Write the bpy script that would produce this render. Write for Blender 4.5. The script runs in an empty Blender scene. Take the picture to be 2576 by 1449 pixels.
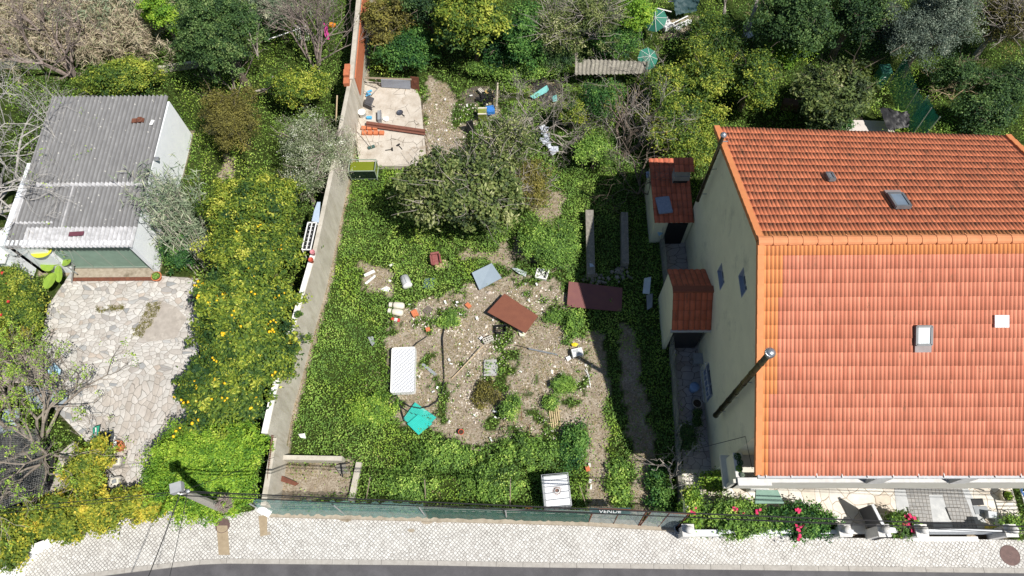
import bpy, math, random
import numpy as np
from mathutils import Vector, Matrix
random.seed(7)
rng = np.random.default_rng(11)
SC = bpy.context.scene
COL = SC.collection
# ------------------------------------------------------------------ camera
FOC, CX, CY, CAMH, YAW = 1800.0, 1288.0, 724.5, 28.5, math.radians(2.7)
_d = np.array([1330 - CX, 1585 - CY, FOC]); _d /= np.linalg.norm(_d)
_fy = np.array([0, 0, 1.0]) + _d * (-_d[2]); _fy /= np.linalg.norm(_fy)
_fx = np.cross(_fy, -_d)
_R = np.stack([_fx, _fy, -_d])
_c, _s = math.cos(YAW), math.sin(YAW)
RW = np.array([[_c, -_s, 0], [_s, _c, 0], [0, 0, 1.0]]) @ _R      # camera (x right, y down, z forward) to world
cam = bpy.data.cameras.new('camera'); cam_ob = bpy.data.objects.new('camera', cam); COL.objects.link(cam_ob)
cam.sensor_width = 36; cam.lens = 36 * FOC / 2576; cam.clip_start = 0.5; cam.clip_end = 2000
m = Matrix.Identity(4)
for i in range(3):
    m[i][0] = RW[i][0]; m[i][1] = -RW[i][1]; m[i][2] = -RW[i][2]
m[2][3] = CAMH
cam_ob.matrix_world = m
SC.camera = cam_ob
SC.render.resolution_x, SC.render.resolution_y = 1024, 576
# ------------------------------------------------------------------ sky and sun
SUN = Vector((0.541, -0.362, 1.0)).normalized()
elev = math.asin(SUN.z)
world = bpy.data.worlds.new('World'); SC.world = world; world.use_nodes = True
wn = world.node_tree.nodes; wl = world.node_tree.links
sky = wn.new('ShaderNodeTexSky'); sky.sky_type = 'NISHITA'; sky.sun_disc = False
sky.sun_elevation = elev; sky.sun_rotation = math.atan2(SUN.x, SUN.y)
sky.air_density = 1.0; sky.dust_density = 0.6; sky.ozone_density = 1.0
bg = wn['Background']; bg.inputs['Strength'].default_value = 0.058
wl.new(sky.outputs[0], bg.inputs['Color'])
sl = bpy.data.lights.new('sun', 'SUN'); sl.energy = 4.7; sl.angle = math.radians(0.5); sl.color = (1, 0.955, 0.88)
so = bpy.data.objects.new('sun', sl); COL.objects.link(so)
so.rotation_euler = SUN.to_track_quat('Z', 'Y').to_euler()
vs = SC.view_settings; vs.view_transform = 'Standard'; vs.look = 'None'; vs.gamma = 1; vs.exposure = 0.42
# ------------------------------------------------------------------ helpers
def D(x, y, z=0.0):
    """place on the plane at height z seen at this spot of the survey photo"""
    r = RW @ np.array([x - CX, y - CY, FOC]); t = (z - CAMH) / r[2]
    return Vector((r[0] * t, r[1] * t, z))
def DP(x, y, o, n):
    r = RW @ np.array([x - CX, y - CY, FOC]); r = Vector(r); c = Vector((0, 0, CAMH))
    t = (Vector(o) - c).dot(Vector(n)) / r.dot(Vector(n)); return c + r * t
def tag(o, label=None, cat=None, group=None, kind=None):
    if label: o['label'] = label
    if cat: o['category'] = cat
    if group: o['group'] = group
    if kind: o['kind'] = kind
    return o
def thing(name, label, cat, loc=(0, 0, 0), rz=0.0, group=None):
    o = bpy.data.objects.new(name, None); COL.objects.link(o); o.empty_display_size = 0.1
    o.location = loc; o.rotation_euler = (0, 0, rz)
    return tag(o, label, cat, group)
class MB:
    def __init__(s): s.v = []; s.f = []; s.m = []
    def add(s, vs_, fs, mi=0):
        b = len(s.v); s.v += [tuple(p) for p in vs_]; s.f += [tuple(i + b for i in f) for f in fs]; s.m += [mi] * len(fs); return s
    def box(s, c, size, rz=0, M=None, mi=0, taper=1.0):
        x, y, z = (k / 2 for k in size); P = []
        R = M if M is not None else Matrix.Rotation(rz, 3, 'Z')
        for dz in (-z, z):
            t = taper if dz > 0 else 1
            for dx, dy in ((-x, -y), (x, -y), (x, y), (-x, y)): P.append(Vector(c) + R @ Vector((dx * t, dy * t, dz)))
        return s.add(P, [(3, 2, 1, 0), (4, 5, 6, 7), (0, 1, 5, 4), (1, 2, 6, 5), (2, 3, 7, 6), (3, 0, 4, 7)], mi)
    def bar(s, a, b, w, h=None, mi=0):
        a, b = Vector(a), Vector(b); h = h or w; d = b - a
        if d.length < 1e-5: return s
        z = d.normalized(); x = z.orthogonal().normalized() if abs(z.z) > .95 else z.cross(Vector((0, 0, 1))).normalized(); y = z.cross(x)
        P = [p + x * sx * w / 2 + y * sy * h / 2 for p in (a, b) for sx, sy in ((-1, -1), (1, -1), (1, 1), (-1, 1))]
        return s.add(P, [(3, 2, 1, 0), (4, 5, 6, 7), (0, 1, 5, 4), (1, 2, 6, 5), (2, 3, 7, 6), (3, 0, 4, 7)], mi)
    def tube(s, pts, r, n=8, cap=True, mi=0):
        pts = [Vector(p) for p in pts]; rs = r if isinstance(r, (list, tuple)) else [r] * len(pts)
        P = []; x = None
        for i, p in enumerate(pts):
            d = (pts[min(i + 1, len(pts) - 1)] - pts[max(i - 1, 0)])
            d = d.normalized() if d.length > 1e-6 else Vector((0, 0, 1))
            x = d.orthogonal().normalized() if x is None else (x - d * x.dot(d)).normalized()
            y = d.cross(x)
            for k in range(n):
                a = 2 * math.pi * k / n; P.append(p + (x * math.cos(a) + y * math.sin(a)) * rs[i])
        F = [(i * n + k, i * n + (k + 1) % n, (i + 1) * n + (k + 1) % n, (i + 1) * n + k) for i in range(len(pts) - 1) for k in range(n)]
        if cap: F += [tuple(range(n))[::-1], tuple(range((len(pts) - 1) * n, len(pts) * n))]
        return s.add(P, F, mi)
    def lathe(s, c, prof, n=20, M=None, mi=0, cap=True):
        P = []; M = M or Matrix.Identity(3)
        for r, z in prof:
            for k in range(n):
                a = 2 * math.pi * k / n; P.append(Vector(c) + M @ Vector((r * math.cos(a), r * math.sin(a), z)))
        F = [(i * n + k, i * n + (k + 1) % n, (i + 1) * n + (k + 1) % n, (i + 1) * n + k) for i in range(len(prof) - 1) for k in range(n)]
        if cap: F += [tuple(range(n))[::-1], tuple(range((len(prof) - 1) * n, len(prof) * n))]
        return s.add(P, F, mi)
    def prism(s, poly, z0, z1, mi=0):
        n = len(poly); P = [(p[0], p[1], z0) for p in poly] + [(p[0], p[1], z1) for p in poly]
        a = sum(poly[i][0] * poly[(i + 1) % n][1] - poly[(i + 1) % n][0] * poly[i][1] for i in range(n))
        F = [tuple(range(n))[::-1], tuple(range(n, 2 * n))] + [(i, (i + 1) % n, n + (i + 1) % n, n + i) for i in range(n)]
        if a < 0: F = [f[::-1] for f in F]
        return s.add(P, F, mi)
    def rbox(s, c, size, r, rz=0, M=None, mi=0):
        x, y, z = (k / 2 for k in size); R = M if M is not None else Matrix.Rotation(rz, 3, 'Z'); P = []; L = []
        for ins, dz in ((r * .7, -z), (0, -z + r * .7), (0, z - r * .7), (r * .7, z)):
            ring = []
            for qx, qy, a0 in ((1, 1, 0), (-1, 1, 90), (-1, -1, 180), (1, -1, 270)):
                for k in range(4):
                    a = math.radians(a0 + k * 30); ring.append((qx * (x - r) + (r - ins) * math.cos(a), qy * (y - r) + (r - ins) * math.sin(a)))
            P += [Vector(c) + R @ Vector((u, w, dz)) for u, w in ring]
        n = 16; F = [(i * n + k, i * n + (k + 1) % n, (i + 1) * n + (k + 1) % n, (i + 1) * n + k) for i in range(3) for k in range(n)]
        F += [tuple(range(n))[::-1], tuple(range(3 * n, 4 * n))]
        return s.add(P, F, mi)
    def build(s, name, mat=None, parent=None, smooth=False):
        me = bpy.data.meshes.new(name); me.from_pydata(s.v, [], s.f)
        mats = mat if isinstance(mat, (list, tuple)) else [mat]
        for mm in mats: me.materials.append(mm)
        if len(mats) > 1: me.polygons.foreach_set('material_index', s.m)
        if smooth: me.polygons.foreach_set('use_smooth', [True] * len(me.polygons))
        me.update(); o = bpy.data.objects.new(name, me); COL.objects.link(o); o.parent = parent; return o
def npmesh(name, V, F, mat, parent=None, tint=None, dom='FACE', attrs=None, uv=None, smooth=False):
    me = bpy.data.meshes.new(name); V = np.asarray(V, np.float32); F = np.asarray(F, np.int32); k = F.shape[1]
    me.vertices.add(len(V)); me.vertices.foreach_set('co', V.ravel())
    me.loops.add(F.size); me.loops.foreach_set('vertex_index', F.ravel())
    me.polygons.add(len(F)); me.polygons.foreach_set('loop_start', np.arange(0, F.size, k, dtype=np.int32))
    me.polygons.foreach_set('loop_total', np.full(len(F), k, np.int32))
    if smooth: me.polygons.foreach_set('use_smooth', np.ones(len(F), bool))
    if tint is not None: attrs = {'tint': tint}
    for nm, arr in (attrs or {}).items():
        a = me.attributes.new(nm, 'FLOAT', dom if tint is not None else ('POINT' if len(arr) == len(V) else 'FACE')); a.data.foreach_set('value', np.asarray(arr, np.float32))
    if uv is not None:
        u = me.uv_layers.new(name='UVMap'); u.data.foreach_set('uv', np.asarray(uv, np.float32)[F.ravel()].ravel())
    me.materials.append(mat); me.update(calc_edges=True)
    o = bpy.data.objects.new(name, me); COL.objects.link(o); o.parent = parent; return o
def vnoise(x, y, sc, seed=0):
    r = np.random.default_rng(seed); T = r.random((64, 64)); x = np.asarray(x, float) / sc + 500; y = np.asarray(y, float) / sc + 500
    i, j = np.floor(x).astype(int), np.floor(y).astype(int); u, v = x - i, y - j; u = u * u * (3 - 2 * u); v = v * v * (3 - 2 * v)
    g = lambda a, b: T[a % 64, b % 64]
    return (g(i, j) * (1 - u) + g(i + 1, j) * u) * (1 - v) + (g(i, j + 1) * (1 - u) + g(i + 1, j + 1) * u) * v
def inpoly(x, y, poly):
    ins = np.zeros(np.shape(x), bool); n = len(poly)
    for i in range(n):
        x1, y1 = poly[i][0], poly[i][1]; x2, y2 = poly[(i + 1) % n][0], poly[(i + 1) % n][1]
        if y1 == y2: continue
        c = ((y1 > y) != (y2 > y)) & (x < (x2 - x1) * (y - y1) / (y2 - y1) + x1); ins ^= c
    return ins
def PG(*pts, z=0): return [D(a, b, z) for a, b in pts]
# ------------------------------------------------------------------ materials
def nodemat(name):
    m_ = bpy.data.materials.new(name); m_.use_nodes = True; nt = m_.node_tree; b = nt.nodes['Principled BSDF']; return m_, nt, b
def ramp(nt, stops, inp, interp='LINEAR'):
    r = nt.nodes.new('ShaderNodeValToRGB'); e = r.color_ramp.elements; r.color_ramp.interpolation = interp
    while len(e) < len(stops): e.new(0.5)
    for k, (p, c) in enumerate(stops):
        e[k].position = p; e[k].color = (*c, 1) if len(c) == 3 else c
    nt.links.new(inp, r.inputs[0]); return r.outputs[0]
def N(nt, typ, **kw):
    n = nt.nodes.new(typ)
    for k, v in kw.items():
        if k in n.inputs: n.inputs[k].default_value = v
        else: setattr(n, k, v)
    return n
def pos(nt, scale=None, rot=None):
    g = N(nt, 'ShaderNodeNewGeometry')
    if scale is None and rot is None: return g.outputs['Position']
    mp = N(nt, 'ShaderNodeMapping'); nt.links.new(g.outputs['Position'], mp.inputs[0])
    if scale: mp.inputs['Scale'].default_value = scale
    if rot: mp.inputs['Rotation'].default_value = rot
    return mp.outputs[0]
def noise(nt, vec, sc, det=4, rough=.6, dist=0):
    n = N(nt, 'ShaderNodeTexNoise', Scale=sc, Detail=det, Roughness=rough, Distortion=dist); nt.links.new(vec, n.inputs['Vector']); return n.outputs[0]
def mix(nt, fac, a, b, blend='MIX'):
    n = N(nt, 'ShaderNodeMix', data_type='RGBA', blend_type=blend)
    for sock, val in ((n.inputs[0], fac), (n.inputs[6], a), (n.inputs[7], b)):
        if isinstance(val, bpy.types.NodeSocket): nt.links.new(val, sock)
        else: sock.default_value = val if isinstance(val, (int, float)) else (*val, 1)
    return n.outputs[2]
def math_(nt, op, a, b=None, clamp=False):
    n = N(nt, 'ShaderNodeMath', operation=op, use_clamp=clamp)
    for i, v in enumerate((a, b)):
        if v is None: continue
        if isinstance(v, bpy.types.NodeSocket): nt.links.new(v, n.inputs[i])
        else: n.inputs[i].default_value = v
    return n.outputs[0]
def bump(nt, b, h, st=.4, dist=.02):
    n = N(nt, 'ShaderNodeBump', Strength=st, Distance=dist); nt.links.new(h, n.inputs['Height']); nt.links.new(n.outputs[0], b.inputs['Normal'])
def M(name, c1, c2=None, sc=4, rough=.8, metal=0, dirt=None, dsc=1.2, dlo=.55, bmp=0, spec=.3, obj=False):
    m_, nt, b = nodemat(name)
    if obj: v = N(nt, 'ShaderNodeTexCoord').outputs['Object']
    else: v = pos(nt)
    c2 = c2 or tuple(k * .75 for k in c1)
    n1 = noise(nt, v, sc, 5, .65); col = ramp(nt, [(.3, c2), (.7, c1)], n1)
    if dirt:
        d = ramp(nt, [(dlo, (0, 0, 0)), (dlo + .17, (1, 1, 1))], noise(nt, v, dsc, 6, .75)); col = mix(nt, d, col, dirt)
    nt.links.new(col, b.inputs['Base Color']); b.inputs['Roughness'].default_value = rough; b.inputs['Metallic'].default_value = metal
    b.inputs['Specular IOR Level'].default_value = spec
    if bmp: bump(nt, b, noise(nt, v, sc * 6, 4, .7), bmp, .02)
    return m_
def leafmat(name, stops, trans=.28, rough=.55, spec=.16, gain=1.3):
    m_, nt, b = nodemat(name); a = N(nt, 'ShaderNodeAttribute', attribute_name='tint')
    stops = [(p, tuple(min(.9, k * gain + .012 * gain * (i == 2)) for i, k in enumerate(c))) for p, c in stops]
    col = ramp(nt, stops, a.outputs['Fac']); nt.links.new(col, b.inputs['Base Color'])
    b.inputs['Roughness'].default_value = rough; b.inputs['Specular IOR Level'].default_value = spec
    t = N(nt, 'ShaderNodeBsdfTranslucent'); g = N(nt, 'ShaderNodeMixRGB', blend_type='MULTIPLY'); g.inputs[0].default_value = 1
    nt.links.new(col, g.inputs[1]); g.inputs[2].default_value = (1.3, 1.25, .5, 1); nt.links.new(g.outputs[0], t.inputs[0])
    mx = N(nt, 'ShaderNodeMixShader'); mx.inputs[0].default_value = trans
    nt.links.new(b.outputs[0], mx.inputs[1]); nt.links.new(t.outputs[0], mx.inputs[2]); nt.links.new(mx.outputs[0], nt.nodes['Material Output'].inputs[0]); return m_
LM = {
 'citrus': leafmat('citrus_leaf', [(0, (.022, .055, .010)), (.35, (.065, .12, .015)), (.7, (.17, .23, .02)), (1, (.38, .40, .06))]),
 'orange': leafmat('lemon_leaf', [(0, (.022, .055, .008)), (.35, (.07, .125, .012)), (.65, (.17, .23, .02)), (.85, (.31, .35, .035)), (1, (.46, .46, .08))]),
 'bright': leafmat('bright_leaf', [(0, (.07, .16, .012)), (.4, (.16, .29, .02)), (.75, (.28, .40, .03)), (1, (.42, .5, .08))]),
 'dark': leafmat('evergreen_leaf', [(0, (.018, .042, .010)), (.4, (.05, .10, .022)), (.75, (.10, .17, .038)), (1, (.20, .27, .09))]),
 'deep': leafmat('ivy_leaf', [(0, (.012, .04, .01)), (.4, (.035, .10, .016)), (.75, (.08, .18, .028)), (1, (.15, .27, .05))]),
 'olive': leafmat('olive_leaf', [(0, (.045, .065, .045)), (.4, (.10, .135, .09)), (.75, (.17, .21, .15)), (1, (.30, .33, .25))], .15, .45),
 'brown': leafmat('rusty_leaf', [(0, (.05, .05, .012)), (.4, (.13, .12, .022)), (.75, (.2, .19, .035)), (1, (.30, .25, .06))]),
 'figl': leafmat('fig_leaf', [(0, (.03, .045, .012)), (.35, (.075, .11, .022)), (.7, (.16, .19, .05)), (1, (.34, .35, .17))], gain=1.5),
 'yellow': leafmat('yellow_leaf', [(0, (.07, .12, .012)), (.35, (.2, .24, .02)), (.65, (.36, .34, .03)), (1, (.58, .46, .06))]),
 'blossom': leafmat('blossom_leaf', [(0, (.07, .10, .035)), (.4, (.17, .21, .09)), (.7, (.36, .38, .27)), (1, (.66, .66, .6))], .2),
 'cane': leafmat('cane_leaf', [(0, (.05, .08, .04)), (.4, (.15, .20, .11)), (.7, (.30, .34, .22)), (1, (.50, .48, .36))], .2),
 'drycane': leafmat('dry_cane_leaf', [(0, (.10, .08, .055)), (.3, (.26, .21, .14)), (.55, (.42, .36, .25)), (.8, (.24, .25, .13)), (1, (.14, .18, .08))], .15),
 'weed': leafmat('weed_leaf', [(0, (.045, .085, .014)), (.35, (.09, .165, .022)), (.7, (.165, .265, .038)), (1, (.32, .40, .09))], gain=1.75),
 'lime': leafmat('lime_weed_leaf', [(0, (.06, .12, .012)), (.4, (.14, .24, .022)), (.75, (.25, .34, .04)), (1, (.42, .46, .11))], gain=1.6),
 'dry': leafmat('dry_grass_blade', [(0, (.12, .14, .03)), (.4, (.24, .21, .09)), (.7, (.36, .28, .15)), (1, (.52, .42, .27))], .15),
 'banana': leafmat('broad_leaf', [(0, (.12, .25, .02)), (.5, (.3, .4, .03)), (1, (.5, .55, .06))]),
}
BARK = M('bark', (.20, .16, .13), (.09, .07, .055), 9, .95, bmp=.5)
BARKG = M('pale_bark', (.42, .38, .34), (.22, .19, .17), 9, .95, bmp=.4)
BARKP = M('twig_bark', (.30, .25, .22), (.16, .12, .11), 9, .95)
# ------------------------------------------------------------------ leaves and branches
def leafcloud(name, C_, Nrm, L, W, T, mat, parent=None, axis=None):
    n = len(C_); C_ = np.asarray(C_, float); Nrm = Nrm / (np.linalg.norm(Nrm, axis=1)[:, None] + 1e-9)
    A = rng.normal(size=(n, 3)) if axis is None else np.asarray(axis, float)
    A = A - Nrm * (A * Nrm).sum(1)[:, None]; A /= np.linalg.norm(A, axis=1)[:, None] + 1e-9
    B = np.cross(Nrm, A); l = (L * rng.uniform(.6, 1.3, n) / 2)[:, None]; w = (W * rng.uniform(.6, 1.3, n) / 2)[:, None]
    V = np.empty((n, 4, 3)); V[:, 0] = C_ - A * l; V[:, 1] = C_ + B * w + Nrm * w * .3; V[:, 2] = C_ + A * l - Nrm * l * .25; V[:, 3] = C_ - B * w + Nrm * w * .3
    return npmesh(name, V.reshape(-1, 3), np.arange(4 * n).reshape(n, 4), mat, parent, tint=np.clip(T, 0, 1))
def crown_points(c, r, nlobes=9, nclump=160, per=90, cr=.17, spread=.62, seed=0, bottom=-.5, lobes=None):
    """clumps of leaves on the outside of uneven lobes"""
    g = np.random.default_rng(seed); c = np.array(c, float); r = np.array(r, float)
    if lobes is None:
        d = g.normal(size=(nlobes, 3)); d[:, 2] = np.abs(d[:, 2]) * .8 - .25; d /= np.linalg.norm(d, axis=1)[:, None]
        lc = c + d * r * g.uniform(.35, spread, (nlobes, 1)); lr = g.uniform(.34, .56, nlobes)
        lc = np.vstack([lc, c]); lr = np.append(lr, .5)
    else: lc, lr = lobes
    pw = lr ** 2 * g.uniform(.35, 1.3, len(lr)); k = g.choice(len(lc), nclump, p=pw / pw.sum()); lt = g.normal(0, .09, len(lr))
    d = g.normal(size=(nclump, 3)); d /= np.linalg.norm(d, axis=1)[:, None]; d[:, 2] = np.where(d[:, 2] < bottom, -d[:, 2], d[:, 2])
    cc = lc[k] + d * r * lr[k][:, None] * np.where(g.random((nclump, 1)) < .14, g.uniform(1.1, 1.5, (nclump, 1)), g.uniform(.6, 1.1, (nclump, 1)))
    n = nclump * per; q = np.repeat(np.arange(nclump), per)
    off = g.normal(size=(n, 3)) * cr * g.uniform(.45, 1.35, (nclump, 1))[q] * np.array([1, 1, .6])
    P = cc[q] + off; out = (P - c) / r; out /= np.linalg.norm(out, axis=1)[:, None] + 1e-6
    Nn = out * .5 + np.array([0, 0, .55]) + g.normal(size=(n, 3)) * .55
    T = (g.normal(.42, .20, nclump) + lt[k])[q] + g.normal(0, .17, n)
    P[:, 2] = np.maximum(P[:, 2], .03)
    return P, Nn, T, lc
def limbs(base, top, lc, r0, n=6):
    b = MB(); base = Vector(base); top = Vector(top)
    mid = base.lerp(top, .5) + Vector((random.uniform(-.1, .1), random.uniform(-.1, .1), 0))
    b.tube([base, mid, top], [r0 * 1.15, r0 * .85, r0 * .65], 8)
    for q in lc[:12]:
        q = Vector(q); mm = top.lerp(q, .5) + Vector((random.uniform(-.2, .2), random.uniform(-.2, .2), -.1))
        b.tube([top - Vector((0, 0, .05)), mm, q], [r0 * .5, r0 * .32, r0 * .12], 5)
        for _ in range(2):
            e = q + Vector((random.uniform(-.5, .5), random.uniform(-.5, .5), random.uniform(0, .45))); b.tube([q.lerp(mm, .3), e], [r0 * .2, .008], 4)
    return b
TREES = []
def tree(name, label, cat, px, py, rx, ry, h, mat, dens=1.0, leaf=(.10, .055), group=None, cz=.62, rz=.45, seed=0, bark=None, trunk=True, nl=9, cr=.17, tint=0, twigs=0, per=70, bottom=-.5):
    zc = h * cz; c = D(px, py, zc); s = (CAMH - zc) / FOC * 1.0 / 0.93
    r = (rx * s * 1.06, ry * s * 1.12, h * rz)
    area = (r[0] + r[1]) ** 2 * 3.2
    cr = cr * .74; ncl = max(14, int(area * 13 * dens)); t = thing(name, label, cat, (c.x, c.y, 0), 0, group)
    P, Nn, T, lc = crown_points(c, r, nl, ncl, per, cr, seed=seed + 100, bottom=bottom)
    off = np.array([c.x, c.y, 0])
    leafcloud('crown', P - off, Nn, leaf[0], leaf[1], T + tint, LM[mat], t)
    if trunk:
        b = limbs((0, 0, 0), (0, 0, zc * .55), lc - off, .05 + .03 * h)
        if twigs:
            g = random.Random(seed)
            for _ in range(twigs):
                q = Vector(lc[g.randrange(len(lc))] - off); d = Vector((g.gauss(0, 1), g.gauss(0, 1), abs(g.gauss(0, .7)) + .2)).normalized()
                L_ = g.uniform(.6, 1.2) * min(r) + .2; a = q + d * L_ * .5 + Vector((g.uniform(-.1, .1), g.uniform(-.1, .1), .05)); e = q + d * L_
                a2 = a.lerp(e, .5) + Vector((g.gauss(0, .08), g.gauss(0, .08), g.gauss(0, .05))); b.tube([q, a, a2, e], [.018, .014, .010, .006], 3); e2 = a + Vector((g.gauss(0, .3), g.gauss(0, .3), .1)); b.tube([a, e2], [.010, .005], 3)
        b.build('trunk', bark or BARK, t)
    TREES.append((t, c, r, P - off)); return t
def branch(b, p, d, L, r, depth, g, tips, spread=.55, up=.12, wig=.12):
    n = 3; pts = [p]; q = p.copy(); dd = d.copy()
    for i in range(n):
        dd = (dd + Vector((g.gauss(0, wig), g.gauss(0, wig), g.gauss(0, wig) + up * .3))).normalized(); q = q + dd * L / n; pts.append(q.copy())
    b.tube(pts, [r, r * .88, r * .76, r * .62], 5 if r > .03 else 3, cap=False)
    if depth == 0: tips.append((q.copy(), dd.copy())); return
    for k in range(g.choice((2, 3, 3))):
        a = g.uniform(0, 6.283); o = dd.orthogonal().normalized(); o2 = dd.cross(o)
        nd = (dd + (o * math.cos(a) + o2 * math.sin(a)) * g.uniform(.5, 1.2) * spread * 1.5 + Vector((0, 0, up))).normalized()
        branch(b, pts[-1] if k < 2 else pts[2], nd, L * g.uniform(.6, .85), r * .6, depth - 1, g, tips, spread, up, wig)
def bare_tree(name, label, cat, base, dirs, L, r, depth, mat, seed, spread=.55, up=.1, leaf=None, ltype='bright', per=14, lr=.1, ls=(.09, .05), group=None):
    g = random.Random(seed); b = MB(); tips = []; t = thing(name, label, cat, (base[0], base[1], 0), 0, group); z0 = base[2] if len(base) > 2 else 0
    for d in dirs: branch(b, Vector((0, 0, z0)), Vector(d).normalized(), L, r, depth, g, tips, spread, up)
    b.build('trunk', mat, t)
    if leaf:
        T = [q for q in tips if g.random() < leaf]; P = np.repeat(np.array([list(q[0]) for q in T]), per, axis=0)
        P = P + rng.normal(size=P.shape) * lr; Nn = rng.normal(size=P.shape) * .5 + np.array([0, 0, .8])
        leafcloud('crown', P, Nn, ls[0], ls[1], rng.normal(.5, .2, len(P)), LM[ltype], t)
    return t
# ================================================================== SETTING
LOTW = [(-9.62, 3.9), (-9.6, 7.65), (-9.29, 10.4), (-8.79, 14.16), (-8.54, 18.35), (-8.25, 23.8), (-8.35, 45)]
def wallx(y):
    ys = [p[1] for p in LOTW]; xs = [p[0] for p in LOTW]; return np.interp(y, ys, xs)
xs = np.concatenate([[-400, -150, -70, -45], np.arange(-36, 34, .13), [45, 70, 150, 400]])
ys = np.concatenate([[-400, -150, -60, -20, -8], np.arange(-4, 46, .13), [60, 90, 160, 400]])
GX, GY = np.meshgrid(xs, ys)
KERB = [(-40, -6), (-26, -2.0), (-20.0, .35)] + [tuple(D(a, b)[:2]) for a, b in ((136, 1449), (218, 1433), (341, 1417), (420, 1408), (487, 1400), (551, 1396), (660, 1397), (1054, 1400), (1305, 1405), (1800, 1411), (2576, 1420))] + [(60, 2.2)]
KERB = [(p[0], p[1] - .30) for p in KERB]
kx = [p[0] for p in KERB]; ky = [p[1] for p in KERB]
BACK = [(-60, -4)] + [tuple(D(a, b)[:2]) for a, b in ((0, 1432), (90, 1385), (140, 1360), (300, 1310), (420, 1285), (560, 1315), (660, 1296), (1310, 1312), (1700, 1332), (1712, 1366), (2576, 1376))] + [(60, 2.9)]
bx = [p[0] for p in BACK]; by = [p[1] for p in BACK]
slabP = PG((912, 205), (1045, 222), (1058, 250), (1075, 420), (905, 420), (893, 330), (905, 240))
debris = PG((1000, 765), (1120, 745), (1185, 712), (1290, 700), (1430, 720), (1455, 850), (1482, 960), (1468, 1075), (1400, 1105), (1330, 1112), (1200, 1112), (1120, 1095), (1060, 1050), (985, 1060), (972, 960), (975, 860))
bare1 = PG((908, 655), (950, 660), (1000, 690), (1000, 745), (960, 740), (912, 716))
bare2 = PG((1065, 195), (1120, 205), (1150, 250), (1210, 225), (1255, 230), (1250, 300), (1200, 330), (1185, 420), (1070, 420), (1060, 260))
path1 = PG((1478, 838), (1512, 845), (1522, 950), (1530, 1100), (1550, 1300), (1485, 1300), (1478, 1080))
path2 = PG((1560, 800), (1600, 860), (1640, 1100), (1655, 1300), (1590, 1300), (1592, 1140), (1570, 1000))
swc = PG((690, 1155), (868, 1160), (880, 1200), (885, 1255), (690, 1262))
thin1 = PG((1300, 470), (1420, 500), (1400, 560), (1440, 680), (1250, 700), (1150, 700), (1120, 660), (1310, 600))
char1 = PG((1312, 190), (1385, 190), (1420, 240), (1400, 265), (1325, 255))
char2 = PG((1155, 225), (1205, 222), (1250, 235), (1210, 255), (1165, 262))
nbare = PG((1480, 225), (1560, 205), (1560, 235), (1500, 250))
gravel_n = PG((1640, 40), (1760, 45), (1770, 90), (1660, 100))
footp = PG((548, 470), (575, 450), (580, 400), (560, 395), (555, 440), (540, 480))
lot = [(wallx(y) + .05, y) for y in (3.9, 7.65, 10.4, 14.16, 18.35, 23.8, 44)][::1] + [(5.9, 44), (6.0, 4), (5.6, 3.75)]
court = PG((186, 672), (420, 695), (500, 700), (500, 1130), (400, 1250), (230, 1235), (225, 1120), (120, 1010), (95, 900), (120, 770))
ypatio = [(6.15, 3.3), (18.5, 3.3), (18.5, 5.7), (7.3, 5.7), (7.3, 17), (6.15, 17)]
backp = PG((2100, 300), (2230, 305), (2260, 345), (2100, 345))
def soft(X, Y, P, w=.25, seed=3):
    """1 inside, ragged edge"""
    dx = (vnoise(X, Y, .55, seed) - .5) * 2 * w + (vnoise(X, Y, .17, seed + 1) - .5) * w; dy = (vnoise(X, Y, .55, seed + 7) - .5) * 2 * w + (vnoise(X, Y, .17, seed + 8) - .5) * w
    return inpoly(X + dx, Y + dy, P).astype(float)
def inlot_w(X, Y): return (X > wallx(Y)) & (X < 6.1) & (Y < 24)
def cover(X, Y):
    """density of green ground plants, and kind masks"""
    n1 = vnoise(X, Y, 1.1, 21); n2 = vnoise(X, Y, .35, 22); ns = n1 * .6 + n2 * .4
    g = np.ones_like(X) * .9
    db = np.maximum.reduce([soft(X, Y, debris, .45), soft(X, Y, bare1, .25), soft(X, Y, bare2, .35)])
    g = np.where(db > 0, np.where(ns > .63, .5, .03), g)
    g = np.where(soft(X, Y, path1, .2) > 0, .04, g); g = np.where(soft(X, Y, path2, .2) > 0, np.where(ns > .6, .3, .05), g)
    g = np.where(soft(X, Y, swc, .25) > 0, np.where(ns > .62, .3, .03), g)
    g = np.where(soft(X, Y, thin1, .5) > 0, np.where(ns > .47, .8, .15), g)
    g = np.where(inlot_w(X, Y), g * np.where(n1 * .45 + n2 * .55 > .33, 1, .45), g)
    for P in (char1, char2, nbare, gravel_n, footp): g = np.where(soft(X, Y, P, .25) > 0, .03, g)
    g = np.where(soft(X, Y, slabP, .12) > 0, 0, g)
    g = np.where(inpoly(X, Y, court), 0, g)
    yb = np.interp(X, bx, by); g = np.where(Y < yb + .15, 0, g)
    g = np.where(inpoly(X, Y, ypatio), 0, g)
    g = np.where((X > 7) & (X < 18) & (Y < 17.3) & (Y > 2), 0, g); g = np.where((X > -22.2) & (X < -16.5) & (Y > 14.4) & (Y < 22.4), 0, g)
    g = np.where(inpoly(X, Y, backp), 0, g); g = np.where(np.abs(X - wallx(Y)) < .12, 0, g)
    inlot = (X > wallx(Y)) & (X < 6.1)
    return g, inlot, ns, db
g_, inlot_, ns_, db_ = cover(GX, GY)
GZ = (vnoise(GX, GY, 1.6, 5) - .5) * .10 + (vnoise(GX, GY, .35, 6) - .5) * .04 - .03
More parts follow.
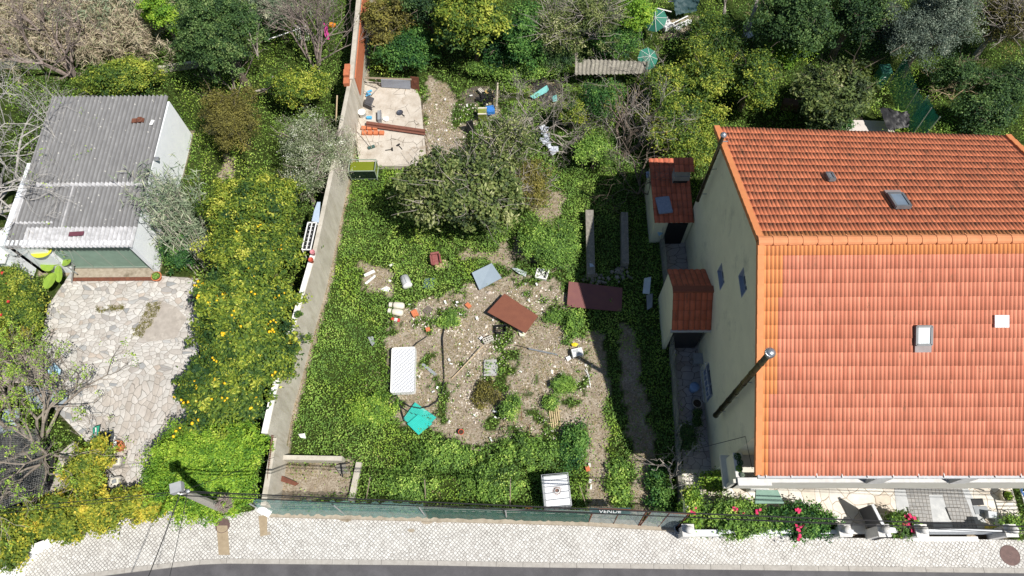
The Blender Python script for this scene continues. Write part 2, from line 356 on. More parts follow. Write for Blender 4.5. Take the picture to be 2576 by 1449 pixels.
flat = (GY < np.interp(GX, bx, by) + .12) | inpoly(GX, GY, court) | inpoly(GX, GY, ypatio) | inpoly(GX, GY, slabP) | inpoly(GX, GY, backp) | ((GX > 6.9) & (GX < 18) & (GY < 17.3) & (GY > 2.5))
GZ = np.where(flat, -.35, GZ); GZ = np.where((np.abs(GX) > 60) | (GY > 60) | (GY < -6), -.36, GZ)
nx_, ny_ = len(xs), len(ys); idx = np.arange(nx_ * ny_).reshape(ny_, nx_)
F = np.stack([idx[:-1, :-1], idx[:-1, 1:], idx[1:, 1:], idx[1:, :-1]], -1).reshape(-1, 4)
rub = np.maximum(soft(GX, GY, debris, .5), soft(GX, GY, bare2, .3)); rub = np.maximum(rub, .7 * np.maximum(soft(GX, GY, path1, .2), soft(GX, GY, path2, .2))); chr_ = np.maximum(soft(GX, GY, char1, .4), soft(GX, GY, char2, .3) * .8)
gm, nt, b = nodemat('earth'); P_ = pos(nt)
at = lambda s: N(nt, 'ShaderNodeAttribute', attribute_name=s).outputs['Fac']
soil = ramp(nt, [(.25, (.19, .15, .11)), (.5, (.33, .28, .215)), (.8, (.50, .45, .37))], noise(nt, P_, 2.2, 8, .7))
soil = mix(nt, ramp(nt, [(.45, (0, 0, 0)), (.62, (1, 1, 1))], noise(nt, P_, 14, 4, .7)), soil, (.20, .155, .11))
vor = N(nt, 'ShaderNodeTexVoronoi', Scale=13.0, Randomness=1.0); nt.links.new(P_, vor.inputs['Vector'])
stone = ramp(nt, [(0, (.62, .57, .50)), (.5, (.38, .33, .27)), (.75, (.20, .155, .11)), (1, (.52, .46, .40))], vor.outputs['Color'])
mask = math_(nt, 'MULTIPLY', ramp(nt, [(.40, (0, 0, 0)), (.55, (1, 1, 1))], noise(nt, P_, 5, 5, .7)), ramp(nt, [(.28, (1, 1, 1)), (.42, (0, 0, 0))], vor.outputs['Distance']))
rubc = mix(nt, mask, soil, stone); col = mix(nt, at('rubble'), soil, rubc)
green = ramp(nt, [(.3, (.022, .034, .008)), (.7, (.05, .075, .015))], noise(nt, P_, 6, 5, .7)); col = mix(nt, at('green'), col, green)
col = mix(nt, at('char'), col, ramp(nt, [(.35, (.015, .014, .013)), (.6, (.07, .065, .062)), (.8, (.3, .27, .24))], noise(nt, P_, 12, 5, .7)))
nt.links.new(col, b.inputs['Base Color']); b.inputs['Roughness'].default_value = .95; b.inputs['Specular IOR Level'].default_value = .1
bump(nt, b, noise(nt, P_, 16, 6, .75), .8, .05)
ground = npmesh('ground', np.stack([GX, GY, GZ], -1).reshape(-1, 3), F, gm, attrs={'green': (g_ > .35).ravel() * 1.0, 'rubble': rub.ravel(), 'char': chr_.ravel()}, smooth=True); tag(ground, kind='structure')
# road
am, nt, b = nodemat('asphalt'); P_ = pos(nt)
col = ramp(nt, [(.3, (.062, .060, .066)), (.7, (.095, .092, .098))], noise(nt, P_, 1.3, 7, .7)); col = mix(nt, ramp(nt, [(.52, (0, 0, 0)), (.8, (.7, .7, .7))], noise(nt, P_, .9, 3, .6)), col, (.14, .135, .145))
col = mix(nt, ramp(nt, [(.66, (0, 0, 0)), (.72, (.6, .6, .6))], noise(nt, P_, 45, 2, .6)), col, (.22, .21, .2))
nt.links.new(col, b.inputs['Base Color']); b.inputs['Roughness'].default_value = .85; bump(nt, b, noise(nt, P_, 60, 3, .7), .5, .01)
tag(MB().add([(-60, -30, -.13), (60, -30, -.13), (60, 3, -.13), (-60, 3, -.13)], [(0, 1, 2, 3)]).build('road', am), kind='structure')
# pavement of small limestone setts
pm, nt, b = nodemat('limestone_setts'); P_ = pos(nt, rot=(0, 0, math.radians(40)))
wv = N(nt, 'ShaderNodeTexNoise', Scale=1.4, Detail=2.0); nt.links.new(P_, wv.inputs['Vector'])
P2 = mix(nt, .05, P_, wv.outputs['Color'], 'ADD')
v1 = N(nt, 'ShaderNodeTexVoronoi', Scale=9.0, Randomness=.42, feature='DISTANCE_TO_EDGE'); v2 = N(nt, 'ShaderNodeTexVoronoi', Scale=9.0, Randomness=.42)
nt.links.new(P2, v1.inputs['Vector']); nt.links.new(P2, v2.inputs['Vector'])
v1.voronoi_dimensions = v2.voronoi_dimensions = '2D'
st = ramp(nt, [(0, (.42, .40, .375)), (.5, (.54, .525, .50)), (1, (.64, .625, .595))], v2.outputs['Color'])
gap = ramp(nt, [(.04, (1, 1, 1)), (.12, (0, 0, 0))], v1.outputs['Distance']); dirtn = ramp(nt, [(.35, (.55, .55, .55)), (.62, (1, 1, 1))], noise(nt, pos(nt), 1.1, 6, .7))
st = mix(nt, math_(nt, 'MULTIPLY', gap, dirtn), st, (.07, .065, .058))
st = mix(nt, ramp(nt, [(.60, (0, 0, 0)), (.78, (.55, .55, .55))], noise(nt, pos(nt), 1.7, 7, .8)), st, (.20, .18, .155))
nt.links.new(st, b.inputs['Base Color']); b.inputs['Roughness'].default_value = .8; bump(nt, b, v1.outputs['Distance'], .5, .02)
px_ = np.linspace(-34, 40, 150); mb = MB()
top = [(x, float(np.interp(x, kx, ky)) + .16, 0) for x in px_]; bot = [(x, float(np.interp(x, bx, by)) + .25, 0) for x in px_]
n_ = len(px_); mb.add([(*p[:2], -.01) for p in top] + [(*p[:2], -.01) for p in bot], [(i, i + 1, n_ + i + 1, n_ + i) for i in range(n_ - 1)]); tag(mb.build('pavement', pm), kind='structure')
conc = M('kerb_stone', (.42, .40, .37), (.31, .29, .265), 5, .9, dirt=(.24, .21, .17), dlo=.58, bmp=.3)
mb = MB()
for i in range(n_ - 1):
    a0 = Vector((px_[i], np.interp(px_[i], kx, ky), 0)); a1 = Vector((px_[i + 1], np.interp(px_[i + 1], kx, ky), 0)); d = (a1 - a0); L_ = d.length; ang = math.atan2(d.y, d.x); nrm = Vector((-d.y, d.x, 0)).normalized()
    pass
x0 = -24.0; kseg = []
while x0 < 22:
    y0 = float(np.interp(x0, kx, ky)); L_ = random.choice((.85, 1.0, 1.0, 1.1)); x1 = x0 + L_; y1 = float(np.interp(x1, kx, ky)); a = Vector((x0, y0, 0)); c = Vector((x1, y1, 0)); d = c - a; n = Vector((-d.y, d.x, 0)).normalized() * .085
    mb.box((a + c) / 2 + n + Vector((0, 0, -.1)), (d.length - .012, .17, .22 + random.uniform(-.004, .004)), math.atan2(d.y, d.x)); x0 = x1
tag(mb.build('kerb', conc), kind='structure')
# mortar strips and stained patches on the pavement
mortar = M('mortar', (.40, .35, .28), (.27, .225, .17), 6, .95, dirt=(.16, .13, .09), dlo=.55, bmp=.3)
sand = M('sand_fill', (.36, .29, .20), (.28, .22, .15), 5, .95)
mb = MB()
strip = [(680, 1294), (1480, 1316), (1700, 1330)]
A = [D(*p) for p in strip]
for a, c in zip(A, A[1:]): mb.bar(a + Vector((0, .04, .04)), c + Vector((0, .04, .04)), .30, .14)
tag(mb.build('pavement_edge_strip', mortar), kind='structure')
mb = MB(); mb.prism(PG((545, 1322), (572, 1322), (578, 1396), (550, 1396)), -.02, .002); mb.prism(PG((650, 1298), (672, 1296), (672, 1345), (655, 1350)), -.02, .001)
tag(mb.build('pavement_patch', sand), kind='structure')
mb = MB()
for cx_, cy_, s_ in ((1075, 1312, 14), (1035, 1334, 9), (672, 1342, 10), (868, 1305, 16), (1103, 1308, 14)):
    q = [D(cx_ + s_ * math.cos(t) * random.uniform(.8, 1.2), cy_ + s_ * .5 * math.sin(t) * random.uniform(.8, 1.2)) for t in np.linspace(0, 5.8, 11)]; mb.prism(q, -.02, -.004)
tag(mb.build('mortar_patch', mortar), kind='structure')
def crazy(name, cols, joint, scale, rnd=1.0, jw=.04, stretch=(1, 1, 1), rz=0):
    m_, nt, b = nodemat(name); P_ = pos(nt, scale=stretch, rot=(0, 0, rz))
    wv = N(nt, 'ShaderNodeTexNoise', Scale=.7, Detail=2.0); nt.links.new(P_, wv.inputs['Vector']); P2 = mix(nt, .9, P_, wv.outputs['Color'], 'ADD')
    v1 = N(nt, 'ShaderNodeTexVoronoi', Scale=scale, Randomness=rnd, feature='DISTANCE_TO_EDGE'); v2 = N(nt, 'ShaderNodeTexVoronoi', Scale=scale, Randomness=rnd)
    v1.voronoi_dimensions = v2.voronoi_dimensions = '2D'
    nt.links.new(P2, v1.inputs['Vector']); nt.links.new(P2, v2.inputs['Vector'])
    sep = N(nt, 'ShaderNodeSeparateColor'); nt.links.new(v2.outputs['Color'], sep.inputs[0])
    c = ramp(nt, cols, sep.outputs[0]); c = mix(nt, .6, c, ramp(nt, [(.3, (.55, .51, .47)), (.6, (1, 1, 1))], noise(nt, pos(nt), 1.3, 8, .75)), 'MULTIPLY')
    g = ramp(nt, [(jw * .5, (1, 1, 1)), (jw, (0, 0, 0))], v1.outputs['Distance']); c = mix(nt, g, c, joint)
    nt.links.new(c, b.inputs['Base Color']); b.inputs['Roughness'].default_value = .75; bump(nt, b, v1.outputs['Distance'], .6, .03); return m_
cz1 = crazy('crazy_paving', [(0, (.50, .485, .46)), (.35, (.60, .58, .55)), (.6, (.44, .41, .38)), (.8, (.56, .55, .53)), (.9, (.27, .28, .29)), (1, (.50, .43, .37))], (.21, .19, .165), 3.9, 1.0, .05, (1, 1.35, 1), .3)
tag(MB().prism(court, -.2, -.015).build('courtyard_paving', cz1), kind='structure')
cz1b = crazy('crazy_paving_large', [(0, (.46, .445, .42)), (.5, (.54, .51, .48)), (.8, (.42, .38, .34)), (1, (.50, .46, .42))], (.18, .165, .145), 3.1, .85, .045, (1.5, 1, 1), .1)
tag(MB().prism(PG((240, 1010), (330, 940), (470, 950), (470, 1240), (240, 1240)), -.012, -.008).build('courtyard_slabs', cz1b), kind='structure')
cz2 = crazy('marble_paving', [(0, (.66, .62, .55)), (.5, (.72, .69, .64)), (.8, (.60, .52, .43)), (1, (.74, .72, .69))], (.30, .24, .18), 2.2, 1.0, .035)
tag(MB().prism([(5.75, 3.3), (18.6, 3.3), (18.6, 5.7), (5.9, 5.7)], -.2, -.012).build('patio_paving', cz2), kind='structure')
cz3 = crazy('slate_paving', [(0, (.42, .39, .38)), (.5, (.50, .47, .46)), (1, (.36, .31, .29))], (.12, .10, .09), 2.6, 1.0, .04, (1, 1.5, 1))
tag(MB().prism([(6.0, 5.7), (7.25, 5.7), (7.25, 17.2), (6.05, 17.2)], -.2, -.016).build('side_passage_paving', cz3), kind='structure')
tag(MB().prism(backp, -.2, .01).build('back_patio_slab', M('pale_concrete', (.62, .57, .55), (.5, .45, .42), 2, .8)), kind='structure')
# grass verge strip in the courtyard, worn cement patch
worn = M('worn_cement', (.42, .38, .34), (.30, .27, .24), 3, .9, dirt=(.52, .48, .43), dlo=.55)
tag(MB().prism(PG((372, 765), (400, 755), (440, 770), (470, 800), (440, 850), (370, 860), (345, 820)), -.014, -.006).build('cement_patch', worn), kind='structure')
# ruined slab
sm, nt, b = nodemat('ruined_slab'); P_ = pos(nt)
c = ramp(nt, [(.3, (.36, .31, .25)), (.55, (.50, .455, .395)), (.8, (.58, .54, .485))], noise(nt, P_, 1.5, 7, .7))
c = mix(nt, ramp(nt, [(.56, (0, 0, 0)), (.64, (.8, .8, .8))], noise(nt, P_, 1.0, 7, .75)), c, (.27, .21, .15))
v = N(nt, 'ShaderNodeTexVoronoi', Scale=1.7, feature='DISTANCE_TO_EDGE'); nt.links.new(mix(nt, .3, P_, N(nt, 'ShaderNodeTexNoise', Scale=3.0).outputs['Color'], 'ADD'), v.inputs['Vector'])
cr = math_(nt, 'MULTIPLY', ramp(nt, [(.008, (1, 1, 1)), (.02, (0, 0, 0))], v.outputs['Distance']), ramp(nt, [(.48, (0, 0, 0)), (.56, (1, 1, 1))], noise(nt, P_, .9, 3)))
c = mix(nt, cr, c, (.09, .07, .05)); c = mix(nt, ramp(nt, [(.68, (0, 0, 0)), (.76, (.9, .9, .9))], noise(nt, P_, 1.3, 4, .6, 1)), c, (.42, .24, .09))
nt.links.new(c, b.inputs['Base Color']); b.inputs['Roughness'].default_value = .9; bump(nt, b, noise(nt, P_, 9, 5, .7), .5, .03)
sl_o = MB().prism(slabP, -.3, .10); sl_o.prism(PG((905, 222), (985, 232), (1000, 300), (905, 330)), .05, .104)
tag(sl_o.build('ruined_floor_slab', sm), kind='structure')
# driveway under the balcony
dm, nt, b = nodemat('grey_setts'); P_ = pos(nt, rot=(0, 0, .05))
bk = N(nt, 'ShaderNodeTexBrick', Scale=1.0); bk.offset = .0; bk.inputs['Brick Width'].default_value = .14; bk.inputs['Row Height'].default_value = .14; bk.inputs['Mortar Size'].default_value = .012
bk.inputs['Color1'].default_value = (.26, .26, .26, 1); bk.inputs['Color2'].default_value = (.33, .32, .31, 1); bk.inputs['Mortar'].default_value = (.14, .13, .12, 1); nt.links.new(P_, bk.inputs['Vector'])
nt.links.new(bk.outputs[0], b.inputs['Base Color']); b.inputs['Roughness'].default_value = .8
dy = PG((2248, 1222), (2435, 1228), (2490, 1335), (2280, 1335)); tag(MB().prism(dy, -.1, -.006).build('driveway', dm), kind='structure')
cem = M('light_cement', (.50, .51, .52), (.38, .39, .40), 2.5, .8, dirt=(.62, .62, .61), dlo=.5)
mb = MB()
for q in (((2337, 1245), (2370, 1245), (2400, 1335), (2350, 1335)), ((2250, 1232), (2278, 1232), (2300, 1335), (2262, 1335)), ((2420, 1230), (2436, 1230), (2492, 1335), (2462, 1335))): mb.prism(PG(*q), -.05, -.002)
tag(mb.build('driveway_strips', cem), kind='structure')
# white wedge at the street corner
white = M('white_render', (.80, .80, .78), (.72, .72, .70), 2, .7, dirt=(.5, .5, .47), dlo=.66)
o = MB().prism(PG((-60, 1500), (-60, 1440), (-5, 1412), (60, 1385), (150, 1352), (140, 1368), (95, 1392), (66, 1425), (52, 1475)), -.1, .35).build('low_wall', white)
tag(o, 'white painted low corner wall below the yellow hedge at the street', 'wall')

# ================================================================== STRUCTURES
# --- boundary wall of the plot
wm, nt, b = nodemat('weathered_render'); P_ = pos(nt)
c = ramp(nt, [(.3, (.36, .33, .27)), (.6, (.50, .465, .40)), (.85, (.58, .55, .49))], noise(nt, pos(nt, scale=(1, 1, .35)), 1.8, 7, .7))
c = mix(nt, ramp(nt, [(.52, (0, 0, 0)), (.72, (.7, .7, .7))], noise(nt, pos(nt, scale=(3, 3, .5)), 1.3, 6, .7)), c, (.30, .26, .19)); nt.links.new(c, b.inputs['Base Color']); b.inputs['Roughness'].default_value = .9; bump(nt, b, noise(nt, P_, 12, 5, .7), .3, .03)
brick = M('hollow_brick', (.50, .17, .08), (.38, .12, .06), 8, .9, bmp=.3)
t = thing('boundary_wall', 'long grey rendered boundary wall with white top running along the weedy plot', 'wall', (-9.3, 10, 0))
def wallseg(mb, pts, w, z0, z1):
    for a, c in zip(pts, pts[1:]):
        a = Vector((*a, 0)); c = Vector((*c, 0)); d = (c - a).normalized(); n = Vector((-d.y, d.x, 0)) * w / 2
        h0, h1 = (z1 if isinstance(z1, tuple) else (z1, z1))
        mb.add([a - n + Vector((0, 0, z0)), c - n + Vector((0, 0, z0)), c + n + Vector((0, 0, z0)), a + n + Vector((0, 0, z0)), a - n + Vector((0, 0, h0)), c - n + Vector((0, 0, h1)), c + n + Vector((0, 0, h1)), a + n + Vector((0, 0, h0))], [(3, 2, 1, 0), (4, 5, 6, 7), (0, 1, 5, 4), (1, 2, 6, 5), (2, 3, 7, 6), (3, 0, 4, 7)])
off = Vector((9.3, -10, 0))
pts = [(x + 9.3 - .10, y - 10) for x, y in [(-9.7, 6.6), (-9.6, 8.2), (-9.29, 10.6), (-8.82, 14.2), (-8.54, 18.35), (-8.25, 23.6)]]
mb = MB(); wallseg(mb, pts, .18, -.3, 2.2); mb.build('wall', wm, t)
mb = MB(); wallseg(mb, [(p[0] - .03, p[1]) for p in pts[:3]], .22, 2.2, 2.26); wallseg(mb, [(pts[2][0] - .03, pts[2][1]), (pts[3][0] - .03, pts[3][1])], .20, 2.2, 2.25); mb.build('coping', white, t)
mb = MB(); wallseg(mb, [(-.42, -5.9), (-.38, -3.4)], .2, -.3, 1.55); mb.build('wall_end', wm, t)
t = thing('boundary_wall', 'tall grey wall with exposed red hollow bricks at the back of the plot', 'wall', (-8.3, 27, 0))
mb = MB(); wallseg(mb, [(.02, -3.4), (-.15, 3), (-.35, 11)], .22, -.3, 2.3); mb.build('wall', wm, t)
mb = MB(); wallseg(mb, [(.16, -3.2), (.0, 3), (-.2, 11)], .05, .9, 2.12); mb.build('brick_course', brick, t)
mb = MB(); [mb.box((-.16 - .02 * k, -3.6 + .42 * k, 2.3 + .1 * (k % 2)), (.26, .36, .22), .05) for k in range(3)]; mb.build('loose_brick', brick, t)
# cross wall (low) near the street and retaining corner
o = MB(); wallseg(o, [tuple(D(705, 1157)[:2]), tuple(D(868, 1160)[:2])], .18, -.2, .5); tag(o.build('low_wall', wm), 'short low concrete wall crossing the street corner of the plot', 'wall')
o = MB(); wallseg(o, [tuple(D(905, 1165)[:2]), tuple(D(885, 1262)[:2])], .22, -.2, .18); tag(o.build('low_wall', wm), 'narrow grey concrete edging half sunk in weeds near the green street netting', 'wall')
rub_c = M('dark_concrete', (.28, .26, .22), (.16, .15, .13), 9, .95, dirt=(.40, .37, .32), dsc=8, dlo=.52, bmp=.6)
for a, c, w, l in (((1483, 528), (1487, 690), .36, 'long narrow concrete wall stub half lit at the edge of the house shadow'), ((1571, 534), (1573, 662), .32, 'shorter concrete wall stub lying fully in the house shadow')):
    o = MB(); P0, P1 = D(*a, .5), D(*c, .5); wallseg(o, [tuple(P0[:2]), tuple(P1[:2])], w, -.2, .5); tag(o.build('wall_stub', rub_c), l, 'wall')
for a, l in (((1490, 705), 'small rounded heap of rubble below the half lit wall stub'), ((1562, 690), 'flat speckled concrete lump at the foot of the shaded wall stub')):
    p = D(*a); mb = MB()
    for k in range(26): mb.box((p.x + random.gauss(0, .22), p.y + random.gauss(0, .18), .06 + random.random() * .12), (random.uniform(.08, .22), random.uniform(.08, .2), random.uniform(.05, .14)), random.uniform(0, 3), taper=.7)
    tag(mb.build('rubble_heap', rub_c), l, 'rubble')
# --- wire / netting materials
def netmat(name, col, dens, sc, diff=.6):
    m_, nt, b = nodemat(name); b.inputs['Base Color'].default_value = (*col, 1); b.inputs['Roughness'].default_value = .7
    tr = N(nt, 'ShaderNodeBsdfTransparent'); mx = N(nt, 'ShaderNodeMixShader'); P_ = pos(nt)
    w = ramp(nt, [(.3, (dens * .55,) * 3), (.7, (min(1, dens * 1.35),) * 3)], noise(nt, P_, sc, 5, .8))
    nt.links.new(w, mx.inputs[0]); nt.links.new(tr.outputs[0], mx.inputs[1]); nt.links.new(b.outputs[0], mx.inputs[2]); nt.links.new(mx.outputs[0], nt.nodes['Material Output'].inputs[0]); return m_
NETG = netmat('green_netting', (.16, .33, .31), .55, 9); NETD = netmat('dark_netting', (.03, .11, .085), .85, 5); NETB = netmat('shade_cloth', (.04, .30, .22), .95, 3); NETW = netmat('pale_netting', (.35, .42, .42), .5, 9)
GALV = M('galvanised_steel', (.55, .56, .57), (.42, .43, .44), 12, .4, .7); RUST = M('rusty_steel', (.22, .085, .05), (.12, .05, .035), 7, .85, .2, dirt=(.30, .13, .07), dlo=.55)
WIRE = M('dark_cable', (.03, .03, .032), (.02, .02, .02), 5, .5); STEELW = M('fence_wire', (.42, .42, .40), (.3, .3, .28), 9, .5, .5)
def sheet(a, b_, z0, z1, lean=(0, 0, 0), nx=30, nz=5, wob=.06, seed=0, ztop=None):
    a, b_ = Vector(a), Vector(b_); g = random.Random(seed); mb = MB(); V = []; n = (b_ - a).cross(Vector((0, 0, 1))).normalized()
    for j in range(nz + 1):
        for i in range(nx + 1):
            u, v = i / nx, j / nz; p = a.lerp(b_, u); zt = z1 if ztop is None else ztop(u)
            p = p + Vector(lean) * v + n * g.uniform(-wob, wob); p.z = z0 + (zt - z0) * v + (g.uniform(-.04, .06) if j == nz else 0); V.append(p)
    mb.add(V, [(j * (nx + 1) + i, j * (nx + 1) + i + 1, (j + 1) * (nx + 1) + i + 1, (j + 1) * (nx + 1) + i) for j in range(nz) for i in range(nx)]); return mb
# --- street fence of the plot
fa, fb, fc, fd = D(668, 1294), D(1078, 1304), D(1480, 1314), D(1700, 1329)
t = thing('mesh_fence', 'green netting fence between the weedy plot and the street pavement', 'fence', (fa.x, fa.y, 0)); o_ = Vector((fa.x, fa.y, 0))
sheet(fa - o_, fb - o_, .1, 1.75, (0, .28, 0), 60, 6, .05, 1).build('netting', NETG, t, True)
sheet(fb - o_, fc - o_, .1, 1.45, (0, .22, 0), 60, 4, .03, 2).build('netting', NETD, t, True)
for u in (0, .25, .5, .75): p = (fa - o_).lerp(fc - o_, u); MB().tube([p + Vector((0, .06, 0)), p + Vector((0, .12, 1.8))], .028, 8).build('post', GALV, t)
mb = MB()
for z in (.5, 1.0, 1.45, 1.78): mb.tube([fa - o_ + Vector((0, .15, z)), fb - o_ + Vector((0, .15, z)), fc - o_ + Vector((0, .15, z))], .006, 4)
mb.build('wire', STEELW, t)
t = thing('gate', 'rusty framed gate covered in pale netting with a hand lettered sign at the plot entrance', 'gate', (fc.x, fc.y, 0)); o_ = Vector((fc.x, fc.y, 0))
for k, (u0, u1) in enumerate(((.0, .57), (.59, 1.0))):
    a = (fc - o_).lerp(fd - o_, u0); c = (fc - o_).lerp(fd - o_, u1); lean = Vector((.14 + .1 * k, .32, 0)); fr = MB()
    q = [a + Vector((0, 0, .08)), c + Vector((0, 0, .08)), c + lean + Vector((0, 0, 1.45)), a + lean + Vector((0, 0, 1.45))]
    for i in range(4): fr.tube([q[i], q[(i + 1) % 4]], .028, 6)
    fr.tube([(q[0] + q[1]) / 2, (q[2] + q[3]) / 2], .02, 6); lf = fr.build('gate_leaf', RUST, t)
    sheet(a, c, .1, 1.43, lean, 24, 4, .015, 5 + k).build('netting', NETW, lf, True)
def text(s, name, size, mat_, M4, parent=None, ext=.004):
    cu = bpy.data.curves.new(name, 'FONT'); cu.body = s; cu.size = size; cu.extrude = ext; cu.align_x = 'CENTER'; cu.align_y = 'CENTER'
    to = bpy.data.objects.new(name, cu); COL.objects.link(to); to.matrix_world = M4; bpy.context.view_layer.update()
    dg = bpy.context.evaluated_depsgraph_get(); me = bpy.data.meshes.new_from_object(to.evaluated_get(dg)); me.transform(M4); bpy.data.objects.remove(to)
    me.materials.clear(); me.materials.append(mat_); ob = bpy.data.objects.new(name, me); COL.objects.link(ob); ob.parent = parent
    if parent: me.transform(parent.matrix_world.inverted() if False else Matrix.Translation(-Vector(parent.location)))
    return ob
SIGNB = M('sign_board', (.06, .11, .11), (.04, .08, .08), 5, .7); SIGNW = M('sign_lettering', (.72, .74, .74), (.6, .62, .62), 9, .8)
sc_ = (fc + fd) / 2 + Vector((-.95, .34, 1.33)); RM = Matrix.Translation(sc_ + Vector((0, -.035, .03))) @ Matrix.Rotation(math.radians(62), 4, 'X')
MB().box(sc_ - o_, (1.5, .02, .34), M=Matrix.Rotation(math.radians(-28), 3, 'X')).build('sign_board', SIGNB, t)
text('VENDE', 'sign_lettering', .26, SIGNW, RM, t)

# --- mesh boundary between plot and house passage
t = thing('mesh_fence', 'sagging wire mesh fence on a low wall between the plot and the house passage', 'fence', (6.1, 10, 0))
mb = MB(); wallseg(mb, [(-.3, -6.2), (-.02, 0), (0, 7)], .16, -.2, .35); mb.build('low_wall', rub_c, t)
sheet((-.3, -6.2, 0), (0, 7, 0), .35, 1.5, (-.1, 0, 0), 50, 4, .08, 9).build('netting', netmat('wire_mesh', (.30, .32, .31), .33, 16), t, True)
for y in (-6, -3, 0, 3, 6): MB().tube([(-.15 + y * .02, y, 0), (-.2 + y * .02, y + .05, 1.6)], .03, 6).build('post', STEELW, t)
t = thing('wire_fence', 'overgrown wire fence continuing behind the red roofed annex', 'fence', (5.9, 24, 0))
mb = MB()
for k in range(10):
    for z in (.4, .9, 1.4): mb.tube([(random.gauss(0, .05), -5 + k * 1.7, z), (random.gauss(0, .05), -5 + (k + 1) * 1.7, z - .05)], .006, 4, False)
mb.build('wire', STEELW, t)
for k in range(6): MB().tube([(0, -5 + k * 3, -.1), (.05, -5 + k * 3, 1.7)], .035, 6).build('post', rub_c, t)
# --- roof tiles
def tilemat(name, base, alt, lich, lamt, newc):
    m_, nt, b = nodemat(name); uv = N(nt, 'ShaderNodeUVMap'); fl = N(nt, 'ShaderNodeVectorMath', operation='FLOOR'); nt.links.new(uv.outputs[0], fl.inputs[0])
    wn_ = N(nt, 'ShaderNodeTexWhiteNoise'); wn_.noise_dimensions = '2D'; nt.links.new(fl.outputs[0], wn_.inputs['Vector'])
    c = ramp(nt, [(0, alt), (.5, base), (1, tuple(min(1, k * 1.15) for k in base))], wn_.outputs[0]); P_ = pos(nt)
    c = mix(nt, .35, c, ramp(nt, [(.3, (.6, .55, .5)), (.6, (1, 1, 1))], noise(nt, P_, 1.1, 7, .7)), 'MULTIPLY')
    lm = ramp(nt, [(.60 - lamt, (0, 0, 0)), (.68 - lamt * .7, (.85, .85, .85))], noise(nt, pos(nt, scale=(1.6, .5, 1)), 3.2, 8, .8)); c = mix(nt, lm, c, lich)
    c = mix(nt, N(nt, 'ShaderNodeAttribute', attribute_name='fresh').outputs['Fac'], c, newc)
    fr_ = N(nt, 'ShaderNodeVectorMath', operation='FRACTION'); nt.links.new(uv.outputs[0], fr_.inputs[0]); sp_ = N(nt, 'ShaderNodeSeparateXYZ'); nt.links.new(fr_.outputs[0], sp_.inputs[0])
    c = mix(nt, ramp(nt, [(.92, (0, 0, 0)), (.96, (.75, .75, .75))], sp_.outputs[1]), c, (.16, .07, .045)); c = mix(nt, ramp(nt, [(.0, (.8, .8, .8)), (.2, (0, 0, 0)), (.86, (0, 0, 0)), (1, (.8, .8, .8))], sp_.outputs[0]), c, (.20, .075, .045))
    nt.links.new(c, b.inputs['Base Color']); b.inputs['Roughness'].default_value = .75; b.inputs['Specular IOR Level'].default_value = .25; bump(nt, b, noise(nt, P_, 30, 3, .6), .3, .01); return m_
NEWT = (.62, .235, .085)
T_S = tilemat('clay_tiles_sunny', (.58, .215, .135), (.52, .18, .11), (.24, .13, .08), .02, NEWT)
T_N = tilemat('clay_tiles_weathered', (.74, .235, .115), (.66, .20, .10), (.20, .11, .065), .06, NEWT)
T_A = tilemat('clay_tiles_annex', (.52, .14, .075), (.42, .11, .06), (.2, .09, .06), .05, NEWT)
def tiles(name, e0, e1, r0, r1, nt_, nr, mat, parent, fresh=None, amp=.026, step=.022):
    """tile slope between eave e0-e1 and ridge r0-r1"""
    e0, e1, r0, r1 = (np.array(p, float) for p in (e0, e1, r0, r1)); S = 6; prof = np.array([-.2, .3, .9, 1, .8, .15]) * amp
    u = np.linspace(0, 1, nt_ * S + 1); h = np.append(np.tile(prof, nt_), prof[0]); nrm = np.cross(e1 - e0, r0 - e0); nrm /= np.linalg.norm(nrm); nrm = nrm if nrm[2] > 0 else -nrm
    V, F_, fr, UV = [], [], [], []; b_ = 0; n = len(u)
    g = np.random.default_rng(nt_ + nr)
    for r in range(nr):
        jit = np.repeat(g.normal(0, .004, nt_ + 1), S)[:n]
        for k, (v, off) in enumerate(((r / nr - .004, step), ((r + 1) / nr, .0))):
            p = (e0 + (e1 - e0) * u[:, None]) * (1 - v) + (r0 + (r1 - r0) * u[:, None]) * v + nrm * (h + off + jit)[:, None]
            V.append(p); UV.append(np.stack([u * nt_, np.full(n, r + (.02 if k == 0 else .99))], 1))
        i = np.arange(n - 1); F_.append(np.stack([b_ + i, b_ + i + 1, b_ + n + i + 1, b_ + n + i], 1)); fr += list(fresh(i // S, r) if fresh else np.zeros(n - 1))
        # riser
        V.append(V[-2] - nrm * (step + .012)); UV.append(UV[-2]); UV[-3] = UV[-3]; F_.append(np.stack([b_ + i + 1, b_ + i, b_ + 2 * n + i, b_ + 2 * n + i + 1], 1)); fr += [fr[-1]] * 0 + list(fresh(i // S, r) if fresh else np.zeros(n - 1)); b_ += 3 * n
    return npmesh(name, np.vstack(V), np.vstack(F_), mat, parent, attrs={'fresh': fr}, uv=np.vstack(UV))
CREAM = M('cream_render', (.76, .73, .55), (.68, .65, .49), 1.5, .85, dirt=(.52, .50, .39), dsc=.9, dlo=.56, bmp=.1)
TRIM = M('pale_stucco', (.62, .60, .53), (.54, .52, .45), 2, .8); MARB = M('marble_trim', (.66, .65, .63), (.5, .49, .48), 6, .5)
GLASS = M('dark_glass', (.06, .075, .09), (.03, .04, .05), 2, .08, spec=.8); ALU = M('aluminium', (.60, .62, .64), (.5, .52, .54), 4, .35, .6); DARK = M('dark_void', (.02, .02, .022), None, 3, .8)
BRONZE = M('dark_flue_metal', (.13, .11, .06), (.05, .045, .03), 5, .32, .85); CAPM = M('zinc', (.50, .53, .56), (.36, .38, .41), 9, .35, .8)
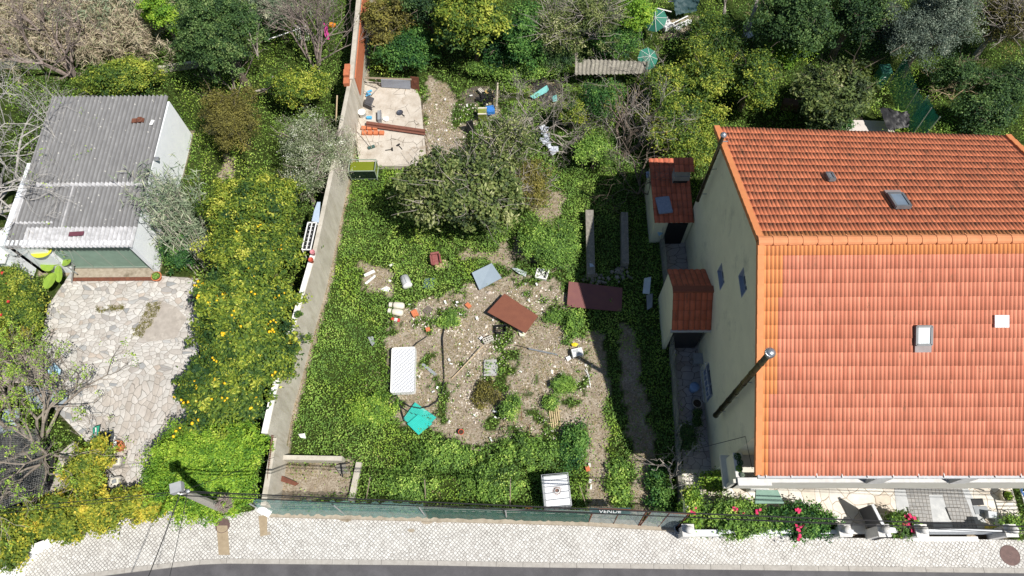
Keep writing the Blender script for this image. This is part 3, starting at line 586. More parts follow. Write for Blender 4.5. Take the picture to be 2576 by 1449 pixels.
VERGE = M('verge_tile', (.62, .24, .095), (.55, .20, .08), 4, .75); RIDGE = M('ridge_tile', (.62, .26, .12), (.52, .20, .09), 3, .75)
HX, HR = 7.2, 17.6; EZ, RZ_, BZ = 5.77, 9.23, 6.72; EY, RY, BY0, BY1 = 4.38, 10.77, 17.05, 16.5
house = thing('house', 'large cream house with orange tiled gable roof and two metal flues', 'house', (HX, 5.56, 0)); HO = Vector((HX, 5.56, 0))
def hl(p): return Vector(p) - HO
def roofz(y): return EZ + (RZ_ - EZ) * (y - EY) / (RY - EY) if y < RY else RZ_ + (BZ - RZ_) * (y - RY) / (BY0 - RY)
prof = [(5.56, -.3), (16.45, -.3), (16.45, roofz(16.5) - .42), (RY, RZ_ - .24), (5.56, roofz(5.56) - .16)]
mb = MB(); P = [hl((HX, y, z)) for y, z in prof] + [hl((HR, y, z)) for y, z in prof]; n = 5
mb.add(P, [tuple(range(n)), tuple(range(2 * n - 1, n - 1, -1))] + [(i, n + i, n + (i + 1) % n, (i + 1) % n) for i in range(n)])
wall = mb.build('wall', CREAM, house)
def cut(ob, boxes):
    for c, s_ in boxes:
        k = MB().box(c, s_).build('cutter', CREAM); md = ob.modifiers.new('b', 'BOOLEAN'); md.operation = 'DIFFERENCE'; md.object = k; md.solver = 'EXACT'
        k.location = Vector(ob.parent.location) if ob.parent else (0, 0, 0)
        bpy.context.view_layer.update(); dg = bpy.context.evaluated_depsgraph_get(); me = bpy.data.meshes.new_from_object(ob.evaluated_get(dg)); ob.modifiers.clear(); ob.data = me; bpy.data.objects.remove(k)
WINS = [(11.42, 12.24, 4.28, 4.95), (10.06, 10.88, 6.58, 7.24), (8.25, 9.58, .55, 1.5)]
bpy.context.view_layer.update()
cut(wall, [(hl((HX, (a + b_) / 2, (c + d) / 2)), (.5, b_ - a, d - c)) for a, b_, c, d in WINS])
if len(wall.data.materials) == 0: wall.data.materials.append(CREAM)
FRAMEB = M('blue_grey_reveal', (.36, .40, .50), (.30, .34, .43), 4, .5)
for k, (a, b_, c, d) in enumerate(WINS):
    fr = MB(); x = HX + .16
    for p, q in (((x, a + .03, c), (x, a + .03, d)), ((x, b_ - .03, c), (x, b_ - .03, d)), ((x, (a + b_) / 2, c), (x, (a + b_) / 2, d)), ((x, a, c + .03), (x, b_, c + .03)), ((x, a, d - .03), (x, b_, d - .03))): fr.bar(hl(p), hl(q), .05, .06)
    w = fr.build('window', ALU, house)
    MB().box(hl((x + .03, (a + b_) / 2, (c + d) / 2)), (.01, b_ - a, d - c)).build('pane', GLASS, w)
    lin = MB(); lin.box(hl((HX + .11, (a + b_) / 2, c + .012)), (.24, b_ - a - .01, .02)); lin.box(hl((HX + .11, a + .012, (c + d) / 2)), (.24, .02, d - c - .05)); lin.box(hl((HX + .11, b_ - .012, (c + d) / 2)), (.24, .02, d - c - .05)); lin.build('reveal', FRAMEB, w)
    if k == 2:
        gr = MB()
        for i in range(7): y = a + (b_ - a) * i / 6; gr.bar(hl((HX - .14, y, c)), hl((HX - .14, y, d)), .02)
        for z in (c, (c + d) / 2, d): gr.bar(hl((HX - .14, a, z)), hl((HX - .14, b_, z)), .025)
        for y in (a, b_):
            for z in (c, d): gr.bar(hl((HX - .14, y, z)), hl((HX + .02, y, z)), .02)
        gr.build('grille', M('white_iron', (.6, .6, .6), (.45, .45, .45), 9, .6), w)
NT, NRF, NRB = 84, 17, 16
def frF(i, r): i = np.asarray(i); w = 2 + (np.full_like(i, r) > 5) * 2 + (r > 12) * 1; return ((i < w) | (r >= NRF - 1) | (i > NT - 4)).astype(float)
def frB(i, r): i = np.asarray(i); return ((r >= NRB - 1) | (i < 0)).astype(float)
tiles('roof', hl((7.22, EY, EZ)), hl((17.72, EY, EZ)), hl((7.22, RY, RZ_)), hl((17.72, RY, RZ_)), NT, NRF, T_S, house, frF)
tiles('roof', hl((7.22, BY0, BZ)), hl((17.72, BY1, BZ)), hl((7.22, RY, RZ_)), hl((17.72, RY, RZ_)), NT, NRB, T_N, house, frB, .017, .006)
mb = MB()   # underside
for pts in ([(7.12, EY + .03, EZ - .03), (17.74, EY + .03, EZ - .03), (17.74, RY, RZ_ - .03), (7.12, RY, RZ_ - .03)], [(7.12, RY, RZ_ - .03), (17.74, RY, RZ_ - .03), (17.74, BY1 - .03, BZ - .03), (7.12, BY0 - .03, BZ - .03)]):
    a = [hl(p) for p in pts]; mb.add(a + [p - Vector((0, 0, .1)) for p in a], [(0, 1, 2, 3), (7, 6, 5, 4), (0, 4, 5, 1), (1, 5, 6, 2), (2, 6, 7, 3), (3, 7, 4, 0)])
mb.build('soffit', TRIM, house)
for X, ya, za, yb in ((7.16, EY, EZ, RY), (7.16, BY0, BZ, RY), (17.76, EY, EZ, RY), (17.76, BY1, BZ, RY)):
    k = 16; mb = MB()
    for i in range(k):
        p = Vector((X, ya + (yb - ya) * i / k, za + (RZ_ - za) * i / k)); q = Vector((X, ya + (yb - ya) * (i + 1.04) / k, za + (RZ_ - za) * (i + 1.04) / k))
        mb.bar(hl(p + Vector((0, 0, .045))), hl(q + Vector((0, 0, .02))), .20, .10); mb.bar(hl(p + Vector((-.07 if X < 10 else .07, 0, -.03))), hl(q + Vector((-.07 if X < 10 else .07, 0, -.045))), .05, .14)
    mb.build('verge', VERGE, house)
mb = MB()   # ridge caps
k = 24
for i in range(k):
    x0 = 7.08 + 10.75 * i / k; x1 = 7.08 + 10.75 * (i + 1.1) / k
    for (xx, rr, zz) in ((0, 0, 0),):
        P = []
        for x, r_ in ((x0, .15), (x1, .13)):
            for a in np.linspace(-20, 200, 8): P.append(hl((x, RY + r_ * math.cos(math.radians(a)) * 1.15, RZ_ - .02 + r_ * .85 * math.sin(math.radians(a)))))
        mb.add(P, [(j, j + 1, 8 + j + 1, 8 + j) for j in range(7)] + [tuple(range(8)), tuple(range(15, 7, -1))])
    mb.bar(hl((x0 + .01, RY - .17, RZ_ + .03)), hl((x0 + .01, RY + .17, RZ_ + .03)), .03, .05)
mb.build('ridge_cap', RIDGE, house)
nrmF = Vector((0, -(RZ_ - EZ), RY - EY)).normalized(); nrmB = Vector((0, RZ_ - BZ, BY0 - RY)).normalized()
def roofpt(px, py, front=True): return DP(px, py, (8, RY, RZ_), nrmF if front else nrmB)
def skylight(corner, front, glass, fl=0):
    P = [roofpt(*c, front) for c in corner]; n_ = nrmF if front else nrmB; c = sum(P, Vector()) / 4
    M3 = Matrix((Vector((1, 0, 0)), n_.cross(Vector((1, 0, 0))), n_)).transposed(); sx = (P[1] - P[0]).length * .5 + (P[2] - P[3]).length * .5; sy = (P[3] - P[0]).length * .5 + (P[2] - P[1]).length * .5
    c = c + n_ * .09; fr = MB(); w = .05
    for dx, dy_, lx, ly in ((-sx / 2, 0, w, sy), (sx / 2, 0, w, sy), (0, -sy / 2, sx, w), (0, sy / 2, sx, w)): fr.box(hl(c + M3 @ Vector((dx, dy_, 0))), (lx + .02, ly + .02, .12), M=M3)
    s_ = fr.build('skylight', M('skylight_frame', (.16, .17, .18), (.1, .1, .11), 3, .4), house); MB().box(hl(c + n_ * .02), (sx - .03, sy - .03, .03), M=M3).build('pane', glass, s_)
    if fl: MB().box(hl(c + M3 @ Vector((0, fl * (sy / 2 + .12), -.03))), (sx + .05, .24, .05), M=M3).build('flashing', M('lead_flashing', (.30, .25, .25), (.22, .19, .19), 4, .6), s_)
PALEG = M('frosted_pane', (.42, .47, .50), (.34, .39, .42), 3, .3, spec=.6)
skylight([(2301, 820), (2338, 820), (2338, 866), (2301, 866)], True, PALEG, -1)
skylight([(2234, 494), (2271, 494), (2284, 526), (2249, 526)], False, M('sky_pane', (.20, .25, .31), (.14, .18, .23), 2, .12, spec=.8), 1)
skylight([(2077, 442), (2091, 442), (2098, 457), (2084, 457)], False, M('small_pane', (.22, .24, .27), (.12, .13, .15), 2, .3), 0)
a = [roofpt(*c) for c in ((2498, 792), (2534, 792), (2534, 823), (2498, 823))]; mb = MB()
for i in range(6):
    u0, u1 = i / 6 + .02, (i + 1) / 6 - .02; mb.bar(hl(a[0].lerp(a[1], (u0 + u1) / 2) + nrmF * .07), hl(a[3].lerp(a[2], (u0 + u1) / 2) + nrmF * .07), .066, .05)
mb.build('glass_tile', M('white_glass_tile', (.85, .86, .88), (.62, .65, .68), 9, .2, spec=.7), house)
# gutter, balcony
mb = MB(); mb.bar(hl((7.15, EY - .05, EZ - .06)), hl((17.75, EY - .05, EZ - .06)), .12, .10); mb.build('gutter', ALU, house)
for i in range(14): MB().box(hl((7.4 + i * .78, EY - .02, EZ + .01)), (.03, .16, .05)).build('gutter_bracket', MARB, house)
mb = MB()
mb.box(hl((12.2, 5.0, 3.10)), (10.9, 1.12, .16)); mb.box(hl((12.2, 4.49, 3.66)), (10.75, .12, 1.0)); mb.build('balcony', TRIM, house)
mb = MB(); mb.box(hl((6.99, 4.93, 3.66)), (.12, 1.0, 1.0)); mb.box(hl((7.1, 5.36, 3.66)), (.24, .12, 1.0)); mb.build('balcony_side', CREAM, house); MB().box(hl((7.13, 4.98, 3.5)), (.17, .8, .9)).build('ledge', M('ledge_grey', (.22, .22, .22), (.14, .14, .14), 4, .8), house)
mb = MB()
mb.box(hl((7.5, 4.45, 4.20)), (1.1, .26, .10)); mb.box(hl((12.7, 4.50, 4.205)), (9.5, .16, .07)); mb.box(hl((6.99, 5.0, 4.19)), (.15, .8, .05)); mb.build('coping', MARB, house)
for px in (2183, 2389): X = DP(px, 1213, (0, 4.5, 0), (0, 1, 0)).x if px > 1 else 7.75; MB().box(hl((X, 4.52, 4.95)), (.50, .28, 1.45)).build('column', MARB, house)
AW = M('brown_awning', (.30, .20, .12), (.16, .10, .06), 6, .8)
for a_, b_ in ((8.05, 11.2), (11.75, 15.0), (15.55, 17.6)):
    mb = MB(); mb.bar(hl((a_, 5.28, 5.16)), hl((b_, 5.28, 5.16)), .05)
    n_ = int((b_ - a_) / .1)
    for i in range(n_): x = a_ + (b_ - a_) * (i + .5) / n_; mb.bar(hl((x, 4.58, 4.72 + .02 * (i % 2))), hl((x, 5.3, 5.2)), .11, .03)
    mb.build('awning', AW, house)
for px0, py0, px1, py1, z0, z1 in ((1755, 505, 1820, 352, 3.72, 7.95), (1800, 1045, 1933, 893, 2.47, 8.95)):
    a = DP(px0, py0, (6.95, 0, 0), (1, 0, 0)); x, y = a.x, a.y; rr = .065 if z1 < 8 else .095
    mb = MB(); mb.tube([hl((x, y, z0)), hl((x, y, z1))], rr, 14)
    for z in np.arange(z0, z1, .95): mb.tube([hl((x, y, z)), hl((x, y, z + .06))], rr * 1.12, 14)
    f = mb.build('flue', BRONZE, house); f.data.polygons.foreach_set('use_smooth', [len(p.vertices) == 4 for p in f.data.polygons])
    mb = MB()
    if z1 > 8:
        mb.lathe(hl((x, y, z1)), [(.10, 0), (.13, .05), (.142, .12), (.125, .19), (.08, .235), (.02, .25)], 24)
        for i in range(16): a_ = i / 16 * 6.283; mb.bar(hl((x + .125 * math.cos(a_), y + .125 * math.sin(a_), z1 + .03)), hl((x + .135 * math.cos(a_ + .3), y + .135 * math.sin(a_ + .3), z1 + .19)), .015, .045)
    else: mb.lathe(hl((x, y, z1)), [(.07, -.02), (.115, .02), (.115, .06), (.07, .12), (.02, .14)], 20)
    mb.build('cowl', CAPM, f); mb = MB()
    for z in (z0 + .5, z0 + 2.2, z0 + 3.9): mb.bar(hl((x, y, z)), hl((7.2, y, z)), .03)
    mb.build('bracket', GALV, f)
mb = MB(); mb.prism([tuple(hl((x, y, 0))[:2]) for x, y in ((7.9, 4.0), (8.9, 4.0), (8.75, 4.45), (8.0, 4.45))], 2.55, 2.66); mb.build('canopy', M('green_canopy', (.20, .32, .26), (.15, .25, .2), 3, .6), house)
# cable along gable
MB().tube([(7.18, EY + .3, 5.2), D(1875, 1098, 4.9), D(1730, 1135, 3.2), D(1610, 1148, 1.5)], .012, 4).build('cable', WIRE)
tag(bpy.data.objects['cable'], 'thin dark cable slung from the house gable towards the plot', 'cable')

# --- porch
t = thing('porch', 'small cream porch with red tiled gable roof against the house side wall', 'porch', (6.4, 11.8, 0)); o_ = Vector((6.4, 11.8, 0)); L_ = lambda *p: Vector(p) - o_
mb = MB(); pf = [(10.72, -.2), (13.05, -.2), (13.0, 2.68), (11.87, 3.34), (10.78, 2.46)]
P = [L_(5.72, y, z) for y, z in pf] + [L_(5.86, y, z) for y, z in pf]; mb.add(P, [tuple(range(5)), tuple(range(9, 4, -1))] + [(i, 5 + i, 5 + (i + 1) % 5, (i + 1) % 5) for i in range(5)]); mb.box(L_(6.5, 12.98, 1.2), (1.3, .12, 2.8)); mb.build('wall', CREAM, t)
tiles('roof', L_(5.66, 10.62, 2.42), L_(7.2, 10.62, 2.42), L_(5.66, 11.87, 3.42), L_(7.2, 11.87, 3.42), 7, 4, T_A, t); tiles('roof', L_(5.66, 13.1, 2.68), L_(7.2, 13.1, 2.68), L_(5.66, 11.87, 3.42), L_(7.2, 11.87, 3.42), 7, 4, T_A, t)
MB().bar(L_(5.64, 11.87, 3.46), L_(7.2, 11.87, 3.46), .26, .10).build('ridge_cap', T_A, t); MB().bar(L_(5.62, 10.58, 2.36), L_(7.2, 10.58, 2.36), .1, .1).build('gutter', ALU, t)
MB().box(L_(6.5, 10.80, 1.1), (1.15, .06, 2.2)).build('door', M('shaded_opening', (.05, .045, .045), (.03, .03, .03), 3, .5), t)  # near-black panel filling the open porch front, its shade put into the colour
# --- annex with barbecue chimney
t = thing('annex', 'low annex with dark red tiled roof and barbecue chimney beside the house', 'annex', (6.4, 17.3, 0)); o_ = Vector((6.4, 17.3, 0))
mb = MB(); mb.box(L_(6.36, 17.3, .9), (1.6, 2.9, 2.2)); mb.build('wall', CREAM, t)
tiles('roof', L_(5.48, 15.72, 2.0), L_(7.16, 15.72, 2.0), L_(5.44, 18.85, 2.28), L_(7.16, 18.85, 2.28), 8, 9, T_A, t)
c_ = L_(6.68, 17.75, 2.75); mb = MB(); mb.box(c_, (.62, .42, .95)); mb.box(c_ + Vector((0, -.1, -.1)), (.7, .3, .3)); ch = mb.build('chimney', M('grey_render', (.36, .35, .33), (.26, .25, .24), 5, .9), t)
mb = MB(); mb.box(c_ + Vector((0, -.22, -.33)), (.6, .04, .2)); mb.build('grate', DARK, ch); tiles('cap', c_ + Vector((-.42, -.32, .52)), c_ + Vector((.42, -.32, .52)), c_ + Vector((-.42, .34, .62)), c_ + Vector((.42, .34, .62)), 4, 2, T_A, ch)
MB().box(L_(6.55, 15.83, .8), (.85, .06, 1.9)).build('door', DARK, t)  # no door leaf: flat black panel standing for the shade in the doorway
pn = MB(); pn.rbox(L_(5.93, 16.5, 2.16), (.62, .85, .06), .06, rz=.12); pn.build('skylight', M('grey_pane', (.30, .34, .42), (.2, .23, .3), 12, .5), t)
# --- garage
GW = M('whitewash', (.80, .83, .86), (.72, .76, .80), 2, .8, dirt=(.50, .53, .55), dsc=1.5, dlo=.6, bmp=.15)
gx0, gx1, gy0, gy1 = -22.15, -16.6, 14.55, 22.2
t = thing('garage', 'white garage with grey corrugated fibre cement roof and green folding door', 'garage', (gx0, gy0, 0)); o_ = Vector((gx0, gy0, 0))
mb = MB(); mb.box(L_(gx1 - .1, (gy0 + gy1) / 2, 1.1), (.2, gy1 - gy0, 2.76)); mb.box(L_(gx0 + .3, (gy0 + gy1) / 2, 1.1), (.2, gy1 - gy0, 2.76)); mb.box(L_((gx0 + gx1) / 2 + .1, gy1 - .1, 1.1), (gx1 - gx0 - .6, .2, 2.8))
mb.box(L_(-21.25, gy0 + .12, 1.15), (1.4, .24, 2.8)); mb.box(L_(-18.6, gy0 + .1, 2.40), (3.85, .2, .25)); mb.build('wall', GW, t)
cm, nt, b = nodemat('fibre_cement'); P_ = pos(nt)
c = ramp(nt, [(.3, (.15, .15, .155)), (.6, (.235, .235, .24)), (.8, (.32, .32, .32))], noise(nt, pos(nt, scale=(2, .6, 1)), 2.4, 8, .75))
vo = N(nt, 'ShaderNodeTexVoronoi', Scale=5.0); nt.links.new(P_, vo.inputs['Vector']); sp = math_(nt, 'MULTIPLY', ramp(nt, [(.10, (1, 1, 1)), (.2, (0, 0, 0))], vo.outputs['Distance']), ramp(nt, [(.55, (0, 0, 0)), (.6, (1, 1, 1))], vo.outputs['Color']))
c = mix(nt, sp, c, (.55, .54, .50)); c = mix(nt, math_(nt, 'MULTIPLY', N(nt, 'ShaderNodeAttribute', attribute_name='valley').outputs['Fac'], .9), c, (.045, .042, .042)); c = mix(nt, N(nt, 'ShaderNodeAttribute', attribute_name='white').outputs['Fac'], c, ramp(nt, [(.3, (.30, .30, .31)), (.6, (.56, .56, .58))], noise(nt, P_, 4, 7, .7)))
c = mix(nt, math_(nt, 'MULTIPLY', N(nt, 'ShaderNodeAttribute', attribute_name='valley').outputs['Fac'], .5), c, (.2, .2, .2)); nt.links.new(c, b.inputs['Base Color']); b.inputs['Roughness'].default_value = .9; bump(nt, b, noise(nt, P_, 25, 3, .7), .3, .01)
nX, nY = 294, 90; X = np.linspace(gx0 + .22, gx1 + .07, nX); Y = np.linspace(gy0 - .12, gy1 + .06, nY); XX, YY = np.meshgrid(X, Y)
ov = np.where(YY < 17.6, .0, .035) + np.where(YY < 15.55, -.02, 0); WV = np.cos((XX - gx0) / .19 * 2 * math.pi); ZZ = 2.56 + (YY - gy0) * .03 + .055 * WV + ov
id_ = np.arange(nX * nY).reshape(nY, nX); F = np.stack([id_[:-1, :-1], id_[:-1, 1:], id_[1:, 1:], id_[1:, :-1]], -1).reshape(-1, 4)
fx_ = ((XX[:-1, :-1] + XX[1:, 1:]) / 2).ravel(); fy__ = ((YY[:-1, :-1] + YY[1:, 1:]) / 2).ravel()
Wt = ((fy__ < 15.42) & (fx_ > -21.3)) | ((fy__ > 17.42) & (fy__ < 17.62) & (fx_ > -21.4)) | ((np.abs(fx_ + 19.75) < .06) & (fy__ < 17.6)) | ((np.abs(fy__ - 15.65) < .05) & (fx_ < -20.2)) | ((fx_ < -21.75) & (fy__ > 15.6) & (fy__ < 17.8))
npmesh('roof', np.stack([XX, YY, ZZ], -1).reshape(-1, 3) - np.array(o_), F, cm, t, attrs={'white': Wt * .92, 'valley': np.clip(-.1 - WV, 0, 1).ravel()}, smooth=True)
mb = MB(); mb.box(L_(gx0 + .06, 16.6, 2.15), (.22, 4.2, .9)); mb.build('parapet', GW, t)
dr = MB(); n_ = 60
for i in range(n_): x = -20.5 + 3.75 * (i + .5) / n_; dr.bar(L_(x, gy0 + .22 + .012 * (i % 2), .05), L_(x, gy0 + .22 + .012 * (i % 2), 2.27), .058, .03)
gd = dr.build('door', M('green_corrugated_door', (.20, .29, .235), (.15, .22, .18), 3, .6), t)
mb = MB(); [mb.bar(L_(-20.5 + 3.75 * k / 4, gy0 + .19, .05), L_(-20.5 + 3.75 * k / 4, gy0 + .19, 2.27), .04, .05) for k in range(5)]; mb.bar(L_(-20.5, gy0 + .19, .1), L_(-16.8, gy0 + .19, .1), .05, .08); mb.build('door_frame', M('door_steel', (.26, .31, .27), (.2, .24, .2), 4, .6), gd)
MB().box(L_(-18.6, gy0 - .02, -.0), (3.8, .5, .06)).build('threshold', mortar, t); mb = MB(); mb.box(L_(-18.55, gy0 - .36, .0), (3.75, .17, .04)); dr_ = mb.build('drain', RUST, t)
MB().box(L_(gx1 + .12, 18.9, 2.55), (.3, .12, .12)).build('beam_end', GALV, t)
p = D(347, 303, 2.85); q = MB(); q.box(p, (.55, .22, .05), .05); q.lathe(p + Vector((.1, 0, .03)), [(.13, 0), (.15, .05), (.09, .08), (.05, .05)], 16); tag(q.build('flue_cap', RUST), 'rusty round vent cap on a short plank on the grey corrugated roof', 'vent cap')
p = D(192, 588, 2.66); tag(MB().box(p, (.62, .2, .03), .06).build('roof_patch', M('maroon_sheet', (.15, .05, .07), None, 4, .7)), 'maroon metal strip lying on the white painted roof edge of the garage', 'metal strip')
p = D(382, 308, 2.85); tag(MB().box(p, (.14, .28, .02), -.2).build('paper_sheet', white), 'small white card lying on the corrugated roof near its right edge', 'card')
# annexed lean-to at the far left
t = thing('shed', 'small whitewashed shed end beside the left corner of the garage', 'shed', (-23.4, 14.6, 0)); mb = MB(); mb.box((.3, .2, .9), (1.6, 1.4, 2.0)); mb.build('wall', GW, t); mb = MB(); mb.box((.3, .2, 1.95), (1.8, 1.6, .08)); mb.build('roof', white, t)
# ================================================================== OBJECTS
def plate(mb, P, th):
    P = [Vector(p) for p in P]; n = (P[1] - P[0]).cross(P[2] - P[0]).normalized(); n = n if n.z >= 0 else -n; k = len(P); Q = [p - n * th for p in P]
    a = (P[1] - P[0]).cross(P[2] - P[0]); top = tuple(range(k)) if a.z > 0 else tuple(range(k))[::-1]
    return mb.add(P + Q, [top, tuple(k + i for i in top[::-1])] + [((i, (i + 1) % k, k + (i + 1) % k, k + i) if a.z < 0 else (k + i, k + (i + 1) % k, (i + 1) % k, i)) for i in range(k)])
def PL(name, label, cat, pts, z, th, mat, group=None):
    zs = z if isinstance(z, (list, tuple)) else [z] * len(pts); mb = MB(); plate(mb, [D(a[0], a[1], q) for a, q in zip(pts, zs)], th); return tag(mb.build(name, mat), label, cat, group)
def rocky(mb, p, r, g=random):
    P = []; 
    for k in range(8): P.append(Vector(p) + Vector(((1 if k & 1 else -1) * r * g.uniform(.5, 1), (1 if k & 2 else -1) * r * g.uniform(.5, 1), (1 if k & 4 else 0) * r * g.uniform(.5, 1))))
    mb.add(P, [(0, 2, 3, 1), (4, 5, 7, 6), (0, 1, 5, 4), (1, 3, 7, 5), (3, 2, 6, 7), (2, 0, 4, 6)])
WHP = M('white_plastic', (.78, .78, .76), (.66, .66, .64), 4, .45); OFFW = M('stained_white_paint', (.70, .67, .58), (.58, .53, .44), 6, .5, dirt=(.36, .20, .10), dsc=6, dlo=.6)
RED = M('red_paint', (.60, .05, .05), (.5, .04, .04), 4, .45); TERRA = M('terracotta', (.60, .20, .09), (.48, .15, .07), 8, .8); BLUE = M('blue_plastic', (.05, .22, .62), (.04, .17, .5), 4, .4); LBLUE = M('light_blue_plastic', (.10, .42, .72), (.08, .34, .6), 5, .5)
BLK = M('black_plastic', (.025, .025, .028), (.015, .015, .016), 6, .5); WOOD = M('weathered_wood', (.34, .28, .21), (.22, .18, .13), 12, .9); PALEW = M('pale_wood', (.60, .48, .32), (.48, .36, .22), 12, .85); GREYP = M('grey_panel', (.30, .32, .34), (.22, .235, .25), 3, .6)
# mattress
p = sum([D(*q, .18) for q in ((982, 878), (1042, 877), (1050, 985), (987, 991))], Vector()) / 4
t = thing('mattress', 'white quilted single mattress lying flat on the rubble', 'mattress', (p.x, p.y, .03), .045)
qm, nt, b = nodemat('quilted_fabric'); b.inputs['Base Color'].default_value = (.78, .80, .84, 1); b.inputs['Roughness'].default_value = .8
v = N(nt, 'ShaderNodeTexVoronoi', Scale=8.5, Randomness=0.25, feature='DISTANCE_TO_EDGE'); nt.links.new(pos(nt, rot=(0, 0, .8)), v.inputs['Vector']); bump(nt, b, ramp(nt, [(0, (0, 0, 0)), (.25, (1, 1, 1))], v.outputs['Distance']), 1.0, .04)
c = mix(nt, ramp(nt, [(.70, (0, 0, 0)), (.8, (.6, .6, .6))], noise(nt, pos(nt), 2.5, 5, .7)), (.80, .82, .86), (.45, .46, .46)); nt.links.new(c, b.inputs['Base Color'])
MB().rbox((0, 0, .12), (1.0, 1.98, .20), .09).build('cover', qm, t); mb = MB()
for z in (.035, .205): mb.rbox((0, 0, z), (1.015, 1.995, .022), .1)
mb.build('piping', WHP, t)
# gas canisters
def canister(px, py, rz, label, ln=.52, r=.15, mat=OFFW, grp='gas canisters lying in the weeds'):
    p = D(px, py, r); t = thing('gas_canister', label, 'gas canister', (p.x, p.y, r + .02), rz, grp); RX = Matrix.Rotation(math.pi / 2, 3, 'Y')
    MB().lathe((0, 0, 0), [(.04, -ln / 2), (r * .8, -ln / 2 + .04), (r, -ln / 2 + .1), (r, ln / 2 - .1), (r * .8, ln / 2 - .03), (.05, ln / 2)], 20, RX).build('body', mat, t, True)
    mb = MB(); mb.lathe((-ln / 2 - .08, 0, 0), [(.115, -.07), (.115, .07)], 16, RX, cap=False); mb.lathe((-ln / 2 - .08, 0, 0), [(.095, .07), (.095, -.07)], 16, RX, cap=False); mb.bar((-ln / 2 - .14, -.1, 0), (-ln / 2 - .14, .1, 0), .03); mb.build('collar', OFFW, t)
    MB().tube([(-ln / 2 - .08, 0, 0), (-ln / 2, 0, 0)], .025, 8).build('valve', GALV, t); return t
canister(1003, 769, -.12, 'cream gas canister lying on its side, the upper of the pair in the weeds'); canister(1000, 786, -.2, 'rust stained cream gas canister lying just above the red fire extinguisher')
p = D(995, 804, .1); t = thing('fire_extinguisher', 'small red fire extinguisher lying below two cream gas canisters', 'fire extinguisher', (p.x, p.y, .1), -.22); RX = Matrix.Rotation(math.pi / 2, 3, 'Y')
MB().lathe((0, 0, 0), [(.03, -.22), (.075, -.19), (.08, -.15), (.08, .16), (.06, .19)], 16, RX).build('body', RED, t, True); MB().lathe((0.03, 0, 0), [(.082, -.07), (.082, .07)], 16, RX, cap=False).build('paper_label', WHP, t); MB().box((-.25, 0, 0), (.1, .06, .04)).build('handle', BLK, t)
# plates and sheets
BGM = M('blue_grey_board', (.26, .32, .38), (.22, .275, .33), 2, .5, dirt=(.36, .38, .38), dlo=.66)
PL('board', 'blue grey square board tilted in the grass with one cracked corner', 'board', ((1187, 686), (1237, 662), (1262, 699), (1206, 729)), (.30, .22, .12, .12), .05, BGM)
RS = M('red_brown_sheet', (.20, .075, .045), (.165, .06, .038), 3, .7, dirt=(.25, .11, .07), dlo=.62)
PL('metal_sheet', 'red brown metal sheet propped over black crates in the sun', 'metal sheet', ((1226, 785), (1269, 738), (1354, 795), (1322, 838)), (.42, .34, .30, .42), .03, RS)
PL('metal_sheet', 'large maroon sheet lying half in the house shadow', 'metal sheet', ((1431, 708), (1566, 724), (1564, 784), (1426, 771)), (.3, .22, .2, .28), .025, M('maroon_board', (.20, .085, .075), (.17, .07, .07), 3, .6))
def crate(px, py, rz, label, s=(.42, .32, .26)):
    p = D(px, py, .1); t = thing('crate', label, 'crate', (p.x, p.y, 0), rz); mb = MB(); x, y, z = s
    for k in range(4):
        zz = .03 + k * (z - .03) / 3.2
        for a, c in (((-x / 2, -y / 2), (x / 2, -y / 2)), ((x / 2, -y / 2), (x / 2, y / 2)), ((x / 2, y / 2), (-x / 2, y / 2)), ((-x / 2, y / 2), (-x / 2, -y / 2))): mb.bar((*a, zz), (*c, zz), .015, .045)
    for a in ((-1, -1), (1, -1), (1, 1), (-1, 1)): mb.bar((a[0] * x / 2, a[1] * y / 2, 0), (a[0] * x / 2, a[1] * y / 2, z), .03)
    mb.build('side', BLK, t); mb = MB()
    for k in range(6): mb.bar((-x / 2 + x * k / 5, -y / 2, .015), (-x / 2 + x * k / 5, y / 2, .015), .02)
    for k in range(5): mb.bar((-x / 2, -y / 2 + y * k / 4, .02), (x / 2, -y / 2 + y * k / 4, .02), .02)
    mb.build('base', BLK, t)
crate(1261, 829, .05, 'black plastic crate under the lower edge of the red brown sheet')
PL('plastic_tray', 'dirty white broken tray under the lowest corner of the red brown sheet', 'tray', ((1302, 828), (1325, 836), (1318, 846), (1308, 845)), .1, .12, OFFW)
PL('plastic_sheet', 'translucent grey crumpled plastic sheet lying on rubble', 'plastic sheet', ((1217, 905), (1249, 904), (1253, 925), (1248, 945), (1217, 946)), (.08, .04, .07, .05, .07), .01, M('grey_film', (.42, .43, .44), (.30, .28, .26), 5, .35))
PL('loose_glass_sheet', 'dark transparent pane leaning in the grass below the dark central tree', 'pane', ((1070, 700), (1096, 699), (1090, 728), (1062, 724)), (.25, .2, .05, .05), .01, M('smoked_pane', (.09, .14, .13), (.06, .10, .09), 3, .15, spec=.6))
PL('board_piece', 'small dark grey board piece lying diagonally by the mattress', 'board', ((1059, 917), (1066, 914), (1100, 941), (1092, 945)), .04, .02, GREYP)
PL('board_piece', 'brown square mat lying above the terracotta fragment', 'mat', ((1063, 781), (1078, 768), (1090, 778), (1076, 795)), .03, .02, M('brown_mat', (.17, .14, .12), (.12, .10, .085), 12, .95))
PL('stone_slab', 'small grey triangular slab half hidden in lush weeds', 'slab', ((925, 848), (938, 846), (943, 862), (936, 870)), .12, .04, GREYP)
PL('plank', 'broken white plank, upper of three on bare soil', 'plank', ((915, 690), (940, 678), (944, 684), (918, 696)), .1, .04, WHP)
PL('plank', 'long thin white plank on bare soil below the first', 'plank', ((917, 712), (943, 691), (946, 695), (921, 716)), .1, .03, WHP)
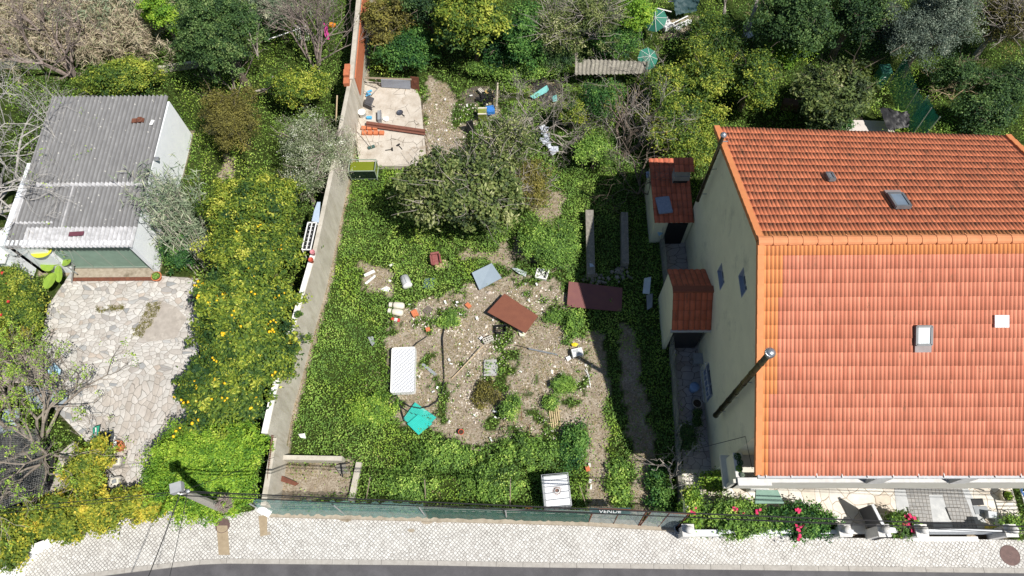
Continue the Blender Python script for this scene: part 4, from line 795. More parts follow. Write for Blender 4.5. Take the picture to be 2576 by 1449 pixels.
PL('plank', 'pointed white board piece on bare soil near the barrel', 'board', ((958, 727), (972, 720), (982, 724), (978, 733), (963, 732)), .08, .03, WHP)
PL('plank', 'tiny white plank offcut at the top of the bare soil patch', 'plank', ((978, 667), (988, 661), (991, 664), (981, 671)), .06, .03, WHP)
# white vented drawer box
a = [D(*q, .22) for q in ((1353, 675), (1381, 681), (1374, 702), (1347, 697))]; c = sum(a, Vector()) / 4; t = thing('white_tray', 'square white framed tray lying in weeds beside the shadow edge', 'tray', (c.x, c.y, 0)); mb = MB(); plate(mb, [q - Vector((c.x, c.y, .04)) for q in a], .14); mb.build('base', WHP, t); mb = MB()
for i in range(4): mb.bar(a[i] - Vector((c.x, c.y, 0)), a[(i + 1) % 4] - Vector((c.x, c.y, 0)), .05, .05)
mb.build('rim', WHP, t); mb = MB(); o_ = Vector((c.x, c.y, .025)); mb.bar(a[0] - o_, a[2] - o_, .02); mb.bar(a[1] - o_, a[3] - o_, .02); mb.bar(a[1].lerp(a[0], .2) - o_, a[2].lerp(a[3], .2) - o_, .05); mb.build('cross_brace', BLK, t)
PL('plastic_bag', 'torn pale grey plastic bag in the grass between the blue board and the white tray', 'plastic bag', ((1288, 675), (1300, 676), (1325, 686), (1322, 696), (1305, 688)), (.12, .2, .1, .1, .15), .03, M('bag_film', (.45, .50, .52), (.3, .34, .34), 8, .4))
# grey barrel
p = D(1021, 708, .2); t = thing('bin', 'dented pale grey plastic bin lying on its side in the weeds', 'bin', (p.x, p.y, .2), math.radians(-68)); RX = Matrix.Rotation(math.pi / 2, 3, 'Y')
GB = M('pale_grey_plastic', (.52, .54, .55), (.40, .42, .43), 5, .6); MB().lathe((0, 0, 0), [(.14, -.26), (.19, -.25), (.21, .18), (.20, .20)], 18, RX).build('body', GB, t, True); MB().lathe((0, 0, 0), [(.22, .19), (.225, .24), (.17, .30), (.05, .31)], 18, RX).build('lid', WHP, t, True); mb = MB(); mb.bar((-.2, 0, .21), (.18, 0, .22), .02); mb.bar((-.03, -.19, .12), (-.03, .19, .12), .02); mb.build('strap', GREYP, t)
# maroon armchair shell, straw lump
p = D(1096, 653, .25); t = thing('broken_chair', 'crumpled maroon seat shell lying under the central tree', 'seat', (p.x, p.y, .02), .2); MAR = M('maroon_vinyl', (.20, .05, .05), (.30, .13, .12), 12, .4)
mb = MB(); mb.rbox((0, .05, .16), (.42, .56, .10), .1); mb.rbox((0, .3, .26), (.40, .10, .28), .04, M=Matrix.Rotation(.3, 3, 'X')); mb.rbox((-.2, 0, .25), (.08, .45, .2), .03); mb.rbox((.2, 0, .25), (.08, .45, .2), .03); mb.build('seat', MAR, t)
mb = MB(); g = random.Random(4); p = D(1108, 667)
for _ in range(40): rocky(mb, (p.x + g.gauss(0, .12), p.y + g.gauss(0, .13), g.uniform(0, .1)), .07, g)
tag(mb.build('straw_pile', PALEW), 'small tan heap of straw just below the maroon seat', 'straw heap')
# breeze block
def block(px, py, rz, label, tilt=0, s=1.0, ry=0):
    p = D(px, py, .1); t = thing('concrete_block', label, 'concrete block', (p.x, p.y, .11 if not ry else .02), rz); t.rotation_euler = (tilt, ry, rz); mb = MB(); x, y, z = .42 * s, .19 * s, .19 * s
    for yy in (-y / 2, 0, y / 2): mb.box((0, yy, 0), (x, .03, z))
    for k in range(5): mb.box((-x / 2 + x * k / 4, 0, 0), (.03, y - .03, z * .98))
    mb.box((0, 0, -z / 2 + .012), (x - .03, y - .03, .015)); mb.build('block', M('breeze_concrete', (.56, .53, .47), (.44, .41, .36), 12, .95), t); return t
block(1228, 855, .42, 'upright hollow concrete block with its holes facing the sky on the rubble'); block(1211, 231, -.9, 'hollow concrete block at the edge of weeds beyond the ruined slab', s=.85)
# poles and sticks
def stick(name, label, cat, a, c, za, zc, r, mat, n=6): return tag(MB().tube([D(*a, za), D((a[0] + c[0]) / 2, (a[1] + c[1]) / 2, (za + zc) / 2 + .01), D(*c, zc)], r, n).build(name, mat), label, cat)
stick('wooden_pole', 'long pale wooden pole leaning against the upright concrete block', 'pole', (1136, 953), (1216, 870), .05, .22, .02, PALEW)
stick('metal_pole', 'silver metal pole lying between rubble and weeds left of the microwave', 'pole', (1330, 877), (1402, 892), .12, .08, .035, GALV); stick('metal_pole', 'dark rod lying just above the silver pole', 'rod', (1296, 868), (1332, 876), .05, .1, .012, BLK)
t_ = MB(); t_.tube([D(1475, 925, .06), D(1486, 976, .04), D(1482, 944, .05), D(1471, 930, .06)], .014, 6); tag(t_.build('bent_pipe', WHP), 'thin white pipe bent into a V on the soil path', 'pipe')
t_ = MB(); t_.tube([D(1450, 905, .03), D(1475, 917, .03)], .012, 5)
# hose
hose = MB(); hp = [(1138, 770), (1122, 806), (1113, 850), (1115, 900), (1117, 950), (1112, 985), (1100, 1008), (1080, 1022), (1056, 1027), (1030, 1022), (1003, 1005), (990, 985)]
hose.tube([D(*q, .05 + .02 * math.sin(i)) for i, q in enumerate(hp)], .028, 7); tag(hose.build('hose', BLK), 'thick black hose curving across the rubble to the foot of the mattress', 'hose')
t_ = MB(); t_.tube([D(*q, .05) for q in ((977, 930), (975, 960), (985, 995), (1005, 1020), (1030, 1038), (1060, 1047), (1098, 1040))], .02, 6); tag(t_.build('hose', BLK), 'thin black hose running past the left side of the mattress over the turquoise sheet', 'hose')
t_ = MB(); t_.tube([D(*q, .05) for q in ((1075, 846), (1050, 862), (1034, 878))], .016, 6); tag(t_.build('cable_piece', BLK), 'short black cable ending at the top edge of the mattress', 'cable')
stick('metal_bar', 'dark iron bar standing off the corner of the mattress towards the turquoise sheet', 'bar', (998, 994), (1018, 1060), .1, .05, .025, BLK)
# turquoise corrugated sheets
TQ = M('turquoise_fibreglass', (.06, .50, .42), (.05, .42, .36), 3, .35, dirt=(.45, .62, .56), dsc=2.5, dlo=.56)
def corr(name, label, cat, pts, z, mat, n=16, amp=.025, grp=None, par=None):
    zs = z if isinstance(z, (list, tuple)) else [z] * 4; A_, B_, C_, E_ = [D(*q, zz) for q, zz in zip(pts, zs)]; S = n * 6; V = []
    for i in range(S + 1):
        u = i / S; h = Vector((0, 0, amp * math.cos(i / 6 * 6.283)))
        for v in (0, .5, 1): V.append(A_.lerp(B_, u).lerp(E_.lerp(C_, u), v) + h)
    mb = MB(); F_ = [(i * 3 + k, (i + 1) * 3 + k, (i + 1) * 3 + k + 1, i * 3 + k + 1) for i in range(S) for k in range(2)]; nn = len(V); mb.add(V, F_); mb.add([q - Vector((0, 0, .008)) for q in V], [f[::-1] for f in F_])
    return tag(mb.build(name, mat, None, True), label, cat, grp)
corr('corrugated_sheet', 'upper turquoise corrugated plastic sheet, faded white at its edges', 'corrugated sheet', ((1044, 1012), (1014, 1054), (1060, 1090), (1098, 1050)), (.06, .06, .08, .08), TQ, 14, .02)
corr('corrugated_sheet', 'lower bright turquoise corrugated sheet overlapping the faded one', 'corrugated sheet', ((1052, 1042), (1024, 1066), (1053, 1094), (1088, 1066)), (.14, .14, .16, .12), M('bright_turquoise', (.05, .52, .45), (.04, .46, .40), 3, .35), 10, .018)
# terracotta pieces, pot
def brickbit(px, py, rz, label, s=(.26, .3, .12)):
    p = D(px, py); mb = MB(); mb.box((p.x, p.y, s[2] / 2 + .01), s, rz)
    for k in range(3): mb.box((p.x + (k - 1) * s[0] / 3.2 * math.cos(rz), p.y + (k - 1) * s[0] / 3.2 * math.sin(rz), s[2] + .012), (.03, s[1] * .9, .012), rz)
    tag(mb.build('brick', TERRA), label, 'brick')
brickbit(1044, 790, .5, 'orange hollow brick fragment right of the gas canisters'); brickbit(1077, 830, .3, 'orange brick fragment on a pale stone above the black cable', (.18, .16, .1)); brickbit(1178, 770, .8, 'orange brick half beside the sandy heap left of the brown sheet', (.18, .24, .1)); brickbit(1480, 1180, .2, 'rust red broken tile in weeds above the caged tank', (.2, .2, .1)) if False else brickbit(1478, 1180, .2, 'rust red broken tile in weeds above the caged tank', (.16, .2, .1)); brickbit(1330, 1318 - 40, .0, 'rust coloured flat brick beside the tank foot at the netting', (.3, .12, .08))
def pot(px, py, r, h, label, mat=TERRA, plant=None, z=0, grp=None, soil=True, seed=0):
    p = D(px, py, z + h * .6); t = thing('flower_pot', label, 'flower pot', (p.x, p.y, z), 0, grp)
    MB().lathe((0, 0, 0), [(r * .7, 0), (r * .95, h * .8), (r * 1.06, h * .82), (r * 1.06, h), (r * .9, h), (r * .86, h * .8), (.01, h * .78)], 20, cap=False).build('pot', mat, t, True)
    if soil: MB().lathe((0, 0, h * .80), [(r * .87, 0), (.01, .01)], 16, cap=False).build('soil', M('potting_soil', (.06, .045, .03), None, 9, .95) if 'potting_soil' not in bpy.data.materials else bpy.data.materials['potting_soil'], t)
    if plant:
        n = plant[1]; g = np.random.default_rng(seed + 5); d = g.normal(size=(n, 3)); d[:, 2] = np.abs(d[:, 2]) + .2; d /= np.linalg.norm(d, axis=1)[:, None]; P = d * (r * plant[2]) * g.uniform(.3, 1, (n, 1)) + np.array([0, 0, h * .95])
        leafcloud('plant', P, d + g.normal(size=(n, 3)) * .4, plant[3], plant[4], g.normal(.5, .2, n), LM[plant[0]], t)
    return t
pot(1160, 1087, .11, .16, 'small bright red pot standing on the bare soil', M('red_plastic', (.62, .10, .05), (.5, .08, .04), 5, .5))
pot(395, 697, .22, .24, 'terracotta pot with trimmed plant at the garage corner', TERRA, ('weed', 400, .9, .06, .04))
# pots and rack on the boundary wall
pot(817 - 0, 0, .1, .1, 'x') if False else None
def walpot(px, py, label, mat): p = D(px, py, 2.42); t = pot(px, py, .10, .24, label, mat, None, 2.26, soil=False); return t
walpot(787, 636, 'pink clay jar on the top of the boundary wall', M('pink_clay', (.52, .22, .24), (.45, .18, .2), 6, .7)); walpot(783, 655, 'dark red clay jar on the boundary wall below the pink one', M('red_clay', (.46, .09, .05), (.36, .07, .04), 6, .6))
a, c = D(796, 560, 2.3), D(781, 628, 2.3); t = thing('shelf_rack', 'white metal shelf frame resting beside the top of the boundary wall', 'rack', ((a.x + c.x) / 2, (a.y + c.y) / 2, 0)); o_ = Vector(t.location); mb = MB(); w = Vector((-.36, 0, 0))
for p, q in ((a, c), (a + w, c + w), (a, a + w), (c, c + w), ((a + w * .5), (c + w * .5))): mb.bar(p - o_, q - o_, .045)
for k in range(1, 7): u = k / 7; mb.bar(a.lerp(c, u) + w * .25 - o_, a.lerp(c, u) + w * .75 - o_, .014)
mb.build('frame', WHP, t); mb = MB()
for p in (a, c, a + w, c + w): mb.bar(p - o_, p * 1.0 - o_ - Vector((0, 0, p.z)), .04)
mb.build('leg', WHP, t); mb = MB(); plate(mb, [q - o_ - Vector((0, 0, .12)) for q in (a, c, c + w, a + w)], .02); mb.build('shelf', BLK, t)
PL('paint_tray', 'pale blue stained board lying on the wall top above the white rack', 'board', ((798, 508), (806, 508), (802, 560), (784, 556), (790, 530)), 2.3, .03, M('pale_blue', (.42, .5, .6), (.34, .42, .52), 12, .7))
# microwave
p = D(1452, 886, .25); t = thing('microwave', 'discarded white microwave oven standing in the weeds at the shadow edge', 'microwave', (p.x, p.y, .02), .22)
MB().rbox((0, 0, .15), (.46, .34, .28), .02).build('body', WHP, t); f = MB().box((-.05, -.175, .15), (.32, .014, .22)).build('door', WHP, t); MB().box((-.05, -.184, .15), (.25, .006, .15)).build('window', BLK, f); MB().box((.17, -.175, .15), (.1, .014, .24)).build('control_panel', M('panel_grey', (.55, .56, .56), None, 4, .4), t); mb = MB(); mb.box((-.05, .05, .30), (.22, .1, .02)); mb.box((.02, -.05, .30), (.1, .12, .03)); mb.build('vent', M('light_grey_plastic', (.5, .52, .52), None, 8, .5), t)
PL('toy', 'crumpled yellow plastic piece lying behind the microwave', 'plastic piece', ((1437, 865), (1446, 862), (1455, 866), (1449, 872), (1440, 871)), (.18, .24, .18, .2, .16), .03, M('yellow_plastic', (.75, .62, .03), None, 6, .5))
PL('paper', 'small square white card lying left of the microwave foot', 'card', ((1423, 899), (1434, 894), (1437, 903), (1428, 909)), .08, .02, WHP)
# tank
a = [D(*q, 1.15) for q in ((1361, 1195), (1428, 1187), (1440, 1267), (1370, 1282))]; c = sum(a, Vector()) / 4
t = thing('caged_tank', 'white caged water tank with dark stained top behind the street netting', 'water tank', (c.x, c.y, 0), .09); tm, nt, b = nodemat('tank_plastic')
cc = mix(nt, ramp(nt, [(.10, (.85, .85, .85)), (.24, (0, 0, 0))], math_(nt, 'ADD', N(nt, 'ShaderNodeTexGradient', gradient_type='SPHERICAL').outputs[0], 0)), (.78, .80, .80), (.78, .80, .80))
tc = N(nt, 'ShaderNodeTexCoord'); vl = N(nt, 'ShaderNodeVectorMath', operation='LENGTH'); mp = N(nt, 'ShaderNodeMapping'); mp.inputs['Location'].default_value = (-.02, .03, -1.1); nt.links.new(tc.outputs['Object'], mp.inputs[0]); nt.links.new(mp.outputs[0], vl.inputs[0])
dd = math_(nt, 'ADD', vl.outputs['Value'], math_(nt, 'MULTIPLY', noise(nt, tc.outputs['Object'], 9, 4, .7), .35)); cc = ramp(nt, [(.26, (.16, .09, .07)), (.40, (.74, .76, .78)), (1, (.80, .82, .83))], dd); nt.links.new(cc, b.inputs['Base Color']); b.inputs['Roughness'].default_value = .4
MB().rbox((0, 0, .60), (.96, 1.14, 1.0), .09).build('tank', tm, t); mb = MB()
for z in (.16, .38, .60, .82, 1.12):
    P = [(-.5, -.6), (.5, -.6), (.5, .6), (-.5, .6)]
    for k in range(4): mb.tube([(*P[k], z), (*P[(k + 1) % 4], z)], .014, 6)
for x in (-.5, -.3, -.1, .1, .3, .5):
    for y in (-.6, .6): mb.tube([(x, y, .12), (x, y, 1.12)], .012, 6)
for y in (-.4, -.2, 0, .2, .4):
    for x in (-.5, .5): mb.tube([(x, y, .12), (x, y, 1.12)], .012, 6)
for y in (-.35, -.1, .13, .36): mb.bar((-.49, y, 1.13), (.49, y + .02, 1.13), .03, .02)
mb.build('cage', GALV, t); MB().lathe((.02, -.03, 1.1), [(.10, 0), (.10, .06), (.08, .07), (.075, .03)], 18, cap=False).build('neck', WHP, t); mb = MB(); [mb.box((x, 0, .06), (.12, 1.2, .12)) for x in (-.42, 0, .42)]; mb.build('pallet', WOOD, t)
# slatted wood
t_ = MB()
for k in range(5): t_.bar(D(1381 + k * 5.5, 1022, .08), D(1388 + k * 5.5, 1078, .06), .055, .03)
for v in (1034, 1066): t_.bar(D(1380, v, .04), D(1412, v, .04), .05, .03)
tag(t_.build('slatted_panel', M('bamboo', (.52, .42, .24), (.40, .31, .17), 9, .7)), 'narrow panel of tan bamboo slats below a green tuft', 'slatted panel')
stick('wooden_pole', 'weathered short beam lying across the weeds near the plot front', 'beam', (1130, 1123), (1210, 1133), .2, .15, .035, WOOD)
for a, c, l in (((1310, 1020), (1313, 1058), 'thin rusty rod lying by the leafy bush in the bare ground'), ((1332, 1068), (1330, 1110), 'upright brown stake at the lower edge of the bare ground')): stick('rod', l, 'rod', a, c, .05, .25, .015, RUST)
for a, c, l in (((931, 1200), (920, 1262), 'leftmost thin brown stake behind the street netting'), ((1068, 1206), (1071, 1268), 'second brown stake behind the netting, standing in tall weeds'), ((1284, 1204), (1283, 1276), 'third brown stake, just left of the caged tank')): stick('stake', l, 'stake', c, a, .0, 1.3, .022, WOOD)
stick('wooden_pole', 'thin grey branch leaning right of the caged tank', 'branch', (1476, 1275), (1458, 1222), .1, .9, .014, WOOD)
# rusty plank near street corner
PL('steel_channel', 'rusty brown steel channel lying in the street corner of the plot', 'steel channel', ((670, 1176), (685, 1186), (752, 1216), (742, 1222), (690, 1205), (668, 1190)), .35, .05, RUST)
PL('concrete_piece', 'pale broken concrete slab piece with dark metal clip near the cross wall', 'concrete piece', ((842, 1172), (868, 1165), (878, 1190), (855, 1192)), .15, .06, rub_c)
t_ = MB(); t_.bar(D(858, 1168, .25), D(862, 1200, .25), .04); t_.bar(D(858, 1168, .25), D(880, 1164, .25), .04); tag(t_.build('metal_bracket', BLK), 'black angled metal bracket on the broken concrete piece', 'bracket')
PL('plastic_bag', 'white plastic bag in the lush weeds by the boundary wall end', 'plastic bag', ((750, 1092), (765, 1090), (768, 1103), (755, 1100)), (.2, .3, .22, .26), .05, WHP)
t = thing('wall_lattice', 'rust coloured mesh panel leaning along the wall end at the street corner', 'mesh panel', (-10.0, 5.2, 0)); mb = MB()
a, c = D(683, 1095, 1.9), D(668, 1250, 1.4); a2, c2 = D(700, 1095, .9), D(694, 1250, .5); o_ = Vector((-10.0, 5.2, 0))
for k in range(32): u = k / 31; mb.bar(a.lerp(c, u) - o_, a2.lerp(c2, u) - o_, .012)
for k in range(10): u = k / 9; mb.bar(a.lerp(a2, u) - o_, c.lerp(c2, u) - o_, .012)
mb.build('mesh', RUST, t)
p = D(655, 1285, .4); o = MB(); o.bar(D(648, 1276, .9), D(678, 1291, .3), .3, .16); tag(o.build('coping_stone', white), 'white sloping coping stone between the green hedge and the netting fence', 'coping stone')
# ------------ slab area
p = D(912, 288, .25); t = thing('bucket', 'white bucket standing on the ruined slab against the wall', 'bucket', (p.x, p.y, .1)); MB().lathe((0, 0, 0), [(.14, 0), (.18, .32), (.195, .33), (.195, .36), (.175, .36), (.165, .30), (.01, .28)], 22, cap=False).build('body', WHP, t, True)
p = D(930, 262, .3); t = thing('plastic_chair', 'dark grey upturned plastic chair near the white bucket', 'chair', (p.x, p.y, .1), -.5); DG = M('charcoal_plastic', (.09, .09, .10), (.07, .07, .075), 6, .6)
MB().rbox((0, .05, .42), (.42, .40, .04), .04, M=Matrix.Rotation(.5, 3, 'X')).build('backrest', DG, t); MB().rbox((.02, -.16, .2), (.42, .06, .3), .02).build('seat', DG, t); mb = MB(); [mb.bar((x, .1, 0), (x * .9, -.1, .35), .035) for x in (-.2, .2)]; mb.build('frame', DG, t)
p = D(929, 297, .15); tag(MB().rbox((p.x, p.y, .18), (.26, .13, .14), .02).build('storage_box', LBLUE), 'small blue box beside the white bucket', 'box')
p = D(955, 296, .15); t = thing('scrap_metal', 'grey metal frame lying next to a white round disc on the slab', 'metal frame', (p.x, p.y, .1), .1); mb = MB(); mb.box((0, 0, .14), (.14, .56, .24)); mb.build('frame', GREYP, t); MB().box((.09, 0, .14), (.05, .58, .28)).build('panel', GALV, t)
p = D(969, 300, .12); mb = MB(); mb.prism([(p.x - .12, p.y - .03), (p.x + .05, p.y - .17), (p.x + .19, p.y - .12), (p.x + .20, p.y + .08), (p.x + .1, p.y + .15), (p.x - .12, p.y + .04)], .14, .18); tag(mb.build('fan_blade', WHP), 'white fan shaped plastic piece beside the grey frame', 'plastic piece')
p = D(1006, 284, .12); t = thing('pan', 'round dark frying pan lying in the middle of the slab', 'pan', (p.x, p.y, .11)); MB().lathe((0, 0, 0), [(.13, 0), (.17, .05), (.16, .05), (.12, .015), (.01, .012)], 22, cap=False).build('body', M('dark_steel', (.13, .14, .17), None, 3, .35, .6), t, True); MB().bar((.12, -.1, .04), (.26, -.24, .05), .03).build('handle', BLK, t)
t = thing('iron_beam', 'long rusty iron beam lying across the ruined slab', 'beam', tuple(D(920, 312, .1))); o_ = Vector(t.location); a, c = D(922, 312, .28), D(1069, 333, .28); mb = MB(); mb.bar(a - o_, c - o_, .06, .16); mb.bar(a - o_ + Vector((0, .07, .07)), c - o_ + Vector((0, .07, .07)), .10, .03); mb.bar(a - o_ + Vector((0, -.07, -.05)), c - o_ + Vector((0, -.07, -.05)), .10, .03); mb.build('beam', M('iron_beam', (.22, .09, .06), (.14, .06, .045), 9, .8), t)
mb = MB(); a, c = D(905, 320, .2), D(965, 328, .2)
for r in range(2):
    for k in range(4):
        if r == 0 and k == 3: continue
        p = D(913 + k * 13.5 + (3 if r else 0), 323 + r * 12, .15); mb.box((p.x, p.y, .17), (.21, .20, .13), -.05)
PGp = [(0, 0), (1, 0), (2, 0), (0, 1), (1, 1), (2, 1), (3, 1)]
for i, j in PGp:
    p = D(915 + i * 14.5 + j * 2, 323 + j * 12, .15); mb = MB(); mb.box((p.x, p.y, .17), (.225, .20, .13), -.06); tag(mb.build('brick', TERRA), ('upper' if j == 0 else 'lower') + ' row red hollow brick on the ruined slab, ' + ('nearest the wall', 'second from the wall', 'third from the wall', 'farthest from the wall')[i], 'brick', 'red hollow bricks on the ruined slab')
PL('metal_sheet', 'long blue grey metal sheet standing at the back edge of the slab', 'metal sheet', ((958, 200), (1032, 203), (1033, 224), (960, 219)), (.75, .75, .15, .15), .03, M('blue_grey_sheet', (.33, .36, .42), (.26, .28, .34), 3, .5)); PL('metal_sheet', 'short rusty brown metal sheet standing right of the blue grey one', 'metal sheet', ((1032, 193), (1053, 195), (1055, 229), (1034, 222)), (.95, .95, .12, .12), .03, RUST); stick('beam', 'dark wooden beam above the blue grey metal sheet', 'beam', (918, 196), (1035, 200), .6, .8, .05, WOOD)
for k, (a, c) in enumerate((((912, 200), (950, 222)), ((938, 194), (962, 216)), ((915, 228), (934, 238)), ((938, 235), (955, 217)))): stick('dead_branch', ['dead branch', 'thin dead branch', 'short dead branch', 'forked dead branch'][k] + ' on the top left corner of the ruined slab, ' + ['leftmost', 'upper', 'lowest', 'rightmost'][k], 'branch', a, c, .45, .15, .022, BARKG)
mb = MB(); p = D(928, 237, .15)
for k in range(5): mb.rbox((p.x + random.gauss(0, .05), p.y + (k - 2) * .08, .2 + random.random() * .06), (.14, .09, .07), .02, rz=random.uniform(-1, 1))
tag(mb.build('blue_rag', LBLUE), 'bright blue crumpled rag near the wall on the slab', 'rag')
for (a, c, l, d_) in (((900, 300), (935, 372), 'long broom leaning from the wall down onto the slab', 1), ((895, 315), (899, 372), 'thin stick leaning on the wall beside the broom', 0)):
    t = thing('broom' if d_ else 'stick', l, 'broom' if d_ else 'stick', tuple(D(*c, .1))); o_ = Vector(t.location); MB().tube([D(*a, 1.1) - o_, D(*c, .2) - o_], .016, 6).build('handle', WOOD, t)
    if d_: MB().box((.0, .0, .06), (.34, .12, .1), .4).build('brush', M('green_bristle', (.06, .12, .11), None, 9, .9), t)
for a, c, l in (((1208 - 0, 0), (0, 0), ''),): pass
t_ = MB(); t_.bar(D(1210 - 0, 0), D(1210, 0), .01) if False else None
for x_, y_, r_, l in ((1072, 436, .6, ''),): pass
def hammer(px, py, rz, label): p = D(px, py, .12); mb = MB(); R_ = Matrix.Rotation(rz, 3, 'Z'); mb.bar(Vector((p.x, p.y, .13)), Vector((p.x, p.y, .13)) + R_ @ Vector((.34, 0, 0)), .03); mb.box((p.x, p.y, .14), (.06, .18, .06), rz); tag(mb.build('hammer', BLK), label, 'hammer')
hammer(1002, 429 - 64, -.9, 'dark hammer lying on the lower part of the slab'); hammer(1001 - 14, 440 - 64, 3.3, 'small hammer with its head left of the larger one')
# glass aquarium with green water
a = [D(*q, .75) for q in ((880, 402), (945, 405), (943, 430), (879, 421))]; c = sum(a, Vector()) / 4; x0, x1 = a[0].x, a[1].x; y0, y1 = min(a[2].y, a[3].y), a[0].y; t = thing('aquarium', 'old glass aquarium full of green water beside the boundary wall', 'aquarium', (c.x, c.y, 0)); o_ = Vector((c.x, c.y, 0))
mb = MB()
for z in (.12, .75):
    P = [Vector((x0, y0, z)), Vector((x1, y0, z)), Vector((x1, y1, z)), Vector((x0, y1, z))]
    for k in range(4): mb.bar(P[k] - o_, P[(k + 1) % 4] - o_, .035)
for q in ((x0, y0), (x1, y0), (x1, y1), (x0, y1)): mb.bar(Vector((*q, 0)) - o_, Vector((*q, .76)) - o_, .035)
mb.build('frame', M('aquarium_frame', (.28, .34, .28), (.2, .25, .2), 4, .4), t); MB().box(((x0 + x1) / 2 - o_.x, (y0 + y1) / 2 - o_.y, .36), (x1 - x0 - .04, y1 - y0 - .04, .5)).build('water', M('green_water', (.17, .20, .02), (.14, .17, .015), 2, .25, dirt=(.30, .30, .08), dsc=9, dlo=.62), t)
mb = MB(); mb.box(((x0 + x1) / 2 - o_.x, y0 - .01 - o_.y, .4), (x1 - x0, .01, .7)); mb.build('pane', M('algae_glass', (.012, .022, .018), None, 3, .15), t)
# barrel etc near centre top
BARL = M('olive_drum', (.22, .26, .05), (.16, .19, .04), 5, .6)
p = D(1233, 277, .35); t = thing('barrel', 'bright blue plastic container beside a concrete post', 'container', (p.x, p.y, .1), .2); MB().rbox((0, 0, .25), (.44, .40, .34), .08).build('body', BLUE, t); MB().rbox((0, 0, .43), (.3, .14, .05), .03).build('lid', BLUE, t)
p = D(1214, 286, .35); t = thing('drum', 'olive green open box left of the blue container', 'box', (p.x, p.y, .02)); MB().box((0, 0, .25), (.42, .40, .5)).build('body', BARL, t); mb = MB(); mb.box((0, .18, .53), (.44, .06, .05)); mb.box((0, -.18, .53), (.44, .06, .05)); mb.build('rim', OFFW, t)
stick('concrete_post', 'leaning pale concrete post above the blue container', 'post', (1249, 268), (1252, 208), .2, .9, .05, M('post_concrete', (.50, .44, .36), (.36, .31, .25), 9, .9))
mb = MB(); g = random.Random(8); p = D(1228, 247)
for _ in range(40): rocky(mb, (p.x + g.gauss(0, .2), p.y + g.gauss(0, .16), g.uniform(0, .18)), .1, g)
tag(mb.build('rubbish_bag', BLK), 'heap of torn black rubbish bags above the blue container', 'rubbish heap')
PL('cardboard', 'yellowish cardboard piece behind the black rubbish bags', 'cardboard', ((1210, 233), (1225, 226), (1240, 230), (1238, 240), (1215, 243)), (.1, .2, .15, .1, .1), .03, M('yellow_card', (.60, .42, .16), (.46, .32, .12), 8, .9))
t_ = MB(); p = D(1182, 315, .5); t_.box((p.x, p.y, .4), (.40, .10, .8), .3, taper=.8); tag(t_.build('charred_board', BLK), 'charred black board standing left of the olive box', 'board')
for (px, py, mt, l, s) in ((1355, 156, BLUE, 'dark blue crumpled bag in the upper weeds', .16), (1359, 172, M('orange_bag', (.75, .28, .03), (.6, .2, .02), 9, .6), 'orange crumpled bag just below the dark blue bag', .17)):
    mb = MB(); p = D(px, py, .2); g = random.Random(px)
    for k in range(9): rocky(mb, (p.x + g.gauss(0, s * .6), p.y + g.gauss(0, s * .7), .12 + g.random() * .1), s * .8, g)
    tag(mb.build('plastic_bag', mt), l, 'plastic bag')
AQ = M('aqua_board', (.20, .52, .50), (.15, .42, .42), 5, .5)
PL('board', 'aqua board leaning over the charred patch', 'board', ((1333, 242), (1376, 214), (1381, 225), (1375, 232), (1343, 249)), (.2, .45, .4, .3, .15), .03, AQ); PL('board', 'smaller aqua board fragment at the right of the leaning one', 'board', ((1388, 243), (1400, 238), (1402, 254), (1391, 256)), (.2, .3, .2, .15), .03, AQ)
mb = MB(); g = random.Random(3)
for k in range(16): p = D(1365 + g.gauss(0, 6) + k * 1.6, 322 + k * 4.2, .2); mb.rbox((p.x, p.y, .2 + g.random() * .15), (g.uniform(.2, .4), g.uniform(.12, .28), .08), .04, M=Matrix.Rotation(g.uniform(-3, 3), 3, 'Z') @ Matrix.Rotation(g.uniform(-.4, .4), 3, 'X'))
tag(mb.build('plastic_sheeting', M('pale_sheeting', (.55, .58, .64), (.38, .42, .5), 9, .4)), 'twisted pale grey plastic sheeting among dry twigs', 'plastic sheeting')
# corrugated panels at the back
FC = M('old_fibre_sheet', (.30, .28, .24), (.18, .17, .14), 7, .9, dirt=(.5, .48, .40), dsc=4, dlo=.55)
corr('corrugated_roof', 'grey weathered corrugated lean-to roof among the back trees', 'corrugated roof', ((1448, 148), (1630, 155), (1618, 185), (1446, 188)), (1.5, 1.5, 1.1, 1.1), FC, 17, .04)
for k, (a, c, l) in enumerate((((1452, 165), (0, 0), 'left wooden post under the grey lean-to roof'), ((1610, 170), (0, 0), 'right wooden post under the grey lean-to roof'))): p = D(*a, 1.0); tag(MB().tube([(p.x, p.y, 0), (p.x, p.y, 1.2)], .05, 8).build('post', WOOD), l, 'post')
# parasols, tarps, debris at the top
GRN = M('green_canvas', (.04, .20, .14), (.03, .15, .11), 4, .6); WT = M('white_tarp', (.68, .68, .68), (.5, .5, .5), 5, .6)
def parasol(px, py, r, z, label, tilt):
    p = D(px, py, z); t = thing('parasol', label, 'parasol', (p.x, p.y, 0)); R_ = Matrix.Rotation(tilt[0], 3, 'X') @ Matrix.Rotation(tilt[1], 3, 'Y'); V = [Vector((0, 0, z + .1))] + [Vector((0, 0, z)) + R_ @ Vector((r * math.cos(a), r * math.sin(a), -.2)) for a in np.linspace(0, 5.497, 8)]
    mb = MB(); mb.add(V, [(0, i, i % 8 + 1) for i in range(1, 9)]); mb.build('canopy', GRN, t); MB().tube([(0, 0, 0), (0, 0, z + .1)], .02, 6).build('pole', WHP, t); mb = MB(); [mb.bar(V[0] + Vector((0, 0, .01)), V[i] + Vector((0, 0, .01)), .015) for i in range(1, 9)]; mb.build('rib', WHP, t)
